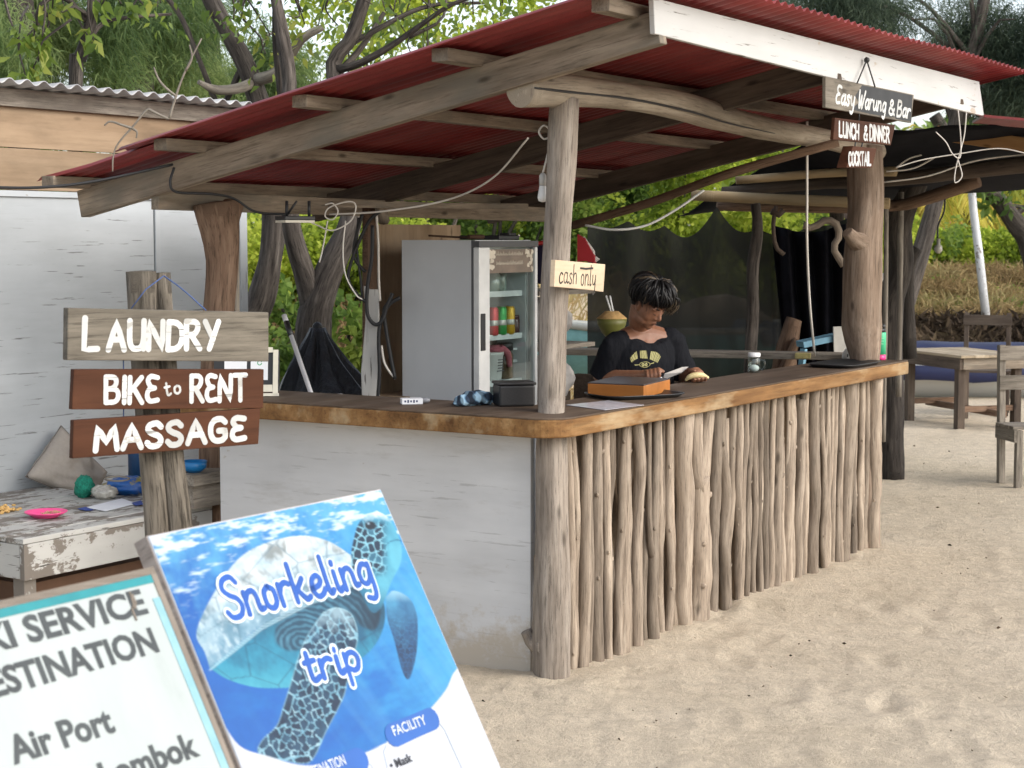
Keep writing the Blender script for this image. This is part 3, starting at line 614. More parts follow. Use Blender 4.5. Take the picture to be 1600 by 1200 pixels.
def paint_poster():   # the printed picture: a sea turtle under rippled water, computed point by point
    wA, hA = wS - .004, .80; nx, ny = 300, 330
    a = np.linspace(.004, wA, nx); bb = np.linspace(-.004, -hA, ny); A, Bb = np.meshgrid(a, bb)
    X = np.zeros(A.shape); Yy = np.zeros(A.shape); c_, s_ = math.cos(PITCH), math.sin(PITCH)
    px_, py_, pz_ = [SN.o[i] + SN.ex[i] * A + SN.ey[i] * Bb for i in range(3)]
    dz = pz_ - EYE; dep = py_ * c_ - dz * s_; X = 800 + FPX * px_ / dep; Yy = 600 - FPX * (py_ * s_ + dz * c_) / dep
    mix = lambda c0, c1, f: c0 + (np.array(c1) - c0) * np.clip(f, 0, 1)[..., None]
    aa = lambda d, w=1.2: np.clip(d / w + .5, 0, 1)
    n1, n2 = nz(A * 1.0, Bb * 2.6, 7, 1), nz(A, Bb, 16, 5); n3 = nz(A, Bb, 40, 9, 3); rip = nz(A * .6, Bb * 3.2, 16, 3)
    C = np.zeros(A.shape + (3,)); C[:] = (.012, .16, .55)
    C = mix(C, (.02, .28, .66), (A / wA) * 1.1 - .1 + n1 * .35); C = mix(C, (.07, .42, .74), (A / wA - .55) * 2 + n1 * .4 + (Bb + .35) * .4)
    C = mix(C, (.008, .09, .40), (-Bb - .55) * 2.4 * (1.1 - A / wA) + n1 * .2)
    C = mix(C, (.16, .52, .80), (1 + Bb / .22) * 1.0 + n2 * .4 - .25); C = mix(C, (.72, .86, .93), ((rip + .12) * 2.4 + (1 + Bb / .15) * .9 - 1.0) * np.clip(1 + Bb / .20, 0, 1) * 1.4)
    ray_ = np.clip(nz(A * 1.0 + Bb * .35, Bb * .10, 14, 21) * 1.3, 0, 1); C = mix(C, (.20, .55, .80), ray_ * .30 * (A / wA))
    def layer(poly, col, w=1.2, sm=True):
        nonlocal C
        d = seg_dist(X, Yy, smp(poly) if sm else poly); m_ = aa(d, w)[..., None]; C = C * (1 - m_) + col * m_; return d
    def solid(c): o = np.zeros_like(C); o[:] = c; return o
    def vor(sc, seed, jx=1.0, ang=0.0):
        rs = np.random.RandomState(seed); ca, sa = math.cos(ang), math.sin(ang); u_ = (X * ca + Yy * sa) / (sc * jx); v_ = (-X * sa + Yy * ca) / sc
        iu, iv = np.floor(u_).astype(int), np.floor(v_).astype(int); f1 = np.full(X.shape, 9.); f2 = np.full(X.shape, 9.); idd = np.zeros(X.shape)
        tab = rs.rand(64, 64, 3)
        for i in (-1, 0, 1):
            for j in (-1, 0, 1):
                t_ = tab[(iu + i) % 64, (iv + j) % 64]; dd = np.hypot(iu + i + t_[..., 0] * .8 + .1 - u_, iv + j + t_[..., 1] * .8 + .1 - v_); nw = dd < f1
                f2 = np.where(nw, f1, np.minimum(f2, dd)); idd = np.where(nw, t_[..., 2], idd); f1 = np.where(nw, dd, f1)
        return f2 - f1, idd
    # far flipper
    e, i_ = vor(7, 3); col = mix(mix(solid((.02, .13, .30)), (.09, .36, .58), (Yy - 1000) / 90 * -1 + n2 * .5), (.006, .04, .12), (e > .12) * (.45 + .5 * i_) * np.clip((Yy - 950) / 60, 0, 1))
    col = mix(col, (.45, .72, .84), np.clip(1 - (Yy - 920) / 22, 0, 1) * .9)
    layer([(601, 934), (614, 924), (637, 935), (649, 958), (651, 989), (648, 1027), (637, 1062), (626, 1047), (614, 1001), (603, 966)], col)
    # belly
    pl_ = np.abs(((X - 326) * .55 + (Yy - 1045) * .83)); col = mix(solid((.012, .16, .29)), (.04, .36, .52), (Yy - 975) / 70 + n2 * .6); col = mix(col, (.015, .10, .16), np.clip((1000 - Yy) / 45, 0, 1) * .8); col = mix(col, (.13, .55, .66), np.clip((Yy - 1035) / 45, 0, 1) * .55 + n3 * .12)
    e, i_ = vor(44, 8, 1.6, .5); col = mix(col, (.008, .09, .17), np.clip(1 - e / .05, 0, 1) * .6)
    layer([(326, 1045), (353, 1062), (392, 1074), (430, 1076), (470, 1073), (520, 1060), (557, 1035), (587, 1005), (600, 966), (592, 930), (560, 905), (500, 930), (430, 962), (365, 1012)], col)
    # shoulder folds
    rg = np.sin(np.hypot((X - 470) * 1.0, (Yy - 1005) * 1.25) * .62 + n2 * 2.2); col = mix(mix(solid((.012, .085, .15)), (.10, .30, .42), rg * .5 + .25 + n3 * .3), (.004, .03, .06), (X - 530) / 60)
    layer([(428, 985), (445, 955), (480, 938), (530, 915), (565, 920), (592, 950), (584, 985), (556, 975), (520, 952), (495, 975), (480, 1010), (450, 1018), (430, 1005)], col, 5)
    # shell: pale, sun dappled, with brownish scutes and a blue rim
    e, i_ = vor(52, 14, 1.25, -.35); col = mix(solid((.40, .58, .68)), (.80, .86, .87), n1 * .7 + .55 - (Yy - 880) / 150); col = mix(col, (.22, .25, .24), np.clip(n2 * 1.5 - .05 + (i_ - .5) * .35, 0, 1) * .75); col = mix(col, (.16, .36, .50), np.clip((Yy - 925 + (X - 440) * .25) / 80 + n2 * .8, 0, 1) * .8)
    col = mix(col, (.74, .84, .88), np.clip(n3 * 1.6 - .1, 0, 1) * .6); col = mix(col, (.12, .24, .31), np.clip(1 - e / .045, 0, 1) * .65)
    sh_ = [(326, 1045), (318, 1020), (305, 989), (330, 932), (369, 876), (415, 849), (468, 838), (507, 845), (537, 862), (556, 880), (562, 905), (530, 922), (480, 940), (445, 958), (407, 978), (365, 1012)]
    d = layer(sh_, col); rim = (np.clip(1 - np.abs(seg_dist(X, Yy, [(326, 1048), (365, 1014), (407, 980), (445, 960), (480, 942), (545, 914), (560, 908), (560, 911), (545, 918), (480, 946), (445, 964), (407, 984), (365, 1018)])) / 2.2, 0, 1)); C = mix(C, (.55, .76, .84), rim * .8)
    # head and neck
    e, i_ = vor(11.5, 5, 1.0, .3); col = mix(solid((.035, .26, .42)), (.16, .55, .70), (X - 560) / 60 + n2 * .4); scl = np.clip((606 - X) / 12, 0, 1) * np.clip((903 - Yy) / 14, 0, 1) * np.clip((Yy - 812) / 10, 0, 1)
    col = mix(col, (.006, .035, .075), (e > .14) * scl * (.55 + .45 * (i_ > .25))); col = mix(col, (.36, .70, .82), (e <= .14) * scl * .8); col = mix(col, (.78, .90, .94), np.clip((816 - Yy) / 14 + n3 * .5, 0, 1)); col = mix(col, (.012, .12, .22), np.clip((Yy - 915) / 40, 0, 1) * .8)
    layer([(587, 799), (568, 808), (557, 822), (551, 843), (547, 866), (549, 890), (556, 915), (566, 935), (580, 958), (594, 950), (602, 930), (611, 908), (623, 884), (626, 860), (618, 832), (604, 809)], col)
    ey = np.hypot((X - 577) * 1.0, (Yy - 822) * 1.35); C = mix(C, (.10, .30, .42), np.clip(1 - np.abs(ey - 10.5) / 2.5, 0, 1) * .8); C = mix(C, (.004, .012, .02), aa(8.6 - ey, 2)); C = mix(C, (.35, .5, .6), aa(1.8 - np.hypot(X - 574, Yy - 819), 1.5))
    mo = np.abs(Yy - (848 - (X - 605) * .35 + ((X - 612) ** 2) * .03)); C = mix(C, (.015, .16, .27), np.clip(1 - mo / 1.6, 0, 1) * ((X > 598) & (X < 625)))
    # near flipper
    e, i_ = vor(21, 2, 1.2, 1.1); e2, i2 = vor(11, 6, 1.2, 1.1); edge = seg_dist(X, Yy, smp([(503, 958), (522, 950), (545, 958), (555, 978), (557, 1001), (549, 1035), (541, 1066), (534, 1093), (507, 1146), (491, 1181), (476, 1194), (445, 1190), (403, 1178), (407, 1158), (430, 1135), (441, 1104), (453, 1066), (468, 1016), (484, 985)]))
    use2 = (edge > 13) & (np.abs(n2) < .6); ee = np.where(use2, e2, e); ii = np.where(use2, i2, i_); col = mix(solid((.22, .47, .60)), (.50, .72, .80), n3 * .8 + .2); col = mix(col, mix(solid((.006, .03, .075)), (.05, .16, .27), ii * .5 + n2 * .5), (ee > .11) * 1.0); col = mix(col, (.42, .60, .68), np.clip((995 - Yy) / 45 + n3 * .5, 0, 1) * .75)
    m_ = aa(edge)[..., None]; C = C * (1 - m_) + col * m_; C = mix(C, (.45, .75, .86), np.clip(1 - np.abs(edge - .6) / 1.1, 0, 1) * .7)
    # white lower part, cut corner
    wl = seg_dist(X, Yy, smp([(340, 1120), (372, 1166), (415, 1182), (476, 1197), (540, 1186), (600, 1162), (660, 1118), (694, 1080), (712, 1046), (760, 1010), (900, 1300), (700, 1500), (300, 1500), (250, 1200)])); C = mix(C, (.74, .77, .82), aa(wl)); cc_ = seg_dist(X, Yy, [(200, 860), (244, 852), (256, 835), (262, 800), (200, 800)]); C = mix(C, (.74, .77, .82), aa(cc_))
    C = np.clip(C * (1 + n3[..., None] * .05), 0, 1) ** 1.12 * .57
    m = MB(); vs = [SN.at(p, q, h) for p, q in zip(A.ravel(), Bb.ravel())]
    m.add(vs, [(i * nx + j, (i + 1) * nx + j, (i + 1) * nx + j + 1, i * nx + j + 1) for i in range(ny - 1) for j in range(nx - 1)], [tuple(c) for c in C.reshape(-1, 3)])
    mt, t, b_ = newmat('printed turtle picture'); t.links.new(gvec(t, rnd=False), b_.inputs['Base Color']); b_.inputs['Roughness'].default_value = .32
    return m.build('printed_picture', mt, snk, clean=False)
paint_poster()
SNt = Plane(SN.at(0, 0, h + .0004), SN.ex, SN.ey)
for nm, rr, hh, mt in (('lettering_outline', .0114, 0, plain('poster letter outline', (.55, .62, .68), .3)), ('lettering', .0062, .0016, plain('poster letter blue', (.012, .075, .33), .3))):
    kw = dict(gap=.12, jig=0, slant=.10, h0=hh, h=.0004)
    for wd_, a_ in (('Snorkeling', ((358, 968), (584, 911), (343, 905))), ('trip', ((484, 1066), (566, 1044), (472, 1015)))): m = MB(); write_px(m, SNt, wd_, *a_, rr, **kw); m.build(nm, mt, snk)
blu = plain('poster label blue', (.018, .09, .33), .3); whi = plain('poster print white', (.5, .53, .57), .3); gr = plain('poster thin line', (.25, .3, .38), .4); ink = plain('poster ink', (.02, .02, .025), .4)
def pill(x0, y0, x1, y1, hh):  # along the board's own slope
    m = MB(); a, b = Vector(SN.px(x0, y0)), Vector(SN.px(x1, y1)); stroke(m, Plane(SN.at(0, 0, hh), SN.ex, SN.ey), [a, a.lerp(b, .5), b], .024, .0005, .0002); return m
pill(612, 1150, 672, 1124, .0036).build('heading_plate', blu, snk); pill(500, 1214, 560, 1188, .0036).build('heading_plate', blu, snk)
SNf = Plane(SN.at(0, 0, .0042), SN.ex, SN.ey)
font_text('FACILITY', SNf, SNf.px(616, 1150), SNf.px(667, 1131), .021, .012, mat=whi, parent=snk); font_text('DESTINATION', SNf, SNf.px(476, 1220), SNf.px(541, 1194), .021, .012, mat=whi, parent=snk)
font_text('• Mask', SNf, SNf.px(612, 1203), SNf.px(645, 1189), .018, .02, mat=ink, parent=snk)
m = MB(); PLf = Plane(SN.at(0, 0, .0035), SN.ex, SN.ey)
for pts in ([(603, 1165), (599, 1175), (605, 1200), (640, 1290)], [(684, 1128), (694, 1140), (735, 1230), (760, 1290)], [(570, 1190), (580, 1196), (600, 1240)]): stroke(m, PLf, [Vector(PLf.px(*p)) for p in pts], .0009, .0003)
m.build('text_frame', gr, snk)

TX = lean_plane(Z(240, 885, 1.13), 28.8)
M['frame2'] = wood('grey rough frame', (.11, .09, .07), (.20, .17, .14), (.30, .26, .22), cracks=.5, grain=10)
wT = .74; TX = Plane(TX.at(-wT, 0, 0), TX.ex, TX.ey); LT = 1.13 / math.cos(R(28.8)) + .01
tx = post_board('taxi_board', 'white board with grey lettering listing taxi service destinations, corner nearest the camera', 'notice board', TX, wT, LT, .03, .013, M['frame2'], blotch('scuffed white panel', [(.2, (.29, .325, .315)), (.4, (.35, .385, .375)), (.8, (.395, .43, .42))], 7, (1, .4, 1), .35))
teal = blotch('teal printed border', [(.3, (.012, .17, .19)), (.7, (.02, .25, .27))], 8); pale = blotch('pale blue printed border', [(.3, (.15, .32, .37)), (.7, (.25, .42, .46))], 12)
m = MB(); m.obox(TX.at(wT / 2, -.020, -.0012), TX.ex * (wT / 2 - .013), TX.ey * .0075, TX.n * .0006); m.build('printed_border', teal, tx)
m = MB(); m.obox(TX.at(wT - .022, -LT / 2 - .02, -.0014), TX.ex * .009, TX.ey * (LT / 2 - .035), TX.n * .0005); m.build('printed_border', pale, tx)
TXt = Plane(TX.at(0, 0, -.0022), TX.ex, TX.ey); tk = plain('faded black print', (.04, .046, .046), .4, var=.25)
def tline(text, right, rise, hpx, w, bold):   # right end of the baseline and its slope in the photo
    b = Vector(TXt.px(*right)); d = Vector((1, 0)); hgt = (Vector(TXt.px(right[0] - hpx * .35, right[1] - hpx)) - b).dot(Vector((-d.y, d.x)))
    font_text(text, TXt, b - d * w, b, abs(hgt), bold, mat=tk, parent=tx)
tline('TAXI SERVICE', (232, 957), 19, 38, .455, .032); tline('DESTINATION', (249, 1017), 19, 38, .41, .032); tline('Air Port', (181, 1142), 18, 40, .215, .032); tline('Lombok', (313, 1179), 18, 38, .22, .032)
m = MB(); PLk = Plane(TXt.at(0, 0, .0014), TX.ex, TX.ey)
for pts in ([(203, 926), (209, 945), (206, 952), (213, 968)], [(207, 930), (212, 942), (211, 950)]): stroke(m, PLk, [Vector(PLk.px(*p)) for p in pts], .0022, .0004)
m.build('scratch', M['frame2'], tx)

# ================================================================== THE BAR'S OWN SIGNS
FS = Plane(B(0, -.500, 0), U3, UP)
def hang_sign(corners, th, mat, label, words, extra=0, pl=FS):
    o = tag(board_px(pl, corners, th).build('sign_board', mat, bevel=.002), label, 'sign', 'boards hung from the bar roof')
    for a in words: m = MB(); write_px(m, pl, *a[:5], **a[5]); m.build('lettering', M['whitepaint'], o)
    return o
half = wood('half blackened board', (.12, .10, .08), (.19, .165, .13), (.27, .235, .19), cracks=.3, grain=18, stain=(.03, .028, .026))
s1 = hang_sign([(1290, 119), (1428, 148), (1424, 192), (1290, 168)], .016, half, 'blackened board lettered Easy Warung & Bar hanging from the white fascia', [('Easy', (1305, 160), (1334, 167), (1304, 132), .007, dict(slant=.3)), ('Warung', (1340, 167), (1383, 175), (1340, 141), .007, dict(slant=.3)), ('&', (1388, 178), (1397, 180), (1388, 155), .007, dict(slant=.1)), ('Bar', (1401, 181), (1421, 184), (1401, 157), .007, dict(slant=.3))])
m = MB(); pnt = plain('black board paint', (.022, .022, .022), .6, var=.4)
b_ = poly_px(FS, [(1347, 133), (1372, 138), (1426, 149), (1423, 190), (1400, 186), (1398, 183), (1378, 181), (1360, 178), (1330, 171), (1342, 160), (1336, 150)], .0004, .0003, smooth=False); b_.build('black_paint', pnt, s1)
hang_sign([(1305, 184), (1399, 195), (1392, 227), (1302, 218)], .016, M['brownboard'], 'brown board lettered LUNCH & DINNER below the Easy Warung board', [('LUNCH', (1311, 213), (1341, 217), (1311, 191), .007, dict(gap=.2)), ('&', (1349, 218), (1355, 219), (1349, 196), .0055, {}), ('DINNER', (1359, 219), (1389, 222), (1359, 196), .007, dict(gap=.2))])
hang_sign([(1333, 228), (1370, 232), (1363, 262), (1323, 262)], .05, M['brownboard'], 'small brown board lettered COCKTAIL, lowest of the hanging boards', [('COCKTAIL', (1326, 258), (1360, 258), (1330, 238), .006, dict(gap=.2))])
m = MB(); nb = Y(1353, 94, 1); q = FS.px(1353, 94); top = FS.at(q[0], q[1], .004)
for x, y in ((1338, 130), (1366, 136)): a = FS.px(x, y); m.tube([top, FS.at(a[0], a[1], .004)], .0035, 6)
m.ball(top, .014, 8, 6)
for xx, yy, x2, y2 in ((1345, 170, 1345, 190), (1352, 219, 1348, 231), (1340, 219, 1338, 231)): a, b = FS.px(xx, yy), FS.px(x2, y2); m.tube([FS.at(*a, -.008), FS.at(*b, -.008)], .0035, 6)
tag(m.build('hanging_string', M['black']), 'black string holding the hanging boards on a nail in the white fascia', 'string')
CP = Plane(B(0, -.035, 0), (U3 + V3 * .12).normalized(), UP); M['paleboard'] = wood('pale new board', (.42, .30, .18), (.56, .43, .29), (.64, .52, .38), cracks=.12, grain=6, knots=False)
co = tag(board_px(CP, [(868, 406), (946, 413), (943, 456), (920, 453), (866, 448)], .02).build('sign_board', M['paleboard'], bevel=.002), 'pale wooden board hand lettered cash only on the front post', 'sign'); m = MB()
write_px(m, CP, 'cash', (873, 442), (901, 443), (873, 412), .0026, slant=.1); write_px(m, CP, 'only', (907, 445), (930, 448), (907, 413), .0026, slant=.1); stroke(m, CP, [Vector(CP.px(907, 419)), Vector(CP.px(915, 420)), Vector(CP.px(926, 419))], .004, .0008)
m.build('lettering', plain('black brush ink', (.02, .015, .012), .6), co)
# ================================================================== FRIDGE AND WHAT IS IN IT
FU0, FU1, FV0, FV1, FH = 1.335, 1.885, 1.19, 1.645, 1.69
fr = thing('fridge', B(1.6, 1.4, 0), 'tall grey drinks fridge with glass door standing behind the counter', 'fridge')
fgrey = plain('grey fridge enamel', (.50, .51, .515), .38, var=.06, scale=3); fin = plain('fridge liner', (.70, .74, .75), .4, var=.05); fwhite = plain('fridge door white', (.62, .62, .60), .35, var=.1)
m = MB(); t_ = .035
m.bbox(FU0, FU0 + t_, FV0 + .045, FV1, .06, FH); m.bbox(FU1 - t_, FU1, FV0 + .045, FV1, .06, FH); m.bbox(FU0 + t_, FU1 - t_, FV1 - t_, FV1, .06, FH); m.bbox(FU0 + t_, FU1 - t_, FV0 + .045, FV1 - t_, .06, .22); m.bbox(FU0 + t_, FU1 - t_, FV0 + .045, FV1 - t_, FH - .1, FH)
for uu in (FU0 + .06, FU1 - .06):
    for vv in (FV0 + .1, FV1 - .06): m.bbox(uu - .02, uu + .02, vv - .02, vv + .02, 0, .062)
m.build('body', fgrey, fr, bevel=.004)
m = MB(); e = .0005
m.bbox(FU0 + t_, FU0 + t_ + .004, FV0 + .05, FV1 - t_, .221, FH - .101); m.bbox(FU1 - t_ - .004, FU1 - t_, FV0 + .05, FV1 - t_, .221, FH - .101); m.bbox(FU0 + t_ + .004, FU1 - t_ - .004, FV1 - t_ - .004, FV1 - t_, .221, FH - .101); m.build('liner', fin, fr)
m = MB(); m.bbox(FU0 + .003, FU0 + .098, FV0, FV0 + .035, .075, FH - .035); m.bbox(FU1 - .026, FU1 - .002, FV0, FV0 + .035, .075, FH - .035); m.bbox(FU0 + .098, FU1 - .026, FV0, FV0 + .035, .075, .19)
door = m.build('door', fwhite, fr, bevel=.004)
m = MB(); m.bbox(FU0, FU1, FV0 - .002, FV0 + .04, FH - .033, FH - .004); m.bbox(FU0 + .001, FU0 + .018, FV0 + .034, FV0 + .046, .07, FH); m.build('top_trim', plain('dark fridge trim', (.06, .06, .062), .4), fr)
m = MB(); m.bbox(FU0 + .014, FU0 + .052, FV0 - .006, FV0 + .004, 1.155, 1.335); m.build('handle', M['black'], door, bevel=.003)
gm, gt, gb = newmat('door glass'); gb.inputs['Transmission Weight'].default_value = 1; gb.inputs['Roughness'].default_value = .0; gb.inputs['IOR'].default_value = 1.45; gb.inputs['Base Color'].default_value = (.93, .97, .96, 1)
mixs = gt.nodes.new('ShaderNodeMixShader'); tr = gt.nodes.new('ShaderNodeBsdfTransparent'); tr.inputs[0].default_value = (.86, .9, .89, 1); gl = gt.nodes.new('ShaderNodeBsdfGlossy'); gl.inputs['Roughness'].default_value = .02; lw_ = gt.nodes.new('ShaderNodeLayerWeight'); lw_.inputs[0].default_value = .5; fz_ = N(gt, 'ShaderNodeMath', operation='MULTIPLY_ADD'); pw_ = N(gt, 'ShaderNodeMath', operation='POWER'); pw_.inputs[1].default_value = 4; gt.links.new(lw_.outputs['Facing'], pw_.inputs[0]); gt.links.new(pw_.outputs[0], fz_.inputs[0]); fz_.inputs[1].default_value = .8; fz_.inputs[2].default_value = .05
gt.links.new(fz_.outputs[0], mixs.inputs[0]); gt.links.new(tr.outputs[0], mixs.inputs[1]); gt.links.new(gl.outputs[0], mixs.inputs[2]); gt.links.new(mixs.outputs[0], gt.nodes['Material Output'].inputs[0])
m = MB(); m.bbox(FU0 + .099, FU1 - .027, FV0 + .012, FV0 + .018, .191, FH - .036); m.build('glass', gm, door)
FD = Plane(B(0, FV0 + .0105, 0), U3, UP)
m = MB(); m.obox(FD.at((FU0 + FU1) / 2 + .02, FH - .103, .0005), FD.ex * .218, FD.ey * .058, FD.n * .0012); stk = m.build('sticker', plain('brown door sticker', (.17, .125, .09), .4, var=.3), door)
m = MB(); fl = plain('cream sticker print', (.62, .55, .44), .5); FDs = Plane(FD.at(0, 0, .0024), U3, UP); rr = random.Random(2)
for k in range(26):
    s_ = 1 if k % 2 else 0; cx = (FU0 + .105 if not s_ else FU1 - .07) + rr.uniform(-.03, .03); cz = FH - .1 + rr.uniform(-.045, .045)
    stroke(m, FDs, [Vector((cx + (.02 if not s_ else 0), cz)), Vector((cx + rr.uniform(-.012, .012), cz + rr.uniform(-.012, .012))), Vector((cx + rr.uniform(-.01, .01), cz + .004))], .009, .0004)
for row, n in ((FH - .075, 17), (FH - .12, 20)):
    for k in range(n):
        x = FU0 + .17 + k * .25 / n; stroke(m, FDs, [Vector((x, row)), Vector((x + .004, row + .022 * rr.uniform(.5, 1))), Vector((x + .009, row + .003))], .0017, .0004)
m.build('print', fl, stk)
for z in (1.43, 1.215, .985, .7, .45):
    m = MB(); m.bbox(FU0 + .042, FU1 - .042, FV0 + .075, FV1 - .05, z - .012, z); m.bbox(FU0 + .042, FU1 - .042, FV0 + .068, FV0 + .075, z - .022, z + .006); m.build('shelf', fin, fr)
m = MB()
for z in (1.13, 1.07): m.bbox(FU1 - .09, FU1 - .04, FV0 + .1, FV1 - .1, z, z + .012)
m.build('shelf_rail', fin, fr)
def in_fridge(u, v, z): return B(FU0 + u, FV0 + v, z)
def can(u, v, col, label):
    m = MB(); p = in_fridge(u, v, 1.2155); m.lathe(p, [(.024, 0), (.031, .006), (.0325, .012), (.0325, .128), (.027, .14), (.026, .142)], 18)
    t = thing('drink_can', p, label, 'can', 'cans in the fridge'); m.build('can_body', plain(label.split()[0] + ' can', col, .3, .3, .25, 40), t)
    m = MB(); m.lathe(p + UP * .1425, [(.026, 0), (.025, .003), (.02, .001)], 18); m.lathe(p, [(.0327, .05), (.0329, .052), (.0329, .075), (.0327, .077)], 18); m.build('lid', M['steel'], t)
can(.250, .085, (.50, .02, .03), 'red drink can on the fridge shelf, left of the green can'); can(.328, .085, (.02, .30, .06), 'green drink can between the red and yellow cans'); can(.405, .085, (.50, .30, .01), 'yellow drink can on the fridge shelf beside the green can')
m = MB(); p = in_fridge(.325, .15, .9855); m.lathe(p, [(.058, 0), (.062, .01), (.07, .125), (.074, .13), (.074, .142), (.066, .142)], 24); t = thing('tub', p, 'white plastic tub on the lower fridge shelf', 'tub'); tb = m.build('tub_body', plain('white plastic', (.70, .70, .68), .4), t)
m = MB(); FT = Plane(p - V3 * .0745 + UP * 0, U3, UP); 
for k in range(5): m.obox(p - V3 * .068 + U3 * .0 + UP * (.05 + k * .014), U3 * (.022 if k else .03), V3 * .003, UP * .002)
m.build('print', plain('dark tub print', (.1, .1, .12), .5), t)
m = MB(); p = in_fridge(.455, .14, .9855); m.lathe(p, [(.04, 0), (.045, .008), (.045, .12), (.035, .14), (.035, .15)], 20); t = thing('jar', p, 'brown filled glass jar with black lid on the lower fridge shelf', 'jar'); m.build('jar_body', plain('brown jar contents', (.13, .09, .05), .15, var=.5, scale=50, coat=1), t); m = MB(); m.lathe(p + UP * .145, [(.044, 0), (.044, .034), (.04, .038)], 20); m.build('lid', M['black'], t)
bg_ = plain('dark bottle glass', (.012, .03, .018), .08, coat=1)
for u_, v_, lb in ((.40, .26, 'dark glass bottle behind the white tub in the fridge'), (.485, .22, 'dark glass bottle behind the brown jar in the fridge')):
    m = MB(); p = in_fridge(u_, v_, .9855); m.lathe(p, [(.03, 0), (.032, .01), (.032, .11), (.014, .16), (.012, .205), (.014, .21)], 16); t = thing('bottle', p, lb, 'bottle', 'bottles in the fridge'); m.build('bottle_body', bg_, t); m = MB(); m.lathe(p + UP * .206, [(.0145, 0), (.0145, .012)], 14); m.build('cap', M['steel'], t)
m = MB(); m.ball(in_fridge(.36, .15, 1.137), (.055, .05, .025), 18, 10, fn=lambda d: 1 + .3 * mnoise.noise(d * 3)); m.organic([in_fridge(.38, .12, 1.145), in_fridge(.41, .095, 1.12), in_fridge(.425, .09, 1.05)], [.02, .018, .012], 10, .02, .3, 8, 3); tag(m.build('cloth', plain('pink cloth', (.42, .12, .15), .9, bs=.3)), 'pink cloth draped over the white tub in the fridge', 'cloth')
glassm = plain('greenish glass', (.75, .82, .80), .05, trans=.9)
for k, (u_, r_, h_, lb) in enumerate(((.27, .036, .16, 'clear glass jar at the left of the top fridge shelf'), (.36, .05, .13, 'wide glass jar in the middle of the top fridge shelf'), (.45, .03, .15, 'narrow clear bottle on the top fridge shelf'))):
    m = MB(); p = in_fridge(u_, .16, 1.4305); m.lathe(p, [(r_ * .9, 0), (r_, .01), (r_, h_ * .62), (r_ * .6, h_ * .8), (r_ * .55, h_)], 18); t = thing('jar', p, lb, 'jar', 'jars on the top fridge shelf'); m.build('jar_body', plain('pale green jar', (.20, .27, .24), .12, coat=1, var=.4), t); m = MB(); m.lathe(p + UP * (h_ + .0005), [(r_ * .6, 0), (r_ * .6, .02), (r_ * .5, .025)], 16); m.build('lid', M['tin'], t)
m = MB(); p = in_fridge(.475, .1, 1.2155); m.lathe(p, [(.03, 0), (.032, .008), (.032, .07), (.028, .08)], 16); m.lathe(p + UP * .08, [(.03, 0), (.03, .012), (.026, .014)], 16); tag(m.build('small_jar', plain('dark red jar', (.06, .02, .025), .2)), 'dark squat jar right of the yellow can', 'jar')
# on top of the fridge
m = MB(); z = FH + .002; m.tube(catmull([B(FU0 - .02, FV0 + .28, z + .02), B(FU0 + .05, FV0 + .15, z + .012), B(FU0 + .12, FV0 + .08, z + .01)], 4), .005, 6); m.tube([B(FU0 + .0, FV0 + .06, z + .014), B(FU0 + .10, FV0 + .04, z + .014)], .011, 8); tag(m.build('tongs', wood('dark tool handle', (.05, .03, .02), (.09, .05, .03), (.13, .08, .05))), 'long brown handled tool lying on top of the fridge', 'tool')
m = MB(); m.bbox(FU0 + .28, FU0 + .47, FV0 + .06, FV0 + .3, z, z + .022); m.bbox(FU0 + .34, FU0 + .41, FV0 + .04, FV0 + .1, z + .022, z + .034); tag(m.build('black_tablet', M['black'], bevel=.004), 'flat black case lying on top of the fridge', 'case')
# the dark speaker and the crates beyond the fridge
t = thing('radio', Y(845, 446, 9.6), 'dark radio speaker with red carry handle beside the fridge', 'radio'); m = MB()
m.obox(Y(852, 413, 9.62), U3 * .06, V3 * .1, UP * .105); m.build('speaker_box', plain('dark blue plastic', (.018, .016, .05), .35), t, bevel=.02)
m = MB(); m.tube(catmull([Y(834, 390, 9.6), Y(838, 382, 9.6), Y(852, 379, 9.6), Y(864, 383, 9.6), Y(868, 392, 9.6)], 5), .012, 8); m.build('handle', plain('red plastic', (.35, .02, .015), .4), t)
m = MB(); m.obox(Y(848, 456, 9.75), U3 * .30, V3 * .16, UP * .012); m.obox(Y(848, 540, 9.75), U3 * .30, V3 * .16, UP * .012)
for x, y in ((828, 640), (872, 640)): m.obox(Y(x, 560, 9.76), U3 * .02, V3 * .02, UP * .38)
tag(m.build('shelf_rack', M['greywood']), 'weathered plank rack with dark radio on top beside the fridge', 'rack')
rk = plain('grey mottled sack', (.33, .31, .29), .9, var=.4, scale=16, bs=.5)
for k, (x, y, sx, sy, lb) in enumerate(((848, 500, .085, .12, 'grey mottled sack standing on the plank rack'), (851, 590, .08, .13, 'grey mottled sack under the plank rack'))):
    m = MB(); m.ball(Y(x, y, 9.72), (.16, .1, sy), 16, 12, fn=lambda d: 1 + .16 * mnoise.noise(d * 2.3 + Vector((k, 0, 0)))); tag(m.build('sack', rk), lb, 'sack', 'sacks on the rack')

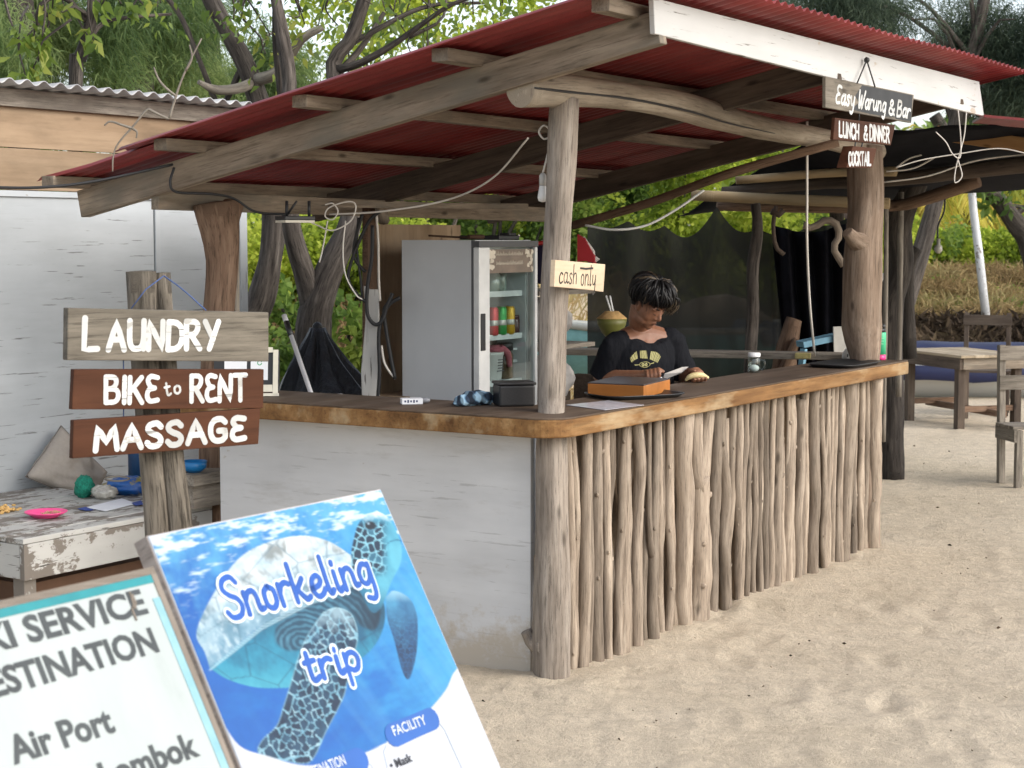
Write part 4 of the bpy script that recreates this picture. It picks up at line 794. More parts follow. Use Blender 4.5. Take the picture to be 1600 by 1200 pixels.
# ================================================================== ON THE COUNTER
def on_counter(px, py, dz=0): return Z(px, py, CT + .0015 + dz)
def cigpack(p, ang, label, s=1):
    t = thing('cigarette_pack', p, label, 'cigarette pack', 'cigarette packs'); a = Vector((math.cos(ang), math.sin(ang), 0)); b = Vector((-a.y, a.x, 0)); m = MB(); m.obox(p + UP * .012 * s, a * .043 * s, b * .028 * s, UP * .0115 * s); m.build('box', plain('white card', (.72, .72, .73), .5, var=.05), t, bevel=.001)
    m = MB()
    for k in range(5): m.obox(p + a * (-.03 + k * .012) * s - b * .0283 * s + UP * .013 * s, a * .0035 * s, b * .0003, UP * (.004 + .002 * (k % 2)) * s)
    m.obox(p + a * .0432 * s + UP * .012 * s, a * .0003, b * .017 * s, UP * .005 * s); m.build('print', plain('dark blue print', (.03, .04, .10), .5), t)
cigpack(on_counter(643, 631), R(12), 'white cigarette pack lying on the left counter near the fridge'); cigpack(B(1.05, 1.85, .912), R(20), 'white cigarette pack on the back rail left of the white driftwood slab')
m = MB(); p = on_counter(664, 630); m.ball(p + UP * .012, (.022, .012, .012), 12, 8); tag(m.build('lighter', plain('grey lighter', (.25, .25, .26), .3)), 'small grey lighter lying beside the cigarette pack on the counter', 'lighter')
def plaid():
    m, t, b = newmat('blue checked cloth'); tc = N(t, 'ShaderNodeTexCoord'); mp = N(t, 'ShaderNodeMapping'); mp.inputs['Rotation'].default_value = (.4, .3, .6); t.links.new(tc.outputs['Object'], mp.inputs[0])
    w1 = N(t, 'ShaderNodeTexWave'); w1.inputs['Scale'].default_value = 9; w2 = N(t, 'ShaderNodeTexWave', bands_direction='Y'); w2.inputs['Scale'].default_value = 7
    for w_ in (w1, w2): w_.inputs['Distortion'].default_value = 2; t.links.new(mp.outputs[0], w_.inputs[0])
    c = ramp(t, w1.outputs[0], [(.35, (.02, .035, .06)), (.55, (.10, .20, .30)), (.8, (.28, .42, .52))]); c = mixc(t, c, ramp(t, w2.outputs[0], [(.4, gray(.45)), (.6, gray(1.25))]), .9, 'MULTIPLY'); t.links.new(c, b.inputs['Base Color']); b.inputs['Roughness'].default_value = .9; return m
m = MB(); p = on_counter(742, 633); pa = (Z(770, 632, CT) - Z(712, 637, CT)).normalized()
for k, (o_, r_) in enumerate(((-.062, .03), (-.02, .036), (.02, .038), (.055, .032))):
    m.ball(p + pa * o_ + UP * (r_ * .75), (r_ * 1.25, r_ * 1.2, r_ * .85), 20, 14, fn=lambda d, k=k: 1 + .26 * mnoise.noise(d * 2.8 + Vector((k * 3, 1, 0))) + .06 * mnoise.noise(d * 9))
m.ball(p - pa * .085 + UP * .012, (.03, .025, .012), 14, 8, fn=lambda d: 1 + .3 * mnoise.noise(d * 3)); o = m.build('cloth', plaid()); remesh(o, .005, 4); tag(o, 'crumpled blue checked cloth lying on the counter beside the black basket', 'cloth')
t = thing('tissue_basket', on_counter(803, 636), 'black woven tissue basket on the counter beside the front post', 'basket'); p = B(.20, .285, CT + .0015)
wm, wt, wb = newmat('black woven rattan'); tc = N(wt, 'ShaderNodeTexCoord'); br = N(wt, 'ShaderNodeTexBrick'); br.inputs['Scale'].default_value = 60; br.inputs['Mortar Size'].default_value = .06; br.inputs['Color1'].default_value = (.022, .02, .022, 1); br.inputs['Color2'].default_value = (.032, .03, .032, 1); br.inputs['Mortar'].default_value = (.006, .006, .006, 1)
mp = N(wt, 'ShaderNodeMapping'); mp.inputs['Rotation'].default_value = (R(90), 0, R(57)); wt.links.new(tc.outputs['Object'], mp.inputs[0]); wt.links.new(mp.outputs[0], br.inputs[0]); wt.links.new(br.outputs[0], wb.inputs['Base Color']); wb.inputs['Roughness'].default_value = .4; bump(wt, wb, br.outputs[1], -.5, .004)
bc = Z(803, 636, CT + .0015) + Vector((.0, .075, 0)); m = MB(); ax, ay = Vector((.97, .24, 0)) , Vector((-.24, .97, 0)); m.obox(bc + UP * .043, ax * .075, ay * .06, UP * .043); m.build('basket_body', wm, t, bevel=.008)
m = MB(); m.obox(bc + UP * .0925, ax * .079, ay * .064, UP * .006); m.build('lid', wm, t, bevel=.004)
m = MB(); m.obox(bc + UP * .0993, ax * .03, ay * .01, UP * .0006); m.build('slot', M['black'], t)
m = MB(); q = [on_counter(x, y, .001) for x, y in ((884, 633), (945, 641), (1006, 633), (950, 626))]; m.prism(q, UP * .0015); mn = m.build('menu_sheet', plain('laminated pale card', (.46, .44, .47), .2, var=.25, scale=30)); tag(mn, 'pale laminated menu sheet lying on the counter by the post', 'menu')
def tray(c, ax, L, W_, label):
    ax = ax.normalized(); ay = Vector((-ax.y, ax.x, 0)); t = thing('tray', c, label, 'tray', 'black trays on the counter'); m = MB()
    def ring(k, z): return [c + ax * (L * k * math.copysign(abs(math.cos(a)) ** .45, math.cos(a))) + ay * (W_ * k * math.copysign(abs(math.sin(a)) ** .45, math.sin(a))) + UP * z for a in [2 * math.pi * i / 48 for i in range(48)]]
    rs = [ring(.86, 0), ring(1, .016), ring(1.0, .019), ring(.97, .018), ring(.85, .004)]; vs = sum(rs, []); n = 48
    fs = [(i * n + k, i * n + (k + 1) % n, (i + 1) * n + (k + 1) % n, (i + 1) * n + k) for i in range(4) for k in range(n)] + [tuple(range(n - 1, -1, -1)), tuple(range(4 * n, 5 * n))]
    m.add(vs, fs, None, True); m.build('tray_body', plain('black tray plastic', (.018, .019, .02), .32), t)
tray(B(.86, .085, CT + .001), U3 * .8 - V3 * .45, .20, .145, 'black tray on the counter with the orange wooden box'); tray(B(3.12, .02, CT + .001), U3, .25, .14, 'black tray on the far end of the counter near the right post')
t = thing('wooden_box', B(.86, .085, CT + .005), 'orange varnished wooden box on a black tray', 'box'); bA, bB_, bC = Z(918, 618, CT + .006), Z(1006, 622, CT + .006), Z(1047, 611, CT + .006)
ow = wood('orange varnished wood', (.36, .12, .025), (.50, .19, .045), (.58, .25, .07), cracks=.08, grain=4, rough=.35, knots=False); m = MB()
e1 = bA - bB_; e2 = (bC - bB_); m.obox((bA + bC) / 2 + UP * .026, e1 / 2, e2 / 2, UP * .026); m.build('box_body', ow, t, bevel=.003)
m = MB(); m.obox((bA + bC) / 2 + UP * .0546, e1 / 2 * 1.0, e2 / 2 * 1.0, UP * .0022); m.build('lid', plain('dark lid', (.055, .045, .045), .35), t, bevel=.001)
t = thing('glass_mug', on_counter(1178, 582), 'glass jar mug with white lid and handle holding white sugar', 'mug'); p = t.location.copy(); m = MB()
m.lathe(p, [(.026, 0), (.031, .004), (.032, .07), (.027, .078), (.0255, .078), (.0295, .068), (.0285, .008)], 24); m.tube(catmull([p + Vector((.03, 0, .062)), p + Vector((.05, 0, .06)), p + Vector((.054, 0, .035)), p + Vector((.046, 0, .016)), p + Vector((.03, 0, .014))], 5), .005, 8)
m.build('glass', gm, t); m = MB(); m.lathe(p + UP * .0795, [(.031, 0), (.032, .003), (.032, .018), (.028, .021)], 24); m.build('lid', plain('white lid', (.75, .75, .75), .35), t); m = MB(); m.ball(p + UP * .022, (.027, .027, .018), 16, 8); m.build('sugar', plain('white sugar', (.8, .8, .8), .9), t)
t = thing('drink_bottle', on_counter(1374, 562), 'green drink bottle with pink base and black cap beside the right post', 'bottle'); p = t.location.copy(); k = .035
m = MB(); m.lathe(p + UP * .030, [(k, 0), (k, .118), (k * .94, .124)], 24); m.build('bottle_body', plain('green bottle', (.06, .50, .24), .35, var=.06), t); m = MB(); m.lathe(p, [(k * .93, 0), (k, .004), (k, .0295)], 24); m.build('base', plain('pink base', (.72, .03, .20), .35), t)
m = MB(); m.lathe(p + UP * .1545, [(k * .9, 0), (k * .9, .018), (k * .7, .022)], 20); m.ball(p + Vector((-.014, 0, .186)), .016, 10, 8); m.ball(p + Vector((.016, 0, .186)), .016, 10, 8); m.build('cap', M['black'], t)
m = MB()
for i in range(3): m.obox(p + Vector((-.004, -.0352, .09 + i * .016)), Vector((.018, 0, 0)), Vector((0, .0008, 0)), UP * .002)
m.build('print', plain('pale print', (.35, .68, .48), .4), t)
t = thing('seashell', on_counter(1327, 560), 'white shell shaped ornament at the foot of the right post', 'ornament'); p = t.location.copy(); m = MB()
m.ball(p + UP * .0, (.042, .03, .06), 20, 12, fn=lambda d: (1 if d.z > 0 else .02) * (1 + .12 * math.sin(math.atan2(d.y, d.x) * 9))); m.build('shell', plain('white shell', (.72, .71, .67), .6), t); m = MB()
for i in range(4): m.obox(p + Vector((-.016 + i * .011, -.031, .018 + .008 * (i % 2))), Vector((.003, 0, 0)), Vector((0, .002, 0)), UP * .008)
m.build('dark_marks', M['black'], t)
m = MB(); p = Y(1255, 560, 10.15); m.obox(p + UP * .016, Vector((.042, -.01, 0)), Vector((.01, .04, 0)), UP * .014); tag(m.build('small_box', plain('yellow card', (.50, .42, .16), .6, var=.3, scale=60), bevel=.001), 'small yellow card box on the rear shelf', 'box')
# white picture stand at the left end
t = thing('notice_stand', on_counter(424, 618), 'cream framed notice stand with papers at the left end of the counter', 'notice stand'); PS = Plane(Y(400, 618, 7.62), Vector((1, .12, 0)), Vector((0, .12, 1))); cream = plain('cream frame', (.66, .62, .50), .6)
m = MB()
def pr_(a, b, h=0): return PS.at(*PS.px(a, b), h)
def bar2(x0, y0, x1, y1, wd): m.beam(pr_(x0, y0), pr_(x1, y1), .02, wd, PS.ey if abs(x1 - x0) > abs(y1 - y0) else PS.ex)
bar2(430, 547, 430, 618, .022); bar2(345, 547, 425.5, 547, .022); bar2(345, 607, 425.5, 607, .03); bar2(345, 617, 436, 617, .012); m.build('frame', cream, t)
m = MB(); m.obox(pr_(385, 578, -.006), PS.ex * .14, PS.ey * .08, PS.n * .003); m.build('backing', M['black'], t); m = MB(); m.prism([pr_(x, y, .0006) for x, y in ((391, 562), (418, 563), (418, 594), (391, 593))], PS.n * -.0008); m.prism([pr_(x, y, .0006) for x, y in ((350, 562), (385, 562), (385, 593), (350, 592))], PS.n * -.0008); m.build('paper', plain('white paper', (.75, .76, .77), .6, var=.03), t)
m = MB(); PSs = Plane(PS.at(0, 0, .001), PS.ex, PS.ey); stroke(m, PSs, [Vector(PSs.px(405 + 3.2 * math.cos(a), 567 + 3.4 * math.sin(a))) for a in np.linspace(.2, 5.8, 12)], .0018, .0003); m.build('green_mark', plain('green logo ink', (.02, .30, .10), .5), t)
# broom, bin bag
t = thing('broom', Y(497, 640, 7.9), 'white broom handle with black grip leaning behind the counter', 'broom'); a, b = Y(444, 493, 8.35), Y(512, 690, 7.85); d = (b - a)
m = MB(); m.tube([a + d * .17, a + d * 2.3], .011, 10); m.build('handle', plain('white enamel', (.70, .70, .70), .35), t); m = MB(); m.tube([a + d * .055, a + d * .17], .0135, 10); m.build('grip', M['black'], t); m = MB(); m.tube([a, a + d * .055], .0125, 10, rcap=True); m.build('end_cap', plain('grey cap', (.5, .5, .5), .4), t)
bagm, bt, bb = newmat('black bin liner'); bb.inputs['Base Color'].default_value = (.009, .009, .011, 1); bb.inputs['Roughness'].default_value = .36; bb.inputs['Specular IOR Level'].default_value = .35; tc = N(bt, 'ShaderNodeTexCoord'); bump(bt, bb, noise_of(bt, tc.outputs['Object'], 9, 7, .6, (2.2, 2.2, .45)), .55, .05)
top = Y(496, 512, 10.3); base = Y(505, 690, 10.2); m = MB(); n, mm = 56, 26; vs = []
for i in range(mm + 1):
    s = i / mm; c = top.lerp(base, s); rad = .05 + .46 * s ** 1.2 * (1 if s < .8 else 1 - (s - .8) * .6)
    for k in range(n):
        th = 2 * math.pi * k / n; fold = 1 + (.17 * math.sin(th * 9 + s * 1.2) + .1 * math.sin(th * 17 + 1.3 * s)) * (1 - s * .55) * min(1, s * 6) + .22 * mnoise.noise(Vector((math.cos(th) * 1.4, math.sin(th) * 1.4, s * 2.2))) + .06 * mnoise.noise(Vector((math.cos(th) * 5, math.sin(th) * 5, s * 6)))
        vs.append(c + Vector((math.cos(th) * rad * fold * (1.02 if math.cos(th) > 0 else .86), math.sin(th) * rad * fold * .75, 0)))
m.add(vs, [(i * n + k, i * n + (k + 1) % n, (i + 1) * n + (k + 1) % n, (i + 1) * n + k)[::-1] for i in range(mm) for k in range(n)] + [tuple(range(n))], None, True); m.ball(top, (.03, .03, .035), 12, 8)
bag = m.build('bin_bag', bagm); tag(bag, 'black plastic bin bag tied to the forked tree trunk', 'bin bag')
# ================================================================== CABLES AND SMALL THINGS UP HIGH
def cord(pts, r, mat, name, label, cat='cable', extra=()):
    m = MB(); m.tube(catmull(pts, 7), r, 6, cap=True)
    o = tag(m.build(name, mat), label, cat)
    for e in extra: m = MB(); m.tube(catmull(e, 7), r, 6); m.build('strand', mat, o)
    return o
bk = M['blackrubber']; wc = M['whitecord']; Q = lambda L, d: [Y(x, y, d) for x, y in L]
cord(Q([(594, 330), (577, 345), (560, 380), (547, 415), (545, 440), (560, 462), (572, 472)], 8.72), .0085, bk, 'cable', 'black cable looping left of the driftwood slab', extra=[Q([(566, 335), (556, 370), (553, 400), (566, 420), (572, 424)], 8.73)])
cord(Q([(560, 340), (557, 380), (560, 410), (564, 440), (566, 470)], 8.73), .0065, bk, 'cable', 'thin black cable hanging inside the looped cable')
cord(Q([(582, 352), (581, 400), (574, 450), (574, 490), (586, 507), (598, 500), (604, 480), (612, 462)], 8.72), .0095, bk, 'cable', 'thick black cable drooping across the white driftwood slab')
cord(Q([(625, 465), (610, 474), (600, 490), (592, 520), (593, 580), (590, 625)], 8.73), .0095, bk, 'cable', 'black cable bundle tied beside the fridge running down', extra=[Q([(613, 458), (608, 472), (600, 486), (604, 520), (610, 555), (617, 592)], 8.74)])
cord(Q([(588, 335), (591, 380), (592, 440), (594, 470)], 8.74), .006, wc, 'cable', 'white cable hanging down the post left of the fridge', extra=[Q([(596, 540), (600, 565), (608, 580), (618, 592)], 8.74)])
cord(Q([(508, 320), (520, 318), (528, 330), (520, 343), (508, 338), (515, 324), (545, 315), (556, 322), (548, 345), (520, 360), (496, 352), (480, 345)], 8.05), .0032, wc, 'wire_coil', 'coil of white wire hanging from the back header', extra=[Q([(540, 345), (536, 390), (540, 430), (556, 460), (566, 468)], 8.05), Q([(512, 345), (504, 390), (499, 410)], 8.05)])
cord([Y(272, 262, 7.62), Y(266, 285, 7.6), Y(276, 300, 7.62), Y(330, 303, 7.75), Y(365, 310, 7.85), Y(400, 331, 7.9), Y(450, 335, 8.0)], .006, bk, 'cable', 'black cable wrapped round the left roof rafter', extra=[[Y(-40, 292, 7.3), Y(60, 293, 7.36), Y(150, 283, 7.45), Y(270, 257, 7.6)]])
cord([Y(515, 335, 8.2), Y(600, 330, 8.1), Y(700, 312, 8.0), Y(770, 278, 7.8), Y(825, 216, 7.5)], .0045, wc, 'cord', 'white cord slung below the roof from the back header', 'cord')
cord([Y(915, 352, 8.9), Y(960, 359, 8.8), Y(1010, 352, 8.8), Y(1060, 325, 8.8), Y(1100, 297, 8.8)], .006, plain('bright white cable', (.75, .74, .70), .6), 'cable', 'bright white cable sagging behind the cash only sign')
cord([Y(1261, 190, 9.3), Y(1261, 300, 9.4), Y(1261, 380, 9.5), Y(1265, 470, 9.7), Y(1273, 556, 9.95)], .0065, wc, 'cord', 'white cord hanging straight down to the rear shelf', 'cord')
cord([Y(1497, 172, 9.4), Y(1501, 215, 9.4), Y(1500, 246, 9.4), Y(1488, 240, 9.4), Y(1478, 222, 9.4), Y(1462, 206, 9.4)], .0032, wc, 'cord', 'white cord knotted under the right end of the fascia', 'cord', extra=[Q([(1510, 176), (1506, 215), (1494, 260), (1492, 285), (1503, 275), (1497, 250)], 9.42), Q([(1400, 262), (1440, 250), (1500, 240), (1560, 232), (1605, 240)], 9.6)])
t = thing('floodlight', Y(462, 345, 7.88), 'slim black floodlight bracketed under the back header', 'lamp'); m = MB(); p = Y(461, 341, 7.88); m.obox(p, Vector((.062, .035, 0)), Vector((-.03, .055, 0)), UP * .009); m.build('lamp_body', M['black'], t, bevel=.003)
m = MB(); m.obox(p - UP * .0145, Vector((.06, .034, 0)), Vector((-.029, .053, 0)), UP * .005); m.build('lens', plain('cream lens', (.60, .55, .45), .4), t); m = MB()
for x in (448, 483): m.tube([Y(x, 340, 7.88), Y(x, 314, 7.88)], .007, 6)
m.tube([Y(450, 334, 7.88), Y(464, 314, 7.88)], .005, 6); m.build('bracket', M['black'], t)
t = thing('light_bulb', Y(853, 300, 7.2), 'white light bulb hanging by its cord behind the front post', 'bulb'); m = MB(); p = Y(848, 316, 7.2); m.lathe(p, [(.004, 0), (.017, .005), (.021, .018), (.020, .03), (.014, .062), (.0135, .066)], 18); m.build('bulb_glass', plain('white bulb', (.72, .71, .68), .3), t); m = MB(); m.lathe(p + UP * .0665, [(.0145, 0), (.0145, .04), (.008, .05)], 14); m.build('socket', plain('grey socket', (.5, .48, .44), .5), t)
m = MB(); m.tube(catmull([p + UP * .115, Y(858, 230, 7.2), Y(859, 205, 7.2), Y(850, 196, 7.2), Y(842, 206, 7.2), Y(850, 217, 7.2), Y(862, 213, 7.2)], 6), .004, 6); m.build('cord', wc, t)
# coconut with straws, red and white flag
t = thing('coconut', Y(955, 500, 9.45), 'green coconut drink with its top cut to husk, hung up as decoration', 'coconut'); p = Y(956, 500, 9.45); co_m, ct_, cb_ = newmat('coconut skin'); tc = N(ct_, 'ShaderNodeTexCoord'); ct_.links.new(ramp(ct_, noise_of(ct_, tc.outputs['Object'], 5, 6), [(.3, (.07, .075, .015)), (.6, (.14, .14, .03)), (.8, (.17, .10, .04))]), cb_.inputs['Base Color']); cb_.inputs['Roughness'].default_value = .5
m = MB(); m.lathe(p - UP * .105, [(.004, 0), (.03, .012), (.055, .04), (.075, .08), (.08, .112)], 22); m.build('shell', co_m, t); m = MB(); m.lathe(p + UP * .007, [(.0805, 0), (.079, .004), (.035, .040), (.026, .041), (.01, .03)], 22); m.build('cut_husk', plain('cut husk', (.42, .26, .10), .9, var=.3, scale=40, bs=.4), t)
m = MB(); m.tube([p + UP * .03, Y(947, 462, 9.45)], .0045, 6); m.tube([p + UP * .03 + Vector((.01, 0, 0)), Y(953, 462, 9.45)], .0045, 6); tag(m.build('straw', plain('white straw', (.75, .75, .72), .4)), 'two white straws standing in the coconut', 'straws')
m = MB(); fp = [(x, y) for x, y in ((902, 366), (912, 372), (928, 400), (929, 411), (915, 408), (902, 409))]; fm_ = [Y(x, y, 9.9) for x, y in fp]; m.prism(fm_, Vector((.01, .03, 0))); t = thing('flag', Y(910, 410, 9.9), 'red and white cloth flag hanging behind the front post', 'flag'); m.build('red_half', plain('red cloth', (.33, .015, .02), .85, bs=.3), t)
m = MB(); m.prism([Y(x, y, 9.92) for x, y in ((911, 370), (927, 392), (928, 400), (935, 405), (926, 412), (928.5, 402))], Vector((.01, .03, 0))); m.build('white_half', plain('white cloth', (.6, .58, .54), .85, bs=.3), t)
# ================================================================== THE WHITE SHACK ON THE LEFT
SH = Plane(B(0, 3.0, 0), U3, UP)
shack = thing('shack', SH.at(-.6, 0, -.5) * 1.0, 'white painted plywood shack with brown boarded gable and tin roof on the left', 'shack')
a0 = SH.px(0, 297); aj = SH.px(240, 316); a1 = SH.px(372, 330); ztop = a0[1]
def shbox(u0, u1, z0, z1, d0, d1, g=0):   # d = distance in front of the wall face
    m = MB(); m.obox(SH.at((u0 + u1) / 2, (z0 + z1) / 2, (d0 + d1) / 2), SH.ex * (u1 - u0) / 2, SH.ey * (z1 - z0) / 2, SH.n * (d1 - d0) / 2, g); return m
uL = -2.6
shbox(uL, aj[0] - .004, 0, ztop, -.02, 0).build('wall_panel', M['shackwhite'], shack); shbox(aj[0] + .004, a1[0], 0, ztop, -.018, .002).build('wall_panel', M['shackwhite'], shack)
shbox(a1[0] + .001, a1[0] + .06, 0, ztop + .02, -.03, .012, 1).build('corner_post', M['shackwhite'], shack)
shbox(uL, a1[0] - .002, ztop - .028, ztop, .0035, .012).build('batten', M['shackwhite'], shack); shbox(aj[0] - .0, aj[0] + .035, .0, ztop - .03, .0035, .011, 1).build('batten', M['shackwhite'], shack)
bA = SH.px(0, 230); bT = SH.px(0, 158); 
shbox(uL, a1[0] + .08, ztop + .003, bA[1] - .002, -.01, .012).build('gable_board', M['ply'], shack, bevel=.002); shbox(uL, a1[0] + .08, bA[1] + .002, bT[1] + .06, -.008, .014).build('gable_board', M['ply'], shack, bevel=.002)
fp0 = SH.px(0, 166); fp1 = SH.px(0, 138)
shbox(uL, a1[0] + .22, fp0[1], fp1[1], .016, .045).build('fascia', M['greywood'], shack, bevel=.002)
m = MB(); nu = 330; nv = 6; vs = []; gs = []
for i in range(nv + 1):
    for j in range(nu + 1):
        uu = uL + (a1[0] + .3 - uL) * j / nu; dd = .16 - 1.9 * i / nv
        vs.append(SH.at(uu, fp1[1] + .022 - i * .012 + .013 * math.sin(uu / .105 * 2 * math.pi), dd)); gs.append((uu, dd, 0))
m.add(vs, [(i * (nu + 1) + j, i * (nu + 1) + j + 1, (i + 1) * (nu + 1) + j + 1, (i + 1) * (nu + 1) + j) for i in range(nv) for j in range(nu)], gs, True); m.build('roof', M['tin'], shack, solid=.005)
m = MB(); d = V3 * 1.6; p0 = SH.at(a1[0] + .06, 0, -.021); m.prism([p0, p0 + UP * ztop, p0 + d + UP * ztop, p0 + d], U3 * -.02); m.build('wall_panel', M['shackwhite'], shack)
m = MB(); m.beam(Y(364, 336, 8.15), Y(366, 960, 8.1), .03, .05, V3); tag(m.build('plank_post', M['greywood']), 'narrow grey plank standing between the brown trunk and the shack corner', 'plank')
m = MB()
for L in ([(264, 186), (240, 175), (230, 172), (214, 190), (206, 200), (184, 225), (177, 245), (176, 268)], [(206, 200), (190, 195), (172, 190), (163, 196)], [(206, 200), (214, 206), (213, 216)], [(265, 185), (275, 150), (290, 110), (315, 60)], [(275, 150), (252, 130), (240, 105)], [(290, 110), (300, 90), (296, 70)]):
    m.tube(catmull([Y(x, y, 7.35) for x, y in L], 5), [.006, .003], 6, .3, 20)
tag(m.build('dead_twig', M['greywood']), 'dead forked twig hanging in front of the shack gable', 'twig')
# ------------------------------------------------------------------ the white slatted table before it
BH = .505; c0 = Z(37, 843, BH); ub, vb = (c0 - O3).dot(U3), (c0 - O3).dot(V3)
tb = thing('slatted_table', B(ub + .55, vb + .4, 0), 'flaking white slatted table in front of the white shack', 'table')
m = MB(); L = 1.12; D = 2.95 - vb; k = 0; y_ = 0
while y_ < D - .03:
    wd = min(.105, D - y_); m.bbox(ub, ub + L, vb + y_ + .003, vb + y_ + wd - .003, BH - .022 + .002 * (k % 3), BH + .0015 * (k % 2), 0); y_ += wd; k += 1
m.build('tabletop', M['shabby'], tb, bevel=.003)
m = MB(); m.bbox(ub + .004, ub + L, vb + .004, vb + .03, BH - .17, BH - .024, 0); m.build('apron', M['shabby'], tb, bevel=.003); m = MB(); m.bbox(ub + .005, ub + .03, vb + .032, vb + D, BH - .165, BH - .024, 1); m.build('apron', M['shabby'], tb, bevel=.003)
for uu, vv in ((.03, .035), (.03, D - .1), (L - .1, .035), (L - .1, D - .1)): m = MB(); m.bbox(ub + uu, ub + uu + .065, vb + vv, vb + vv + .065, -.02, BH - .026, 2); m.build('leg', M['shabby'], tb, bevel=.004)
m = MB(); m.bbox(ub + .032, ub + .055, vb + .1, vb + D - .1, .16, .23, 1); m.build('rail', M['shabby'], tb)
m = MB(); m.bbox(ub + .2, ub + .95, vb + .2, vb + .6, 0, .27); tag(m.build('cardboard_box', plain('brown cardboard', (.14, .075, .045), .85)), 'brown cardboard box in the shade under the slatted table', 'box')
# cushion leaning on the wall
CPl = [SH.px(80, 664), SH.px(137, 735), SH.px(98, 783), SH.px(11, 742)]
m = MB(); n = 22; lay = {1: [], -1: []}; vs = []; gs = []
for sgn in (1, -1):
    for i in range(n + 1):
        for j in range(n + 1):
            s, t_ = i / n * 2 - 1, j / n * 2 - 1; s2, t2 = (s + 1) / 2, (t_ + 1) / 2
            pa = Vector(CPl[0]) * (1 - s2) * (1 - t2) + Vector(CPl[1]) * s2 * (1 - t2) + Vector(CPl[2]) * s2 * t2 + Vector(CPl[3]) * (1 - s2) * t2
            ctr = sum((Vector(q) for q in CPl), Vector((0, 0))) / 4; pa += (ctr - pa) * -.10 * (max(0, 1 - abs(s)) * (abs(t_)) + max(0, 1 - abs(t_)) * abs(s)) * -1 * .4
            q = max(0, (1 - s ** 2) * (1 - t_ ** 2)) ** .42; hh = .075 * q * (1 + .22 * mnoise.noise(Vector((s * 1.3, t_ * 1.3, 4)))) + .02 * q * mnoise.noise(Vector((s * 1.2 + t_ * 2.5, t_ * 1.2 - s * 2, 1)) * 1.6)
            low = (pa.y - CPl[2][1]); vs.append(SH.at(pa.x, pa.y, .17 - .12 * min(1, low / .45) + sgn * hh)); gs.append((s, t_, sgn))
N1 = (n + 1) ** 2; fs = []
for i in range(n):
    for j in range(n):
        a = i * (n + 1) + j; fs.append((a, a + 1, a + n + 2, a + n + 1)); fs.append((a + N1, a + n + 1 + N1, a + n + 2 + N1, a + 1 + N1))
m.add(vs, fs, gs, True); cu = m.build('cushion', plain('taupe canvas', (.34, .30, .255), .95, var=.08, scale=60, bs=.15)); tag(cu, 'taupe canvas cushion standing on its corner against the white shack', 'cushion')
m = MB(); edge = [vs[0 * (n + 1) + j] for j in range(n + 1)] + [vs[i * (n + 1) + n] for i in range(1, n + 1)] + [vs[n * (n + 1) + j] for j in range(n - 1, -1, -1)] + [vs[i * (n + 1)] for i in range(n - 1, -1, -1)]
m.tube([p for i, p in enumerate(edge) if i % 2 == 0], .0028, 6); m.build('piping', plain('dark piping', (.16, .14, .12), .9), cu)
t = thing('plate', Z(72, 808, BH + .003), 'bright pink plastic plate with rice leftovers on the slatted table', 'plate'); p = t.location.copy(); m = MB(); m.lathe(p, [(.05, 0), (.056, .004), (.088, .026), (.091, .026), (.089, .022), (.058, .0065), (.03, .004)], 32); m.build('plate_body', plain('pink plastic', (.80, .07, .26), .35, var=.04), t)
m = MB(); rr = random.Random(5)
for k in range(170):
    a, q = rr.uniform(0, 6.28), rr.random() ** .6 * .04; c = p + Vector((.02 + math.cos(a) * q * 1.2, .02 + math.sin(a) * q, .008 + rr.random() * (.02 - q * .3))); d = Vector((rr.gauss(0, 1), rr.gauss(0, 1), rr.gauss(0, .4))).normalized() * .0035; m.tube([c - d, c + d], .0014, 5, rcap=True)
tag(m.build('rice', plain('rice and scraps', (.50, .33, .20), .8, var=.5, scale=160)), 'rice leftovers heaped on the pink plate', 'food')
m = MB()
for k in range(60): c = Z(6, 800, BH + .003) + Vector((rr.gauss(0, .025), rr.gauss(0, .03), rr.random() * .022 + .003)); m.ball(c, (.01, .008, .006), 6, 4)
tag(m.build('food_scraps', plain('yellow fried scraps', (.55, .34, .12), .8, var=.35, scale=60)), 'yellow fried scraps on the left edge of the slatted table', 'food')
def lump(px, py, z, rad, mat, name, label, cat, seed, amp=.25, fr_=3.2, vox=.006):
    m = MB(); m.ball(Z(px, py, z) + UP * rad[2] * .8, rad, 24, 16, fn=lambda d: 1 + amp * mnoise.noise(d * fr_ + Vector((seed, 0, 0))) + .08 * mnoise.noise(d * 11 + Vector((seed, 2, 0)))); return tag(m.build(name, mat), label, cat)
lump(132, 776, BH + .001, (.045, .06, .055), plain('green netting', (.01, .20, .13), .9, var=.5, scale=90, bs=.8), 'netting_bundle', 'bundle of green netting beside the cushion', 'netting', 3)
lump(163, 779, BH + .001, (.06, .05, .035), plain('clear crumpled plastic', (.40, .38, .33), .25, var=.4, scale=40, bs=.6, coat=.6), 'plastic_bag', 'crumpled clear plastic bag on the slatted table', 'bag', 8, .35, 4)
lump(205, 772, BH + .001, (.13, .07, .045), blotch('blue and yellow cloth', [(.40, (.30, .24, .03)), (.47, (.01, .08, .30)), (.7, (.015, .13, .42))], 9), 'cloth_bundle', 'blue and yellow cloth bundle on the slatted table', 'cloth', 12, .3)
m = MB(); p = Z(222, 764, BH + .001) + Vector((0, .1, 0)); m.lathe(p, [(.07, 0), (.085, .01), (.085, .2), (.08, .225), (.035, .25), (.033, .28)], 24); tag(m.build('water_container', plain('dark blue plastic', (.012, .055, .14), .35)), 'dark blue plastic water container behind the sign post', 'container')
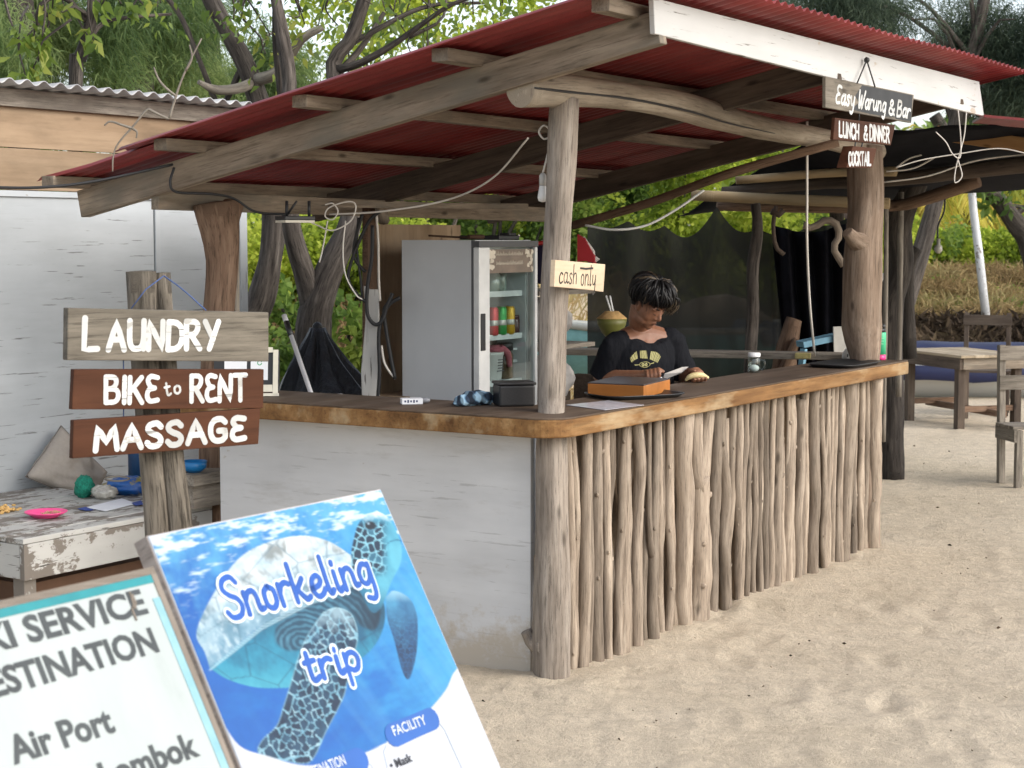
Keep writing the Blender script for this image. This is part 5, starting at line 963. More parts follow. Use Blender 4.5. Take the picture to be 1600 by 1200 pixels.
m = MB(); pts = [Z(183 + 19 * math.cos(a), 748 + 3.5 * math.sin(a), BH + .11) for a in np.linspace(0, 6.28, 24)]; m.tube(pts, .004, 6); tag(m.build('wire_ring', M['greywood']), 'thin ring lying on the cloth bundle', 'ring')
m = MB(); m.prism([Z(x, y, BH + .004) for x, y in ((134, 793), (190, 779), (214, 787), (165, 799))], UP * .0012); pp = m.build('paper_sheet', plain('white paper sheet', (.66, .68, .72), .7, var=.05)); tag(pp, 'white paper sheet with blue edge lying on the slatted table', 'paper')
bpe = plain('blue print edge', (.02, .05, .25), .6)
for q_ in (((121, 795), (134, 792), (147, 797), (134, 798)), ((205, 786), (220, 782), (224, 788), (212, 790))): m = MB(); m.prism([Z(x, y, BH + .0056) for x, y in q_], UP * .0008); m.build('blue_edge', bpe, pp)
bq = Y(303, 738, 7.85); bu_, bv_ = (bq - O3).dot(U3), (bq - O3).dot(V3); m = MB(); m.bbox(bu_ - .06, bu_ + .32, bv_ - .05, bv_ + .12, BH + .003, bq.z - .05); m.bbox(bu_ - .08, bu_ + .34, bv_ - .07, bv_ + .13, bq.z - .049, bq.z); tag(m.build('plank_stack', M['greywood']), 'stack of loose grey planks behind the brown trunk', 'planks')
m = MB(); p = bq + UP * .001; m.lathe(p, [(.03, 0), (.055, .02), (.06, .05), (.057, .05), (.05, .02)], 24); tag(m.build('bowl', plain('blue plastic bowl', (.01, .15, .38), .35)), 'blue plastic bowl left of the brown trunk', 'bowl')

# ================================================================== THE NEIGHBOURING SHELTER ON THE RIGHT
sh = thing('shelter', Y(1400, 700, 12.8), 'neighbouring pole shelter with sagging black tarpaulin roof', 'shelter')
tarp = plain('black tarpaulin', (.008, .008, .011), .9, var=.4, spec=.08)
def bilin(c, s, t): return c[0] * (1 - s) * (1 - t) + c[1] * s * (1 - t) + c[2] * s * t + c[3] * (1 - s) * t
def cloth_grid(c, n, m_, fn):
    m = MB(); vs = []; gs = []
    for i in range(m_ + 1):
        for j in range(n + 1): s, t_ = j / n, i / m_; vs.append(bilin(c, s, t_) + fn(s, t_)); gs.append((s, t_, 0))
    m.add(vs, [(i * (n + 1) + j, i * (n + 1) + j + 1, (i + 1) * (n + 1) + j + 1, (i + 1) * (n + 1) + j) for i in range(m_) for j in range(n)], gs, True); return m
rc = [Y(1290, 205, 10.4), Y(1760, 185, 9.6), Y(1760, 282, 13.4), Y(1060, 338, 13.0)]
cloth_grid(rc, 40, 24, lambda s, t_: UP * (-.05 * math.sin(s * 9.4) ** 2 * math.sin(t_ * 3.14) + .03 * mnoise.noise(Vector((s * 5, t_ * 5, 0))))).build('tarp_roof', tarp, sh, solid=.004)
m = MB(); m.beam(Y(1528, 186, 9.75), Y(1640, 196, 9.7), .5, .014, UP); m.build('red_eave', M['red'], sh)
def pole(pts, r, mat, seed, name='pole', par=sh, label=None, cat=None, n=12, rough=.2, **kw):
    m = MB(); m.organic(pts, r, n, .08, rough, 4, seed, **kw); o = m.build(name, mat, par); 
    if label: tag(o, label, cat)
    return o
pole(Q([(1180, 318), (1184, 360), (1176, 420), (1177, 480), (1172, 560), (1172, 640)], 10.75), [.03, .035, .038, .035], M['bark'], 3)
pole([Y(1448, 205, 12.2), Y(1432, 280, 12.3), Y(1405, 345, 12.5), Y(1408, 420, 12.6), Y(1390, 480, 12.65), Y(1392, 600, 12.65), Z(1395, 747, 0) + UP * -.05], [.085, .08, .10, .09, .10, .085, .085], M['dkbark'], 5, n=16)
pole([Y(1420, 560, 12.9), Y(1416, 440, 12.9), Y(1424, 400, 12.9), Y(1432, 388, 12.9)], [.06, .055, .05, .045], M['dkbark'], 6); pole([Y(1436, 245, 12.2), Y(1460, 236, 12.15), Y(1478, 240, 12.1)], [.05, .04, .035], M['dkbark'], 7)
pole([Y(1385, 310, 11.6), Y(1384, 450, 11.7), Y(1380, 690, 11.8)], [.016, .016], M['greywood'], 8); pole([Y(1408, 300, 12), Y(1406, 450, 12), Y(1404, 620, 12)], [.02, .02], M['greywood'], 9)
pole([Y(1330, 330, 13.4), Y(1338, 380, 13.2), Y(1348, 480, 13.2), Y(1350, 640, 13.2)], [.06, .05, .05], M['trunk'], 10); pole([Y(1304, 300, 13), Y(1312, 400, 13), Y(1316, 620, 13)], [.05, .06], M['bark'], 12)
bam = wood('old bamboo', (.22, .15, .08), (.34, .25, .14), (.42, .33, .2), cracks=.1, grain=5)
pole([Y(1080, 305, 11.6), Y(1230, 312, 11.5), Y(1390, 318, 11.3)], [.035, .035], bam, 11, 'roof_pole', rough=.05); pole([Y(1130, 300, 11.9), Y(1260, 288, 11.6), Y(1400, 280, 11.3), Y(1640, 252, 10.8)], [.035, .05], M['dkbeam'], 12, 'roof_pole')
pole([Y(1120, 322, 12.2), Y(1250, 325, 12.2), Y(1390, 322, 12), Y(1440, 312, 11.8), Y(1530, 282, 11.6)], [.03, .045], M['trunk'], 13, 'roof_pole'); pole([Y(1150, 282, 11.2), Y(1300, 270, 11.2), Y(1400, 268, 11)], [.025, .03], bam, 14, 'roof_pole', rough=.05)
m = MB(); m.beam(Y(1466, 208, 10.6), Y(1640, 232, 10.2), .06, .085); m.build('beam', wood('new orange timber', (.26, .13, .05), (.38, .21, .09), (.46, .28, .13), cracks=.15, grain=6), sh, bevel=.003)
m = MB()
for L in ([(1380, 285), (1450, 275), (1530, 250), (1640, 238)], [(1385, 268), (1430, 262), (1480, 235), (1520, 222), (1545, 220)], [(1400, 262), (1420, 248), (1440, 242)]): m.tube(catmull(Q(L, 10.9), 6), .005, 6)
m.build('wiring', wc, sh)
# net hung along the back
nm, nt_, nb_ = newmat('black shade net'); vv = gvec(nt_, rnd=False); n_ = noise_of(nt_, vv, 6, 5, .6, (2.5, .5, 1)); nb_.inputs['Base Color'].default_value = (.021, .022, .019, 1); nb_.inputs['Roughness'].default_value = .9; nt_.links.new(ramp(nt_, n_, [(.3, gray(.93)), (.65, gray(.98))]), nb_.inputs['Alpha'])
nc = [Y(918, 345, 11.6), Y(1326, 345, 11.3), Y(1326, 600, 11.3), Y(918, 600, 11.6)]
def netf(s, t_):
    d = 0
    for x0, x1, h0, h1, sag in ((0, .16, -.04, .0, .03), (.16, .30, 0, -.03, .05), (.30, .50, -.03, .09, .13), (.50, .66, .09, -.05, .08), (.66, .86, -.05, -.02, .06), (.86, 1.01, -.02, .03, .03)):
        if x0 <= s < x1: k = (s - x0) / (x1 - x0); d = h0 + (h1 - h0) * k - sag * math.sin(math.pi * k)
    return UP * d * (1 - t_) + Vector((0, 1, 0)) * (.04 * mnoise.noise(Vector((s * 9, t_ * 2, 0))) + .05 * math.sin(s * 60) * (s > .72) * .6)
o = cloth_grid(nc, 110, 24, netf).build('shade_net', nm); tag(o, 'black shade net hung along the back of the neighbouring shelter', 'net')
fold = cloth_grid([Y(1205, 350, 11.2), Y(1330, 345, 11.0), Y(1330, 620, 11.0), Y(1235, 620, 11.15)], 60, 12, lambda s, t_: Vector((0, .05 * math.sin(s * 26 + t_ * 1.5) + .03 * mnoise.noise(Vector((s * 7, t_ * 2, 3))), -.06 * math.sin(s * 3.14) * (1 - t_)))).build('net_curtain', tarp, solid=.003); tag(fold, 'gathered black tarpaulin curtain at the right end of the shade net', 'curtain')
m = MB(); m.organic(Q([(1256, 352), (1270, 356), (1290, 344), (1308, 352), (1310, 372), (1302, 386), (1310, 402), (1318, 415)], 10.9), .022, 9, .04, .2, 6, 3); tag(m.build('twisted_branch', M['stick']), 'pale twisted branch hung at the top right corner of the shade net', 'branch')
m = MB(); m.organic(Q([(1213, 322), (1208, 350), (1212, 385), (1225, 398)], 10.9), .014, 8, .05, .3, 6, 9); m.organic(Q([(1205, 330), (1216, 336), (1224, 328)], 10.9), .02, 8, .05, .3, 6, 10); tag(m.build('hanging_stick', M['dkbeam']), 'dark crooked stick hanging in front of the shade net', 'stick')
# boat, plastic chair and driftwood seen by the net
def boat(c, ax, L, W_, H, hull, rim, deck, label, covered=None, name='boat'):
    ax = ax.normalized(); ay = Vector((-ax.y, ax.x, 0)); t = thing(name, c, label, 'boat'); n = 20
    def sec(s):  # half width, keel height, gunwale height along the boat
        q = 1 - abs(s) ** 2.6; return W_ * .5 * max(.02, q), H * .0 + H * .45 * abs(s) ** 4, H * (1 + .35 * abs(s) ** 3)
    m = MB(); rows = []; kk = 9
    for i in range(n + 1):
        s = i / n * 2 - 1; hw, kz, gz_ = sec(s)
        rows.append([c + ax * (s * L / 2) + ay * (hw * math.sin(a)) + UP * (kz + (gz_ - kz) * (1 - math.cos(a)) ** .8) for a in np.linspace(-math.pi / 2, math.pi / 2, kk)])
    vs = sum(rows, []); m.add(vs, [(i * kk + j, (i + 1) * kk + j, (i + 1) * kk + j + 1, i * kk + j + 1) for i in range(n) for j in range(kk - 1)], None, True); m.build('hull', hull, t, solid=.03)
    for sd in (0, kk - 1):
        m = MB(); m.tube([r[sd] for r in rows], .03, 6); m.build('rim', rim, t)
    if covered:
        m = MB(); vs = []
        for i in range(n + 1):
            s = i / n * 2 - 1; hw, kz, gz_ = sec(s)
            for a in np.linspace(0, math.pi, 11): vs.append(c + ax * (s * L / 2) + ay * (-(hw * 1.06) * math.cos(a)) + UP * (gz_ * .60 + (H * .75) * math.sin(a) ** .8 * (1 - .5 * abs(s) ** 3) + .03 * mnoise.noise(Vector((s * 5, a * 2, 0)))))
        m.add(vs, [(i * 11 + j, i * 11 + j + 1, (i + 1) * 11 + j + 1, (i + 1) * 11 + j)[::-1] for i in range(n) for j in range(10)], None, True); m.build('cover', covered, t, solid=.01)
    else:
        for s in (-.4, 0, .4):
            m = MB(); hw, kz, gz_ = sec(s); m.obox(c + ax * (s * L / 2) + UP * (H * .8), ax * .11, ay * hw * .92, UP * .02); m.build('seat', deck, t)
    return t
teal_b = plain('pale teal boat paint', (.20, .42, .42), .5, var=.2)
boat(Y(1090, 590, 13.4) - UP * .05, Vector((1, .18, 0)), 3.1, .9, .42, teal_b, plain('cream boat rim', (.46, .46, .40), .5), plain('bench teal', (.10, .34, .33), .5), 'pale teal wooden boat lying behind the shade net')
m = MB(); m.organic(Q([(1040, 520), (1090, 505), (1150, 502), (1200, 518)], 13.8), [.12, .2, .2, .1], 14, .1, .12, 3, 2); tag(m.build('sand_sacks', plain('tan sack cloth', (.30, .23, .15), .9, bs=.4)), 'tan sackcloth roll heaped behind the teal boat', 'sacks')
m = MB(); m.ball(Y(1200, 522, 13.1), (.13, .1, .09), 18, 12, fn=lambda d: 1 + .3 * mnoise.noise(d * 2)); m.ball(Y(1158, 525, 13.1), (.09, .08, .12), 16, 10, fn=lambda d: 1 + .3 * mnoise.noise(d * 2 + Vector((4, 0, 0)))); tag(m.build('tarp_bundle', plain('grey blue tarp', (.26, .29, .34), .7, bs=.4)), 'grey blue tarpaulin bundle lying on the teal boat', 'bundle')
m = MB(); m.organic(Q([(1222, 640), (1226, 560), (1234, 520), (1241, 498)], 11.0), [.09, .075, .06, .05], 12, .06, .3, 4, 6); m.organic(Q([(1215, 600), (1232, 560), (1246, 530)], 10.9), [.035, .03], 9, .06, .3, 4, 8); tag(m.build('driftwood_stump', M['trunk']), 'brown driftwood stump standing before the shade net', 'driftwood')
t = thing('plastic_chair', Y(1300, 640, 10.6), 'pale blue and white folding seat beside the right post', 'seat'); m = MB(); m.beam(Y(1250, 538, 10.65), Y(1325, 522, 10.7), .14, .035); m.beam(Y(1256, 545, 10.6), Y(1244, 640, 10.6), .04, .03, V3); m.build('blue_bar', plain('pale blue paint', (.14, .30, .40), .6, var=.3), t); m = MB(); m.beam(Y(1315, 510, 10.6), Y(1318, 640, 10.6), .10, .02, Vector((0, 1, 0))); m.build('white_back', plain('white seat paint', (.52, .50, .45), .6, var=.2), t)
m = MB(); 
for (x, y, x2, y2) in ((1372, 440, 1392, 425), (1374, 468, 1396, 478), (1372, 500, 1400, 512)): m.beam(Y(x, y, 13.5), Y(x2, y2, 13.5), .05, .05)
tag(m.build('white_rail', plain('white rail paint', (.55, .53, .48), .6)), 'white painted ladder rungs glimpsed behind the right post', 'ladder')
# table and chairs on the sand
def slab_table():
    c = [Z(1405, 545, .665), Z(1500, 556, .665), Z(1556, 548, .665)]; e1, e2 = c[1] - c[0], c[2] - c[1]; d4 = c[0] + e2; ctr = (c[0] + c[2]) / 2
    t = thing('beach_table', Vector((ctr.x, ctr.y, 0)), 'wooden table with pale worn top and dark legs standing on the sand', 'table')
    # keep it rectangular: long side along the photo's front edge
    ax = e1.normalized(); ay = Vector((-ax.y, ax.x, 0)); La = e1.length; Lb = abs(e2.dot(ay)) ; La, Lb = max(.6, La), max(.5, min(.8, Lb)); c0_ = c[1]
    def P_(a, b, z): return c0_ - ax * a * La + ay * b * Lb + UP * (z - .665)
    m = MB(); 
    for k in range(5): m.obox(P_(.5, .1 + .2 * k, .655), ax * La * .52, ay * (Lb * .099), UP * (.012 + .001 * (k % 2)), 0)
    m.build('tabletop', wood('worn pale top', (.24, .19, .12), (.40, .32, .22), (.52, .44, .33), cracks=.3, grain=8), t, bevel=.003)
    dk = M['dkbeam']
    for b in (.03, .97): m = MB(); m.obox(P_(.5, b, .59), ax * La * .49, ay * .014, UP * .052, 0); m.build('apron', dk, t)
    for a in (.02, .98): m = MB(); m.obox(P_(a, .5, .59), ax * .014, ay * Lb * .44, UP * .05, 1); m.build('apron', M['beam'], t)
    for a in (.09, .91):
        for b in (.09, .91): m = MB(); m.obox(P_(a, b, .31), ax * .036, ay * .036, UP * .33, 2); m.build('leg', dk, t, bevel=.003)
    m = MB(); m.obox(P_(.45, .5, .15), ax * La * .62, ay * .02, UP * .028, 0); m.obox(P_(.09, .5, .18), ax * .02, ay * Lb * .42, UP * .025, 1); m.obox(P_(.91, .5, .18), ax * .02, ay * Lb * .42, UP * .025, 1); m.build('stretcher', M['trunk'], t)
slab_table()
def chair(p, ang, label, mat, slats=(.66, .90), sh_=.44, w_=.44, d_=.42, H=.97, lean=.04):
    t = thing('wooden_chair', p, label, 'chair', 'wooden chairs on the sand'); f = Vector((math.cos(ang), math.sin(ang), 0)); s = Vector((-f.y, f.x, 0))
    for q in (-1, 1):
        m = MB(); m.beam(p + s * q * (w_ / 2) - UP * .02, p + s * q * (w_ / 2) - f * lean + UP * H, .045, .05, f); m.build('leg', mat, t, bevel=.003)
        m = MB(); m.beam(p + s * q * (w_ / 2) + f * d_ - UP * .02, p + s * q * (w_ / 2) + f * d_ + UP * (sh_ - .025), .045, .045, f); m.build('leg', mat, t, bevel=.003)
        m = MB(); m.obox(p + s * q * (w_ / 2 + .03) + f * d_ / 2 + UP * (sh_ - .06), f * (d_ / 2 + .02), s * .011, UP * .045, 0); m.build('seat_rail', mat, t)
    m = MB()
    for k in range(4): m.obox(p + f * (d_ * (.10 + .27 * k)) + UP * (sh_ - .008), s * (w_ / 2 + .045), f * (d_ * .125), UP * .011, 0)
    m.build('seat', mat, t, bevel=.002)
    for z in slats: m = MB(); m.obox(p - f * (lean * z / H - .034) + UP * z, s * (w_ / 2 + .03), f * .011, UP * .05, 0); m.build('back_slat', mat, t, bevel=.002)
chair(Z(1562, 754, 0) + Vector((.235, .03, 0)), R(-82), 'pale grey wooden slat chair at the right edge of the sand', M['greywood'], (.70, .905), .42, .46, .28, .96)
chair(Y(1540, 648, 17.4), R(-107), 'dark wooden chair with single back rail beyond the table', M['dkbeam'], (.93,), .46, .40, .40, 1.0)
boat(Y(1540, 632, 19.3), Vector((1, -.1, 0)), 4.6, 1.2, .50, blotch('white and yellow hull', [(.50, (.50, .51, .50)), (.60, (.52, .53, .50)), (.63, (.45, .34, .08)), (.68, (.06, .24, .42))], 1.3, (1, 1, 1), .4), plain('pale boat rim', (.5, .5, .5), .5), None, 'beached boat covered with a dark blue tarpaulin behind the table', plain('dark blue tarpaulin', (.012, .017, .062), .5, var=.3, bs=.4, scale=4))
# ================================================================== VEGETATION
NR = np.random.RandomState(11)
def leafmat(name, cols, trans=.35, rough=.6):
    m = bpy.data.materials.new(name); m.use_nodes = True; t = m.node_tree; b = t.nodes['Principled BSDF']; a = N(t, 'ShaderNodeAttribute', attribute_name='g'); sx = N(t, 'ShaderNodeSeparateXYZ'); t.links.new(a.outputs['Vector'], sx.inputs[0])
    k = len(cols); c = ramp(t, sx.outputs[0], [((i + .5) / k, q) for i, q in enumerate(cols)]); t.links.new(c, b.inputs['Base Color']); b.inputs['Roughness'].default_value = rough; b.inputs['Specular IOR Level'].default_value = .25
    tr = N(t, 'ShaderNodeBsdfTranslucent'); ga = N(t, 'ShaderNodeHueSaturation'); ga.inputs['Value'].default_value = 1.5; t.links.new(c, ga.inputs['Color']); t.links.new(ga.outputs[0], tr.inputs[0])
    mx = N(t, 'ShaderNodeMixShader'); mx.inputs[0].default_value = trans; t.links.new(b.outputs[0], mx.inputs[1]); t.links.new(tr.outputs[0], mx.inputs[2]); t.links.new(mx.outputs[0], t.nodes['Material Output'].inputs[0]); return m
def unit(a): return a / np.maximum(np.linalg.norm(a, axis=1, keepdims=True), 1e-9)
def leaf_obj(name, P, D, size, wid, mat, parent=None, val=None, fold=.25, bend=0):
    n = len(P); D = unit(D); S = unit(np.cross(D, NR.normal(size=(n, 3)))); Nn = np.cross(S, D); size = np.broadcast_to(np.asarray(size, float), (n,))[:, None]
    mid = P + D * size * .45 - Nn * size * .0; tip = P + D * size - np.array([0, 0, 1]) * size * bend
    L = mid + S * size * wid + Nn * size * wid * fold; Rr = mid - S * size * wid + Nn * size * wid * fold
    V = np.stack([P, Rr, tip, L], 1).reshape(-1, 3); val = NR.rand(n) if val is None else val
    org = np.array(parent['_w']) if parent is not None else np.array([V[:, 0].mean(), V[:, 1].mean(), V[:, 2].min()])
    V = V - org; me = bpy.data.meshes.new(name); me.vertices.add(4 * n); me.vertices.foreach_set('co', V.ravel()); me.loops.add(4 * n); me.loops.foreach_set('vertex_index', np.arange(4 * n)); me.polygons.add(n); me.polygons.foreach_set('loop_start', np.arange(0, 4 * n, 4)); me.polygons.foreach_set('loop_total', np.full(n, 4))
    at = me.attributes.new('g', 'FLOAT_VECTOR', 'POINT'); g = np.zeros((4 * n, 3)); g[:, 0] = np.repeat(np.clip(val, 0, 1), 4); at.data.foreach_set('vector', g.ravel()); me.update(calc_edges=True); me.validate()
    o = bpy.data.objects.new(name, me); COL.objects.link(o); me.materials.append(mat); o['_w'] = tuple(org)
    if parent is not None: o.parent = parent
    else: o.location = org
    return o
def blob_points(blobs, n, freq=1.6, thr=-.05, shell=.45, seed=0):
    out = []; w_ = np.array([b[1][0] * b[1][1] * b[1][2] for b in blobs]) ** .67; w_ /= w_.sum(); tries = 0
    while len(out) < n and tries < n * 6:
        tries += 1; c, r = blobs[NR.choice(len(blobs), p=w_)]; d = NR.normal(size=3); d /= np.linalg.norm(d); q = NR.rand() ** shell; p = np.array(c) + d * q * np.array(r)
        if mnoise.noise(Vector(p) * freq + Vector((seed, 0, 0))) > thr: out.append((*p, *d))
    a = np.array(out); return a[:, :3], a[:, 3:]
def tone(P, freq, seed=0): return np.array([.5 + .55 * mnoise.noise(Vector(p) * freq + Vector((seed, 3, 0))) for p in P]) + NR.normal(size=len(P)) * .13
Lf = {
 'bright': leafmat('sunlit shrub leaves', [(.12, .17, .022), (.22, .29, .035), (.34, .41, .05), (.46, .50, .08)], .5),  # sunshine on the background plants is put into these brighter yellow greens
 'mid': leafmat('green leaves', [(.055, .10, .022), (.10, .165, .032), (.16, .235, .045), (.24, .30, .06)], .5),
 'broad': leafmat('broad almond leaves', [(.06, .105, .022), (.105, .165, .03), (.17, .235, .04), (.28, .29, .06)], .45, .4),
 'casu': leafmat('casuarina needles', [(.065, .11, .045), (.115, .175, .065), (.175, .24, .09), (.27, .33, .13)], .55),
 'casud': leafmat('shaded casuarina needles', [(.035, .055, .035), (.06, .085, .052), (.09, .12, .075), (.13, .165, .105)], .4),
 'palm': leafmat('sunlit yellowing palm fronds', [(.18, .22, .035), (.32, .34, .055), (.48, .44, .08), (.56, .44, .11)], .5),  # yellow fronds, their colour lightened further to look sunlit
 'dry': leafmat('dry grass blades', [(.16, .11, .05), (.26, .18, .085), (.36, .27, .13), (.30, .26, .12)], .3, .9),
 'brown': leafmat('brown brush', [(.035, .025, .018), (.06, .042, .028), (.095, .065, .04), (.13, .095, .055)], .2, .9)}
def bush(name, label, cat, c, blobs, n, size, mat, wid=.32, freq=1.8, group=None, thr=-.12, stems=3):
    c = Vector(c); base = Vector((c.x, c.y, gz(c.x, c.y))); t = thing(name, base, label, cat, group)
    bl = [(np.array(c) + np.array(o), np.array(r)) for o, r in blobs]; P, D = blob_points(bl, n, freq, thr, .5, NR.rand() * 50)
    leaf_obj('foliage', P, D + NR.normal(size=P.shape) * .8 + np.array([0, 0, -.1]), size * (.6 + .7 * NR.rand(len(P))), wid, mat, t, tone(P, 1.7, NR.rand() * 9), bend=.15)
    m = MB()
    for k in range(stems): b = bl[k % len(bl)][0]; m.organic([base + Vector((NR.normal() * .08, NR.normal() * .08, -.05)), base.lerp(Vector(b), .5) + Vector((NR.normal() * .1, 0, 0)), Vector(b)], [.03, .012], 6, .1, .2, 4, k)
    m.build('stem', M['bark'], t); return t
def casuarina(name, label, base, height, lean, blobs, n, mat, tr=.16, group='casuarina trees', nl=(.09, .20), thr=.08, limbs=True):
    base = Vector(base); t = thing(name, base, label, 'tree', group); top = base + Vector(lean) + UP * height
    m = MB(); m.organic([base - UP * .1, base.lerp(top, .3) + Vector((tr * .5, 0, 0)), base.lerp(top, .65) - Vector((tr * .4, 0, 0)), top], [tr, tr * .8, tr * .55, tr * .2], 12, .2, .18, 2, len(label)); m.build('trunk', M['bark'], t)
    bl = [(np.array(c), np.array(r)) for c, r in blobs]
    if limbs:
        m = MB()
        for c, r in bl: c = Vector(c); z = min(.95, max(.2, (c.z - .3 - base.z) / height)); m.organic([base.lerp(top, z * .9), base.lerp(top, z).lerp(c, .5) + UP * .1, c], [tr * .3, tr * .16, tr * .06], 7, .2, .2, 3, c.x)
        m.build('limb', M['bark'], t)
    k = n // 14; P, D = blob_points(bl, k, .9, thr, .6, NR.rand() * 40); PP = np.repeat(P, 14, 0); DD = np.repeat(D, 14, 0); PP = PP + NR.normal(size=PP.shape) * .10; dr = DD * .7 + NR.normal(size=PP.shape) * .8 + np.array([0, 0, -.22])
    leaf_obj('crown', PP, dr, NR.uniform(nl[0], nl[1], len(PP)), .035, mat, t, np.repeat(tone(P, .9, 3), 14) + NR.normal(size=len(PP)) * .1, bend=.35, fold=.1); return t
def YB(px, py, d): return np.array(Y(px, py, d))
# --- casuarinas behind the shack, feathery
def gb(px, d): p = Y(px, 372, d); return Vector((p.x, p.y, gz(p.x, p.y)))
casuarina('casuarina_tree', 'feathery green casuarina tree rising behind the left end of the shack', gb(20, 17), 7, (.2, 0, 0), [(YB(20, 60, 17), (1.1, 1.2, .8)), (YB(-60, 130, 17.5), (1, 1, .7)), (YB(60, -40, 17), (1.2, 1, .8)), (YB(95, 130, 17.4), (.8, 1, .55))], 36000, Lf['casu'], .17)
casuarina('casuarina_tree', 'feathery casuarina tree with dark trunk behind the middle of the shack roof', gb(190, 18.5), 7, (.1, 0, 0), [(YB(170, 60, 18.6), (1, 1, .75)), (YB(230, 130, 18.4), (.9, 1, .5)), (YB(150, 145, 18.8), (.9, 1, .45)), (YB(240, 10, 18.4), (.9, 1, .5))], 30000, Lf['casu'], .26)
casuarina('casuarina_tree', 'lighter feathery casuarina tree behind the right end of the shack roof', gb(320, 20), 7, (.1, 0, 0), [(YB(300, 100, 20), (.8, 1, .6)), (YB(360, 150, 20.2), (.9, 1, .5)), (YB(330, 30, 20), (.7, 1, .5)), (YB(420, 110, 20.2), (.5, .8, .4))], 24000, Lf['casu'], .15)
# --- broad leaved trees with bare limbs behind the bar
def bare_tree(name, label, trunk, limbs, clusters, nper=11, size=.078, spread=.14, tmat='bark', pale=0):
    base = trunk[0][0]; t = thing(name, Vector((base.x, base.y, gz(base.x, base.y))), label, 'tree', 'broad leaved trees behind the bar'); m = MB(); m.organic([p for p, r in trunk], [r for p, r in trunk], 16, .07, .17, 4, len(label)); m.build('trunk', M[tmat], t)
    for k, L in enumerate(limbs): m = MB(); m.organic([p for p, r in L], [r for p, r in L], 12, .06, .2, 4, k + len(label)); m.build('limb', M['greywood' if k < pale else tmat], t)
    P, D, S = [], [], []
    for (x, y, d) in clusters:
        c = np.array(Y(x, y, d)); root = c + NR.normal(size=3) * np.array([.1, .15, .05]) + np.array([0, 0, .22])
        m = MB(); m.tube(catmull([root, (root + c) / 2 + NR.normal(size=3) * .03, c], 4), [.008, .004], 5); m.build('twig', M['bark'], t)
        for q in range(nper):
            d_ = NR.normal(size=3); d_[2] = -abs(d_[2]) * .5 - .25; P.append(c + NR.normal(size=3) * spread * np.array([.8, 1, .75])); D.append(d_); S.append(size * NR.uniform(.6, 1.25))
    P = np.array(P); leaf_obj('crown', P, np.array(D), np.array(S), .27, Lf['broad'], t, tone(P, 2.2), bend=.25, fold=.3)
pr = lambda x, y, d, r: (Y(x, y, d), r)
rq = np.random.RandomState(3)
def cl(n, x0, x1, y0, y1, d0, d1): return [(rq.uniform(x0, x1), rq.uniform(y0, y1), rq.uniform(d0, d1)) for _ in range(n)]
g1 = gb(398, 12.0); bare_tree('broadleaf_tree', 'grey barked tree leaning left behind the bar, trunk beside the shack corner', [(g1 - UP * .1, .11), pr(385, 520, 12, .12), pr(405, 480, 12, .10), pr(422, 410, 12, .085), pr(428, 330, 12, .082), pr(420, 230, 12, .075), pr(395, 130, 12, .07), pr(362, 60, 12, .06), pr(322, -15, 12, .055), pr(280, -120, 12, .04)],
  [[pr(395, 125, 12, .045), pr(425, 118, 11.9, .04), pr(445, 100, 11.9, .034), pr(470, 62, 11.8, .03), pr(505, 42, 11.8, .02)], [pr(395, 128, 12, .036), pr(372, 138, 11.8, .034), pr(336, 140, 11.7, .028), pr(310, 128, 11.6, .014)], [pr(380, 100, 12, .022), pr(345, 165, 12.1, .02), pr(318, 110, 12, .018), pr(285, 30, 12, .018), pr(255, -10, 12, .016)], [pr(430, 250, 12, .03), pr(440, 160, 11.6, .028), pr(434, 70, 11.5, .033), pr(432, -20, 11.5, .03)]],
  cl(5, 190, 300, -20, 15, 11.3, 12) + cl(13, 330, 500, -15, 75, 11.3, 12.3) + cl(3, 400, 420, 60, 95, 11.5, 12), pale=2)
g2 = gb(490, 11.2); bare_tree('broadleaf_tree', 'rough barked forked tree behind the bar with the bin bag tied to it', [(g2 - UP * .1, .13), pr(488, 580, 11.2, .12), pr(490, 510, 11.2, .115), pr(497, 470, 11.2, .10), pr(520, 410, 11.25, .082), pr(548, 345, 11.3, .075), pr(560, 250, 11.4, .065), pr(520, 110, 11.6, .05), pr(548, 60, 11.6, .045), pr(575, -20, 11.6, .04)],
  [[pr(491, 490, 11.2, .085), pr(480, 440, 11.2, .07), pr(462, 385, 11.15, .06), pr(453, 335, 11.1, .055), pr(446, 250, 11.1, .05), pr(452, 130, 11.2, .045), pr(440, 50, 11.2, .04), pr(428, -20, 11.2, .035)], [pr(520, 110, 11.6, .03), pr(560, 100, 11.5, .025), pr(620, 66, 11.4, .02), pr(700, 10, 11.2, .014), pr(760, -10, 11.2, .01)], [pr(505, 140, 11.6, .03), pr(560, 80, 11.7, .02), pr(600, 20, 11.8, .014)], [pr(545, 70, 11.6, .02), pr(660, 12, 11.8, .014), pr(760, 4, 11.9, .01)], [pr(640, 58, 11.4, .014), pr(690, 30, 11.5, .01), pr(698, -10, 11.6, .008)]],
  cl(17, 500, 680, -15, 85, 11.2, 12.3) + cl(7, 680, 790, -15, 30, 11.3, 12))
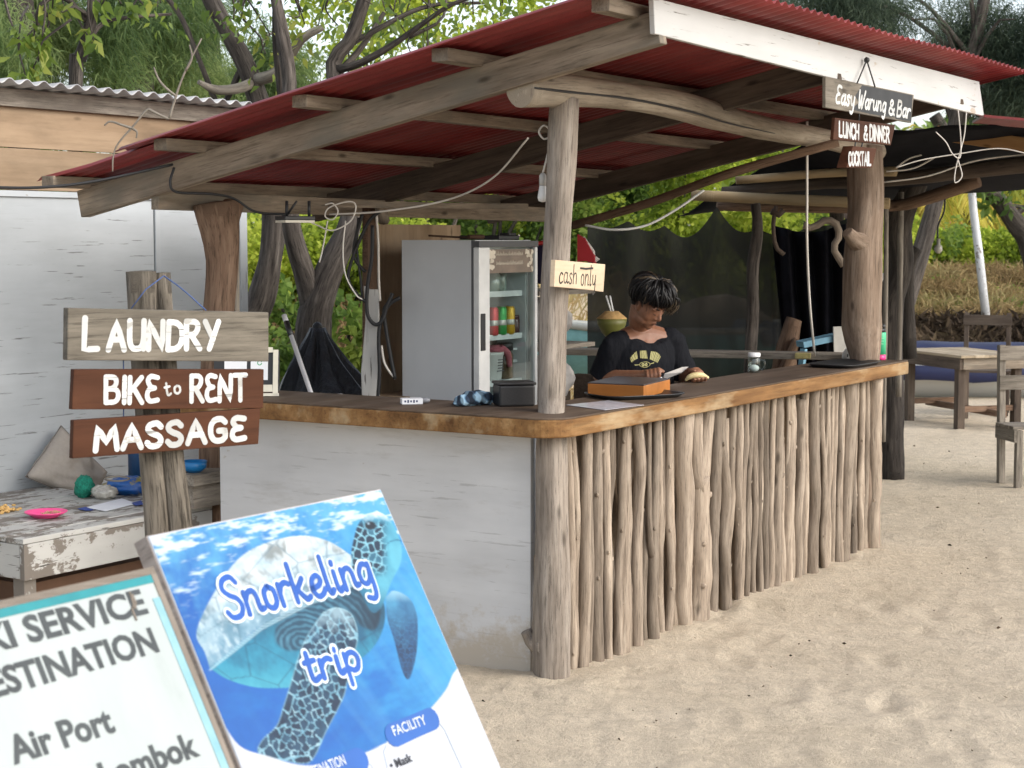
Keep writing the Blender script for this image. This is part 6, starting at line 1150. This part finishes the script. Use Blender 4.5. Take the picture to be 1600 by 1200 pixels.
g3 = gb(112, 9.9); bare_tree('broadleaf_tree', 'slim tree with hanging broad leaves behind the left half of the shack roof', [(g3 - UP * .1, .05), pr(118, 150, 9.9, .038), pr(128, 90, 9.9, .036), pr(146, 10, 9.9, .034), pr(152, -80, 9.9, .03)],
  [[pr(140, 40, 9.9, .018), pr(100, -5, 9.8, .014), pr(60, 10, 9.7, .01), pr(58, 40, 9.7, .006)], [pr(134, 70, 9.9, .016), pr(160, 36, 10, .012), pr(196, 28, 10.1, .010), pr(268, 22, 10.2, .008)], [pr(140, 30, 9.9, .012), pr(120, 10, 9.8, .01), pr(90, 22, 9.8, .006)]],
  [(28, 62, 9.7), (42, 56, 9.7), (56, 66, 9.7), (66, 58, 9.7), (60, 82, 9.7), (28, 72, 9.7), (60, 96, 9.7), (50, 112, 9.7), (40, 118, 9.7), (146, 64, 9.8), (140, 60, 9.8), (66, 22, 9.7), (82, 12, 9.8), (100, 8, 9.8), (202, 18, 10), (224, 8, 10), (190, 6, 10), (155, 14, 9.8)], nper=8, size=.088, spread=.042)
# --- shrubs behind the bar
HL = [(398, 425, 16.5), (450, 405, 17.5), (505, 420, 17), (560, 410, 16.8), (615, 415, 17.5)]
for (x, y, d), lb in zip(HL, ('bright yellow green shrub behind the bar beside the shack corner', 'bright yellow green shrub behind the leaning grey trunk', 'bright yellow green shrub seen through the fork of the tree', 'bright yellow green shrub left of the driftwood slab', 'bright yellow green shrub behind the plywood panel')):
    bush('shrub', lb, 'shrub', YB(x, y, d), [((0, 0, .05), (.55, .5, .45)), ((-.3, .1, -.12), (.45, .4, .34)), ((.3, 0, .18), (.4, .4, .32))], 4200, .07, Lf['bright'], .3, 2.2, 'bright shrubs behind the bar')
for x, y, d, lb in ((402, 545, 12.8, 'low broad leaved plant by the notice stand'), (545, 505, 12.6, 'low green plant right of the forked trunk'), (440, 480, 13.4, 'green plant between the two tree trunks')):
    bush('leafy_plant', lb, 'plant', YB(x, y, d), [((0, 0, 0), (.24, .2, .2)), ((.1, 0, -.2), (.26, .2, .2))], 420, .10, Lf['mid'], .3, 3, 'plants at the foot of the trees', stems=2)
# --- trees far behind the bar
FT = [(640, 335, 25, 'mid', 'hazy green tree seen just above the plywood panel'), (760, 345, 27, 'bright', 'light green tree seen above the fridge'), (850, 340, 24, 'mid', 'green tree seen just left of the front post'), (965, 325, 26, 'mid', 'green tree seen above the left end of the shade net'), (1060, 330, 24, 'bright', 'sunny green tree seen over the dip in the shade net'), (1160, 320, 27, 'bright', 'light green tree seen behind the thin pole above the shade net'), (1260, 325, 25, 'bright', 'yellow green tree seen left of the right post'), (1350, 330, 29, 'mid', 'green tree seen between the poles of the shelter'),
      (660, 30, 22, 'bright', 'tall yellow green tree above the roof slope'), (770, 20, 24, 'bright', 'tall bright green tree whose top shows beside the roof edge'), (545, 70, 25, 'bright', 'pale green tree glimpsed between the bare limbs')]
for x, y, d, k, lb in FT:
    hi = y < 120; bush('broadleaf_tree', lb, 'tree', YB(x, y, d), [((0, 0, 0), (1.1, .9, .8)), ((-.7, .2, -.5), (.9, .8, .6)), ((.8, -.1, -.35), (.8, .8, .6)), ((.1, 0, .6), (.8, .7, .5))] + ([((0, 0, -1.4), (1.2, 1, .8))] if hi else [((0, 0, -.9), (1.2, .9, .6))]), 4200 if hi else 7500, .105, Lf[k], .3, 1.1, 'trees far behind the bar', thr=.08 if hi else -.02, stems=4)
# --- upper right: tall dark casuarina against the sky
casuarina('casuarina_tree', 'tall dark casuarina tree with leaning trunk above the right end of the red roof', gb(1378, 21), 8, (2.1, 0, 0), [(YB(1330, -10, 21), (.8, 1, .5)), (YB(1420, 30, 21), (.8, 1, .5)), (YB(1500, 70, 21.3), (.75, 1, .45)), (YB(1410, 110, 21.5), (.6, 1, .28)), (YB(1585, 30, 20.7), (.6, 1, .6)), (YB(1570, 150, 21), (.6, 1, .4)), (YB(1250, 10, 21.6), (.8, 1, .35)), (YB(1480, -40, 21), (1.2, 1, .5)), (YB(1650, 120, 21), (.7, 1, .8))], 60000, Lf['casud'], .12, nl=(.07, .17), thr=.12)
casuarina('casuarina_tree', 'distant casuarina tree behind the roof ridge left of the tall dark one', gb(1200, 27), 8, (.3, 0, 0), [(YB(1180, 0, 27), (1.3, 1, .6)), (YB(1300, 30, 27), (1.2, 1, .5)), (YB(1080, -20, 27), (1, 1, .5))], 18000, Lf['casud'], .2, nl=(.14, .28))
t = thing('leaning_tree', gb(1650, 23), 'dark leaning tree trunk at the far right behind the hedge', 'tree'); m = MB(); m.organic([gb(1655, 23) - UP * .1, Y(1612, 390, 23), Y(1588, 350, 23), Y(1565, 320, 23), Y(1540, 292, 23), Y(1500, 240, 23), Y(1460, 180, 23)], [.16, .15, .12, .11, .10, .08], 12, .1, .2, 3, 4); m.organic([Y(1580, 345, 23), Y(1600, 325, 23), Y(1640, 315, 23)], [.05, .03], 8, .1, .2, 3, 6); m.organic([Y(1572, 325, 23), Y(1590, 322, 23), Y(1620, 330, 23)], [.03, .02], 8, .1, .2, 3, 7); m.build('trunk', M['bark'], t)
P, D = blob_points([(YB(1590, 300, 23), (.9, .8, .35)), (YB(1500, 240, 23.2), (1, .8, .5))], 600, 1.6, .0, .5); leaf_obj('crown', P, D + NR.normal(size=P.shape) + np.array([0, 0, -.3]), .16, .22, Lf['mid'], t, tone(P, 1.2))
# --- right: hedge, palms, far trees
for i, (x, y, d) in enumerate(((1385, 402, 28.5), (1440, 398, 29), (1490, 392, 30), (1545, 396, 29), (1600, 394, 29.5), (1655, 398, 29))):
    bush('hedge_shrub', 'green hedge shrub on the bank, ' + ('just right of the leaning shelter trunk', 'second right of the leaning shelter trunk', 'left of the leaning white pole', 'right of the leaning white pole', 'below the dark leaning trunk', 'outermost at the far right')[i], 'shrub', YB(x, y, d), [((0, 0, 0), (.55, .5, .38)), ((-.25, 0, -.25), (.5, .4, .3)), ((.3, 0, .12), (.4, .4, .28)), ((.1, 0, -.4), (.6, .4, .3))], 3000, .10, Lf['bright'], .3, 1.8, 'hedge shrubs on the bank')
def palm(base, top, nf, L, label, seed):
    rp = np.random.RandomState(seed); base, top = Vector(base), Vector(top); t = thing('palm_tree', base, label, 'palm', 'palm trees beyond the hedge'); m = MB(); m.organic([base - UP * .2, base.lerp(top, .5) + Vector((.15, 0, 0)), top], [.16, .12, .10], 10, .15, .12, 5, seed); m.build('trunk', M['bark'], t)
    P, D, S, Vv = [], [], [], []; m = MB()
    for k in range(nf):
        az = 6.283 * k / nf + rp.rand() * .4; el = rp.uniform(-.5, 1.1); pts = []; p = np.array(top); d = np.array([math.cos(az) * math.cos(el), math.sin(az) * math.cos(el), math.sin(el)]); vv = rp.rand() * .8 + (0 if el > 0 else .25)
        for s in range(12):
            pts.append(p.copy()); p = p + d * L / 12; d = d + np.array([0, 0, -.16]); d /= np.linalg.norm(d)
            side = np.cross(d, [0, 0, 1]); side /= max(1e-6, np.linalg.norm(side))
            if s > 0:
                for q in (-1, 1):
                    for h_ in (0, .33, .66): P.append(p + d * h_ * L / 12); D.append(side * q + d * .55 + np.array([0, 0, -.55]) + rp.normal(size=3) * .08); S.append(L * .26 * (1 - (s / 12) ** 2 * .6)); Vv.append(vv + rp.normal() * .1)
        m.tube([Vector(q) for q in pts], [.03, .008], 5)
    m.build('frond_stem', Lf['palm'], t); leaf_obj('fronds', np.array(P), np.array(D), np.array(S), .05, Lf['palm'], t, np.array(Vv), bend=.2)
palm(gb(1440, 38), Y(1446, 268, 38), 22, 2.4, 'yellowing coconut palm seen right of the leaning shelter trunk', 3); palm(gb(1505, 42), Y(1502, 285, 42), 20, 2.4, 'yellowing coconut palm seen left of the leaning white pole', 8); palm(gb(1570, 40), Y(1585, 300, 40), 20, 2.3, 'yellowing coconut palm seen right of the leaning white pole', 5); palm(gb(1400, 41), Y(1392, 290, 41), 18, 2.3, 'yellowing coconut palm half hidden by the shelter poles', 9)
for x, y, d, k, lb in ((1470, 330, 52, 'bright', 'far green tree beyond the left red roofed house'), (1560, 345, 48, 'bright', 'far bright tree beyond the right red roofed house'), (1640, 320, 50, 'bright', 'far bright tree at the right edge'), (1400, 325, 50, 'bright', 'far bright tree behind the half hidden palm')):
    bush('broadleaf_tree', lb, 'tree', YB(x, y, d), [((0, 0, 0), (1.6, 1.2, .9)), ((-.9, .2, -.5), (1.2, 1, .7)), ((1, 0, -.3), (1.1, 1, .7))], 2600, .28, Lf[k], .3, .8, 'far trees on the right', thr=-.05)
wm_ = plain('pale house wall', (.50, .42, .34), .8); rm_ = plain('terracotta roof', (.34, .10, .06), .8, var=.3, scale=4)
def house(c, w_, d_, h_, rh, label):
    t = thing('house', c, label, 'house', 'red roofed houses'); m = MB(); m.box(c + UP * h_ / 2, w_, d_, h_); m.build('wall', wm_, t); m = MB(); a = [c + Vector((sx * (w_ / 2 + .3), sy * (d_ / 2 + .3), h_)) for sx, sy in ((-1, -1), (1, -1), (1, 1), (-1, 1))]; r0, r1 = c + Vector((-w_ * .28, 0, h_ + rh)), c + Vector((w_ * .28, 0, h_ + rh))
    m.add(a + [r0, r1], [(0, 1, 5, 4), (1, 2, 5), (2, 3, 4, 5), (3, 0, 4), (3, 2, 1, 0)]); m.build('roof', rm_, t)
    m = MB(); m.box(c + Vector((-w_ * .2, -d_ / 2 - .02, h_ * .5)), .7, .05, .8); m.build('window', M['black'], t)
hb = lambda x, d: gb(x, d) - UP * .05
house(hb(1478, 45), 2.6, 2.4, .55, .45, 'small house with red tiled roof left of the leaning white pole'); house(hb(1520, 46.5), 1.8, 2.2, .5, .42, 'small house with red tiled roof right behind the leaning white pole'); house(hb(1388, 44), 1.8, 2.2, .45, .42, 'small house with red tiled roof glimpsed between the shelter poles')
m = MB(); m.box(Vector((gb(1500, 40).x, 40, gz(9, 40) + .05)), 8.5, .2, .55); tag(m.build('low_wall', plain('dark low wall', (.05, .05, .055), .9)), 'long low dark wall behind the hedge on the bank', 'wall')
t = thing('leaning_pole', gb(1538, 22.0), 'leaning white painted pole on the bank behind the table', 'pole'); m = MB(); m.tube([Y(1541, 500, 22), Y(1530, 400, 22), Y(1521, 330, 22), Y(1516, 270, 22), Y(1513, 200, 22)], [.055, .05, .045], 12, .05, 4, 3); m.build('shaft', paint('white pole paint', (.66, .68, .70), (.2, .18, .16), .12), t)
cord(Q([(1477, 300), (1475, 330), (1466, 352), (1465, 372)], 12), .006, bk, 'lamp_cord', 'dark cord dangling with a small lamp under the shelter roof edge', 'cord'); m = MB(); m.lathe(Y(1466, 396, 12), [(.01, 0), (.028, .02), (.024, .05), (.012, .06), (.012, .10)], 14); tag(m.build('hanging_lamp', plain('dim clear bulb', (.35, .33, .28), .3)), 'small bulb dangling under the shelter roof edge', 'bulb')
# --- dry grass and brush on the bank, the far wood
def scatter(n, fx, size, mat, name, up=1.0, wid=.03, spread=.45, bend=.35, tf=.5):
    xy = np.array([fx() for _ in range(n)]); P = np.column_stack([xy, bank_h(xy[:, 0], xy[:, 1]) - .02]); D = NR.normal(size=(n, 3)) * spread; D[:, 2] = up
    return tag(leaf_obj(name, P, D, size * (.5 + NR.rand(n)), wid, mat, None, tone(P, tf), bend=bend), kind='stuff')
def reg(x0, x1, d0, d1): 
    def f(): d = d0 + (d1 - d0) * NR.rand(); x = x0 + (x1 - x0) * NR.rand(); return ((x - 800) / FPX * d, d)
    return f
def clumps(x0, x1, d0, d1, k, r, seed):
    rs = np.random.RandomState(seed); cs = [reg(x0, x1, d0, d1)() for _ in range(k)]
    return lambda: (lambda c: (c[0] + NR.normal() * r, c[1] + NR.normal() * r * .5))(cs[NR.randint(k)])
scatter(16000, reg(370, 900, 12.6, 17.5), .34, Lf['dry'], 'dry_grass', wid=.016)
scatter(600, reg(380, 640, 14.5, 17), .16, Lf['mid'], 'undergrowth', wid=.16, spread=.8)
scatter(13000, reg(1340, 1700, 24.6, 28.5), .26, Lf['dry'], 'dry_grass', wid=.022, spread=.95, tf=1.1)
scatter(4500, clumps(1340, 1700, 25.2, 28.5, 45, .3, 9), .20, Lf['mid'], 'undergrowth', wid=.14, spread=.9)
scatter(9000, clumps(1340, 1700, 24.6, 28.5, 70, .22, 6), .42, Lf['dry'], 'dry_grass', wid=.018, spread=.6, tf=.9)
scatter(26000, clumps(1340, 1700, 21.6, 24.6, 110, .28, 1), .40, Lf['brown'], 'brown_brush', wid=.055, spread=.9)
scatter(5000, reg(850, 1340, 19, 27), .5, Lf['dry'], 'dry_grass', wid=.02)
bl = [(np.array([x, 80 + NR.rand() * 8, 3 + NR.rand() * 1.2]), np.array([4.2, 3, 3.4 + NR.rand() * 1.5])) for x in np.arange(-34, 44, 3.2)]
P, D = blob_points(bl, 12000, .35, -.05, .5); tag(leaf_obj('far_wood', P, D + NR.normal(size=P.shape), .8, .35, Lf['mid'], None, tone(P, .3)), kind='stuff')
# --- chips, twigs and leaves lying on the sand
n = 520; xy = np.array([((NR.rand() * 1.2 - .25) * (d_ * .42), d_) for d_ in 4 + 16 * NR.rand(n)]); P = np.column_stack([xy, np.full(n, .008)]); D = NR.normal(size=(n, 3)); D[:, 2] = .1
tag(leaf_obj('sand_litter', P, D, .010 + .018 * NR.rand(n) ** 3, .3, Lf['brown'], None), kind='stuff')
# ================================================================== THE PERSON BEHIND THE COUNTER
def skinmat():
    m, t, b = newmat('brown skin'); tc = N(t, 'ShaderNodeTexCoord'); n = noise_of(t, tc.outputs['Object'], 22, 5)
    t.links.new(ramp(t, n, [(.3, (.20, .088, .048)), (.7, (.265, .122, .068))]), b.inputs['Base Color']); b.inputs['Roughness'].default_value = .5; b.inputs['Subsurface Weight'].default_value = .08; b.inputs['Subsurface Radius'].default_value = (.02, .008, .004); return m
M['skin'] = skinmat()
pf = Vector((.42, -.906, 0)).normalized(); plft = UP.cross(pf); pc = Y(1003, 560, 8.62); ground0 = Vector((pc.x, pc.y, 0))
per = thing('person', ground0, 'young person in a black T-shirt behind the counter, looking down at a banana', 'person')
hd = Vector((math.sin(R(44)), -math.cos(R(44)), 0)); pt = R(35); hf = hd * math.cos(pt) - UP * math.sin(pt); hu = hd * math.sin(pt) + UP * math.cos(pt); hl = hu.cross(hf)
HC = Y(1014, 475, 8.51); HR = Matrix((hl, hf, hu)).transposed()
def H(x, y, z): return HC + (hl * x + hf * y + hu * z) * .885       # x = the person's left, y = face forward, z = up
b = MB()
def el(c, r, mat3=HR): b.ball(c, r, 24, 16, mat3)
el(H(0, -.012, .035), (.073, .092, .080)); el(H(0, .022, -.01), (.064, .066, .085)); el(H(0, .038, -.062), (.047, .046, .05)); el(H(0, .062, -.098), (.024, .022, .020))
for s in (-1, 1):
    el(H(s * .032, .050, -.035), (.027, .028, .032)); el(H(s * .028, .074, .022), (.026, .014, .012)); el(H(s * .045, .02, -.075), (.018, .04, .026)); el(H(s * .029, .074, .002), (.0155, .0135, .0115))
    b.ball(H(s * .074, -.008, -.005), (.010, .019, .033), 16, 12, HR @ Matrix.Rotation(s * -.35, 3, 'Z')); b.ball(H(s * .071, .002, -.03), (.008, .010, .012), 12, 8, HR)
b.tube([H(0, .088, .018), H(0, .097, -.002), H(0, .109, -.025), H(0, .104, -.036)], [.008, .009, .0108, .0085], 12, rcap=True)
for s in (-1, 1): b.ball(H(s * .0125, .094, -.032), (.0085, .010, .0075), 12, 8, HR)
b.ball(H(0, .086, -.059), (.019, .0085, .0062), 16, 10, HR); b.ball(H(0, .085, -.069), (.016, .0085, .0066), 16, 10, HR)
nb_ = Y(1002, 511, 8.64); b.organic([H(0, -.03, -.035), H(0, -.012, -.105), nb_, nb_ - UP * .1], [.058, .052, .056, .10], 18, .02, 0, 1, 1)
shR, shL = Y(961, 540, 8.55), Y(1051, 535, 8.70); b.organic([shR, nb_ - UP * .055, shL], [.055, .08, .055], 16, .03, 0, 1, 2)
elR, wrR = Y(938, 594, 8.60), Y(1004, 587, 8.40); elL, wrL = Y(1070, 592, 8.72), Y(1084, 583, 8.47)
b.organic([shR, shR.lerp(elR, .5), elR], [.050, .046, .040], 16, .03, 0, 1, 3); b.organic([elR, elR.lerp(wrR, .35), elR.lerp(wrR, .7), wrR], [.040, .043, .034, .027], 16, .02, 0, 1, 4)
b.organic([shL, shL.lerp(elL, .5), elL], [.050, .046, .040], 16, .03, 0, 1, 5); b.organic([elL, elL.lerp(wrL, .35), elL.lerp(wrL, .7), wrL], [.040, .043, .034, .027], 16, .02, 0, 1, 6)
hip = ground0 + UP * .74; b.organic([nb_ - UP * .1, ground0 + UP * 1.0, hip], [.10, .125, .13], 18, .05, 0, 1, 7)
for s in (-1, 1): b.organic([hip + plft * s * .075, ground0 + plft * s * .09 + UP * .42 + pf * .02, ground0 + plft * s * .095 + UP * .06], [.085, .058, .04], 14, .05, 0, 1, 8); b.organic([ground0 + plft * s * .095 + UP * .045 - pf * .05, ground0 + plft * s * .10 + UP * .035 + pf * .15], [.04, .035], 12, .03, 0, 1, 9)
# right hand: a fist round the knife handle; left hand: palm up holding the banana
kn0, kn1 = Y(1000, 597, 8.35), Y(1040, 589, 8.31); kd = (kn1 - kn0).normalized()
hc = Y(1018, 586, 8.37); b.organic([wrR, hc], [.027, .030], 14, .01, 0, 1, 10); b.ball(hc, (.036, .026, .030), 18, 12)
hx = kd; fwd = Vector((.12, -1, -.1)).normalized()
for k, (ln, r_) in enumerate(((.034, .0085), (.038, .009), (.037, .009), (.034, .0088))):
    q = hc + hx * (-.027 + .0195 * k); b.tube(catmull([q + UP * .020 - fwd * .004, q + UP * .026 + fwd * .020, q + UP * .008 + fwd * .040, q - UP * .012 + fwd * .034, q - UP * .020 + fwd * .014], 4), [r_ * 1.05, r_ * .8], 10, rcap=True)
b.tube(catmull([hc + hx * .02 + UP * .016, hc + hx * .040 + UP * .018 + fwd * .014, hc + hx * .058 + UP * .006 + fwd * .018], 4), [.0115, .0085], 10, rcap=True)
bn = [Y(1071, 594, 8.36), Y(1078, 588, 8.35), Y(1088, 585.5, 8.35), Y(1098, 586, 8.36), Y(1107, 590, 8.37)]
hc2 = Y(1088, 583, 8.42); b.organic([wrL, hc2], [.027, .030], 14, .01, 0, 1, 11); b.ball(hc2, (.036, .030, .022), 18, 12)
bdir = (bn[-1] - bn[0]).normalized()
for k in range(4):
    q = hc2 + bdir * (-.026 + .0185 * k); b.tube(catmull([q - UP * .006, q + fwd * .028 - UP * .022, q + fwd * .060 - UP * .026, q + fwd * .082 - UP * .010], 4), [.0092, .0072], 10, rcap=True)
b.tube(catmull([hc2 - bdir * .03 + UP * .008, hc2 - bdir * .034 + UP * .022 + fwd * .03, hc2 - bdir * .018 + UP * .022 + fwd * .055], 4), [.0115, .008], 10, rcap=True)
body = b.build('body', M['skin'], per); remesh(body, .0042, 4)
# face details
lash = plain('dark brow hair', (.012, .009, .008), .8); m = MB()
for s in (-1, 1):
    m.tube(catmull([H(s * .013, .092, .024), H(s * .027, .095, .0295), H(s * .043, .083, .025)], 5), [.0022, .003, .0014], 6)
    m.tube(catmull([H(s * .0155, .0865, -.003), H(s * .028, .0905, -.0065), H(s * .041, .082, -.003)], 5), [.0010, .0019, .0012], 6)
m.build('eyebrows', lash, body)
m = MB(); m.tube(catmull([H(-.019, .0905, -.0635), H(-.008, .0975, -.0645), H(0, .0975, -.0655), H(.008, .0975, -.0645), H(.019, .0905, -.0635)], 4), [.0008, .0016, .0008], 6); m.build('mouth_line', plain('dark lip line', (.07, .025, .02), .6), body)
# hair: a close cap and layered locks that fall over the brow
hm, ht_, hb2 = newmat('black hair'); hb2.inputs['Base Color'].default_value = (.010, .009, .009, 1); hb2.inputs['Roughness'].default_value = .5; hb2.inputs['Specular IOR Level'].default_value = .3
hl2, ht2, hb3 = newmat('sun bleached hair tips'); hb3.inputs['Base Color'].default_value = (.085, .062, .038, 1); hb3.inputs['Roughness'].default_value = .45
rh = np.random.RandomState(5); hair = MB(); tips = MB()
hair.ball(H(0, -.020, .042), (.078, .090, .078), 26, 16, HR); hair.ball(H(0, -.052, .0), (.066, .055, .060), 20, 12, HR)
for k in range(330):
    az = rh.uniform(-math.pi, math.pi); front = math.cos(az); part = .35
    a1 = (1.30 + .12 * rh.rand()) if front > .35 else (1.62 + .2 * rh.rand() if front > -.3 else 2.05 + .25 * rh.rand())
    if abs(math.sin(az)) > .8 and front > -.35: a1 = 1.42 + .12 * rh.rand()
    st = rh.uniform(.05, .75); lift = rh.uniform(.002, .044) ** 1.0 + (.012 if front > 0 else 0); sw = rh.normal() * .42 + (.25 if front > 0 else 0); pts = []
    for i in range(8):
        s = i / 7; th = st + (a1 - st) * s; aa = az + sw * s; rr_ = 1 + 0
        d = Vector((math.sin(th) * math.sin(aa) * .080, math.sin(th) * math.cos(aa) * .099, math.cos(th) * .092)); off = 1 + lift / .09 * math.sin(math.pi * min(1, s * .8 + .15)) + (.16 * s * s if front > .2 else .02 * s)
        q = d * off; pts.append(H(q.x, q.y - .014, q.z + .036 - (.012 * s * s if front > .2 else 0)))
    tgt = tips if (math.sin(az) > .15 and front > .1 and rh.rand() < .42) or rh.rand() < .05 else hair
    tgt.tube(pts, [.003, .0075, .006, .0006], 6)
for k in range(520):   # fine loose strands over the locks
    az = rh.uniform(-math.pi, math.pi); front = math.cos(az); a1 = (1.25 + .3 * rh.rand()) if front > .3 else 1.5 + .5 * rh.rand(); st = rh.uniform(.0, .6); lift = rh.uniform(.006, .036); sw = rh.normal() * .5; pts = []
    for i in range(7):
        s = i / 6; th = st + (a1 - st) * s; aa = az + sw * s; d = Vector((math.sin(th) * math.sin(aa) * .082, math.sin(th) * math.cos(aa) * .101, math.cos(th) * .094)); q = d * (1.05 + lift / .09 * math.sin(math.pi * min(1, s * .8 + .1)) + .12 * s * s); pts.append(H(q.x, q.y - .014, q.z + .036))
    (tips if rh.rand() < .12 else hair).tube(pts, [.0016, .0018, .0004], 4)
for k in range(40):   # the puff of fringe at the far temple
    p0 = H(.036 + rh.normal() * .012, .070 + rh.normal() * .01, .085 + rh.normal() * .01); pts = [p0, p0 + hl * .018 + hf * .022 + hu * .010, p0 + hl * (.028 + rh.normal() * .010) + hf * .032 - hu * .012, p0 + hl * (.022 + rh.normal() * .012) + hf * (.03) - hu * (.045 + rh.rand() * .02)]
    (tips if rh.rand() < .65 else hair).tube(catmull(pts, 3), [.004, .005, .0012], 5)
hair.build('hair', hm, body); tips.build('hair_tips', hl2, body)
# T-shirt
s_ = MB(); tz = [(1.262, .074, .066), (1.248, .088, .080), (1.222, .125, .092), (1.165, .156, .10), (1.07, .160, .110), (.95, .162, .115), (.82, .168, .12), (.68, .175, .125)]; n = 36; vs = []
for z, hw, hdp in tz:
    c = Vector((nb_.x, nb_.y, 0)).lerp(Vector((pc.x, pc.y, 0)), min(1, (1.27 - z) / .2)) + UP * z + pf * (.012 if z > 1.1 else .0)
    fd = {1.262: .062, 1.248: .056, 1.222: .03}.get(z, 0)
    vs += [c - UP * (fd * max(0, math.sin(a)) ** 1.2) + plft * (hw * math.copysign(abs(math.cos(a)) ** .85, math.cos(a))) + pf * (hdp * math.copysign(abs(math.sin(a)) ** .85, math.sin(a))) for a in [2 * math.pi * i / n for i in range(n)]]
k = len(tz); s_.add(vs, [(i * n + j, i * n + (j + 1) % n, (i + 1) * n + (j + 1) % n, (i + 1) * n + j)[::-1] for i in range(k - 1) for j in range(n)] + [tuple(range(n)), tuple(range(k * n - 1, (k - 1) * n - 1, -1))], None, True)
for sh0, e0 in ((shR, elR), (shL, elL)):
    inn = sh0.lerp(nb_ - UP * .05, .40); s_.organic([inn, sh0 + UP * .005, sh0.lerp(e0, .5), sh0.lerp(e0, .86) + Vector((0, .01, -.005))], [.056, .058, .062, .069], 20, .02, 0, 1, 1)
s_.tube([Vector(p) for p in [nb_ + plft * .078 * math.cos(a) + pf * (.066 * math.sin(a) + .008) + UP * (-.010 - .078 * max(0, math.sin(a)) ** 1.2) for a in np.linspace(0, 2 * math.pi, 30)]], .008, 8)
tm, tt_, tb_ = newmat('black cotton'); tb_.inputs['Base Color'].default_value = (.0075, .008, .0105, 1); tb_.inputs['Roughness'].default_value = .85; tb_.inputs['Specular IOR Level'].default_value = .15; tc = N(tt_, 'ShaderNodeTexCoord'); bump(tt_, tb_, noise_of(tt_, tc.outputs['Object'], 5, 4, .5, (1.6, 1.6, .6)), .8, .06)
tee = s_.build('t_shirt', tm, body); remesh(tee, .0062, 6); dm = tee.modifiers.new('folds', 'DISPLACE'); tx_ = bpy.data.textures.new('folds', 'CLOUDS'); tx_.noise_scale = .11; tx_.noise_depth = 1; dm.texture = tx_; dm.strength = .022; dm.mid_level = .42
PT = Plane(Vector((pc.x, pc.y, 0)) + pf * .16, plft, UP); yl = plain('yellow shirt print', (.40, .37, .15), .7); m = MB(); cx, cz = PT.px(1013, 560); R_ = .135
for i in range(13):
    a = math.pi / 2 + (.62 - i * 1.24 / 12) * 1.0; 
    if i in (4, 8): continue
    for j in range(2):
        a_ = a + (.030 if j else -.030) * .9; q = [PT.at(cx + (R_ + rr_) * math.cos(a_ + da), cz - R_ + .012 + (R_ + rr_) * math.sin(a_ + da)) for rr_, da in ((-.008, -.019), (.032, -.019), (.032, .019), (-.006, .019))]; m.quad(*q)
for j in range(2):
    for q_ in ((-.010, .003), (.010, .003)):
        pass
ez = cz - .030
for dx in (-.010, .010): stroke(m, PT, [Vector((cx + dx + .006 * math.cos(a), ez + .010 * math.sin(a))) for a in np.linspace(0, 6.28, 12)], .0032, .0002)
ol = [Vector((cx + .033 * math.cos(a), ez + .019 * math.sin(a))) for a in np.linspace(0, 6.28, 22)]; stroke(m, PT, ol, .0013, .0002); stroke(m, PT, [Vector((cx - .058, ez - .004)), Vector((cx - .036, ez))], .0020, .0002); stroke(m, PT, [Vector((cx + .036, ez + .004)), Vector((cx + .055, ez + .010))], .0020, .0002)
o = m.build('shirt_print', yl, tee); sw_ = o.modifiers.new('wrap', 'SHRINKWRAP'); sw_.target = tee; sw_.wrap_method = 'NEAREST_SURFACEPOINT'; sw_.wrap_mode = 'ABOVE_SURFACE'; sw_.offset = .002
sho = MB(); sho.organic([hip + UP * .10, hip - UP * .03], [.15, .16], 18, .03, 0, 1, 1)
for s in (-1, 1): sho.organic([hip + plft * s * .075, hip + plft * s * .10 - UP * .3], [.105, .10], 16, .03, 0, 1, 2)
so = sho.build('shorts', plain('dark shorts', (.03, .032, .04), .9), body); remesh(so, .012, 4)
# knife and banana
kt = thing('knife', kn0, 'broad steel kitchen knife with white handle in the right hand', 'knife'); m = MB(); m.tube([kn0 - kd * .012, kn0 + kd * .06], .0095, 12, rcap=True); m.build('handle', plain('white knife handle', (.70, .68, .64), .45), kt)
k1, k2, k3, k4 = Y(1036, 594, 8.33), Y(1038, 584, 8.33), Y(1066, 573.5, 8.38), Y(1076, 573, 8.40); k5 = Y(1066, 582, 8.38); m = MB(); m.prism([k1, k5, k4, k3, k2], (k3 - k2).cross(k1 - k2).normalized() * .0022); m.tube([kn0 + kd * .055, kn0 + kd * .11], .005, 8); m.build('blade', plain('dull steel blade', (.30, .30, .31), .3, .85), kt)
m = MB(); m.organic([p - UP * .002 for p in bn], [.006, .0125, .0145, .0135, .006], 14, .006, .04, 20, 3); tag(m.build('banana', plain('peeled banana', (.62, .50, .25), .5, var=.12, scale=30)), 'pale peeled banana held in the left hand', 'banana')
for o in bpy.data.objects:
    if '_w' in o: del o['_w']
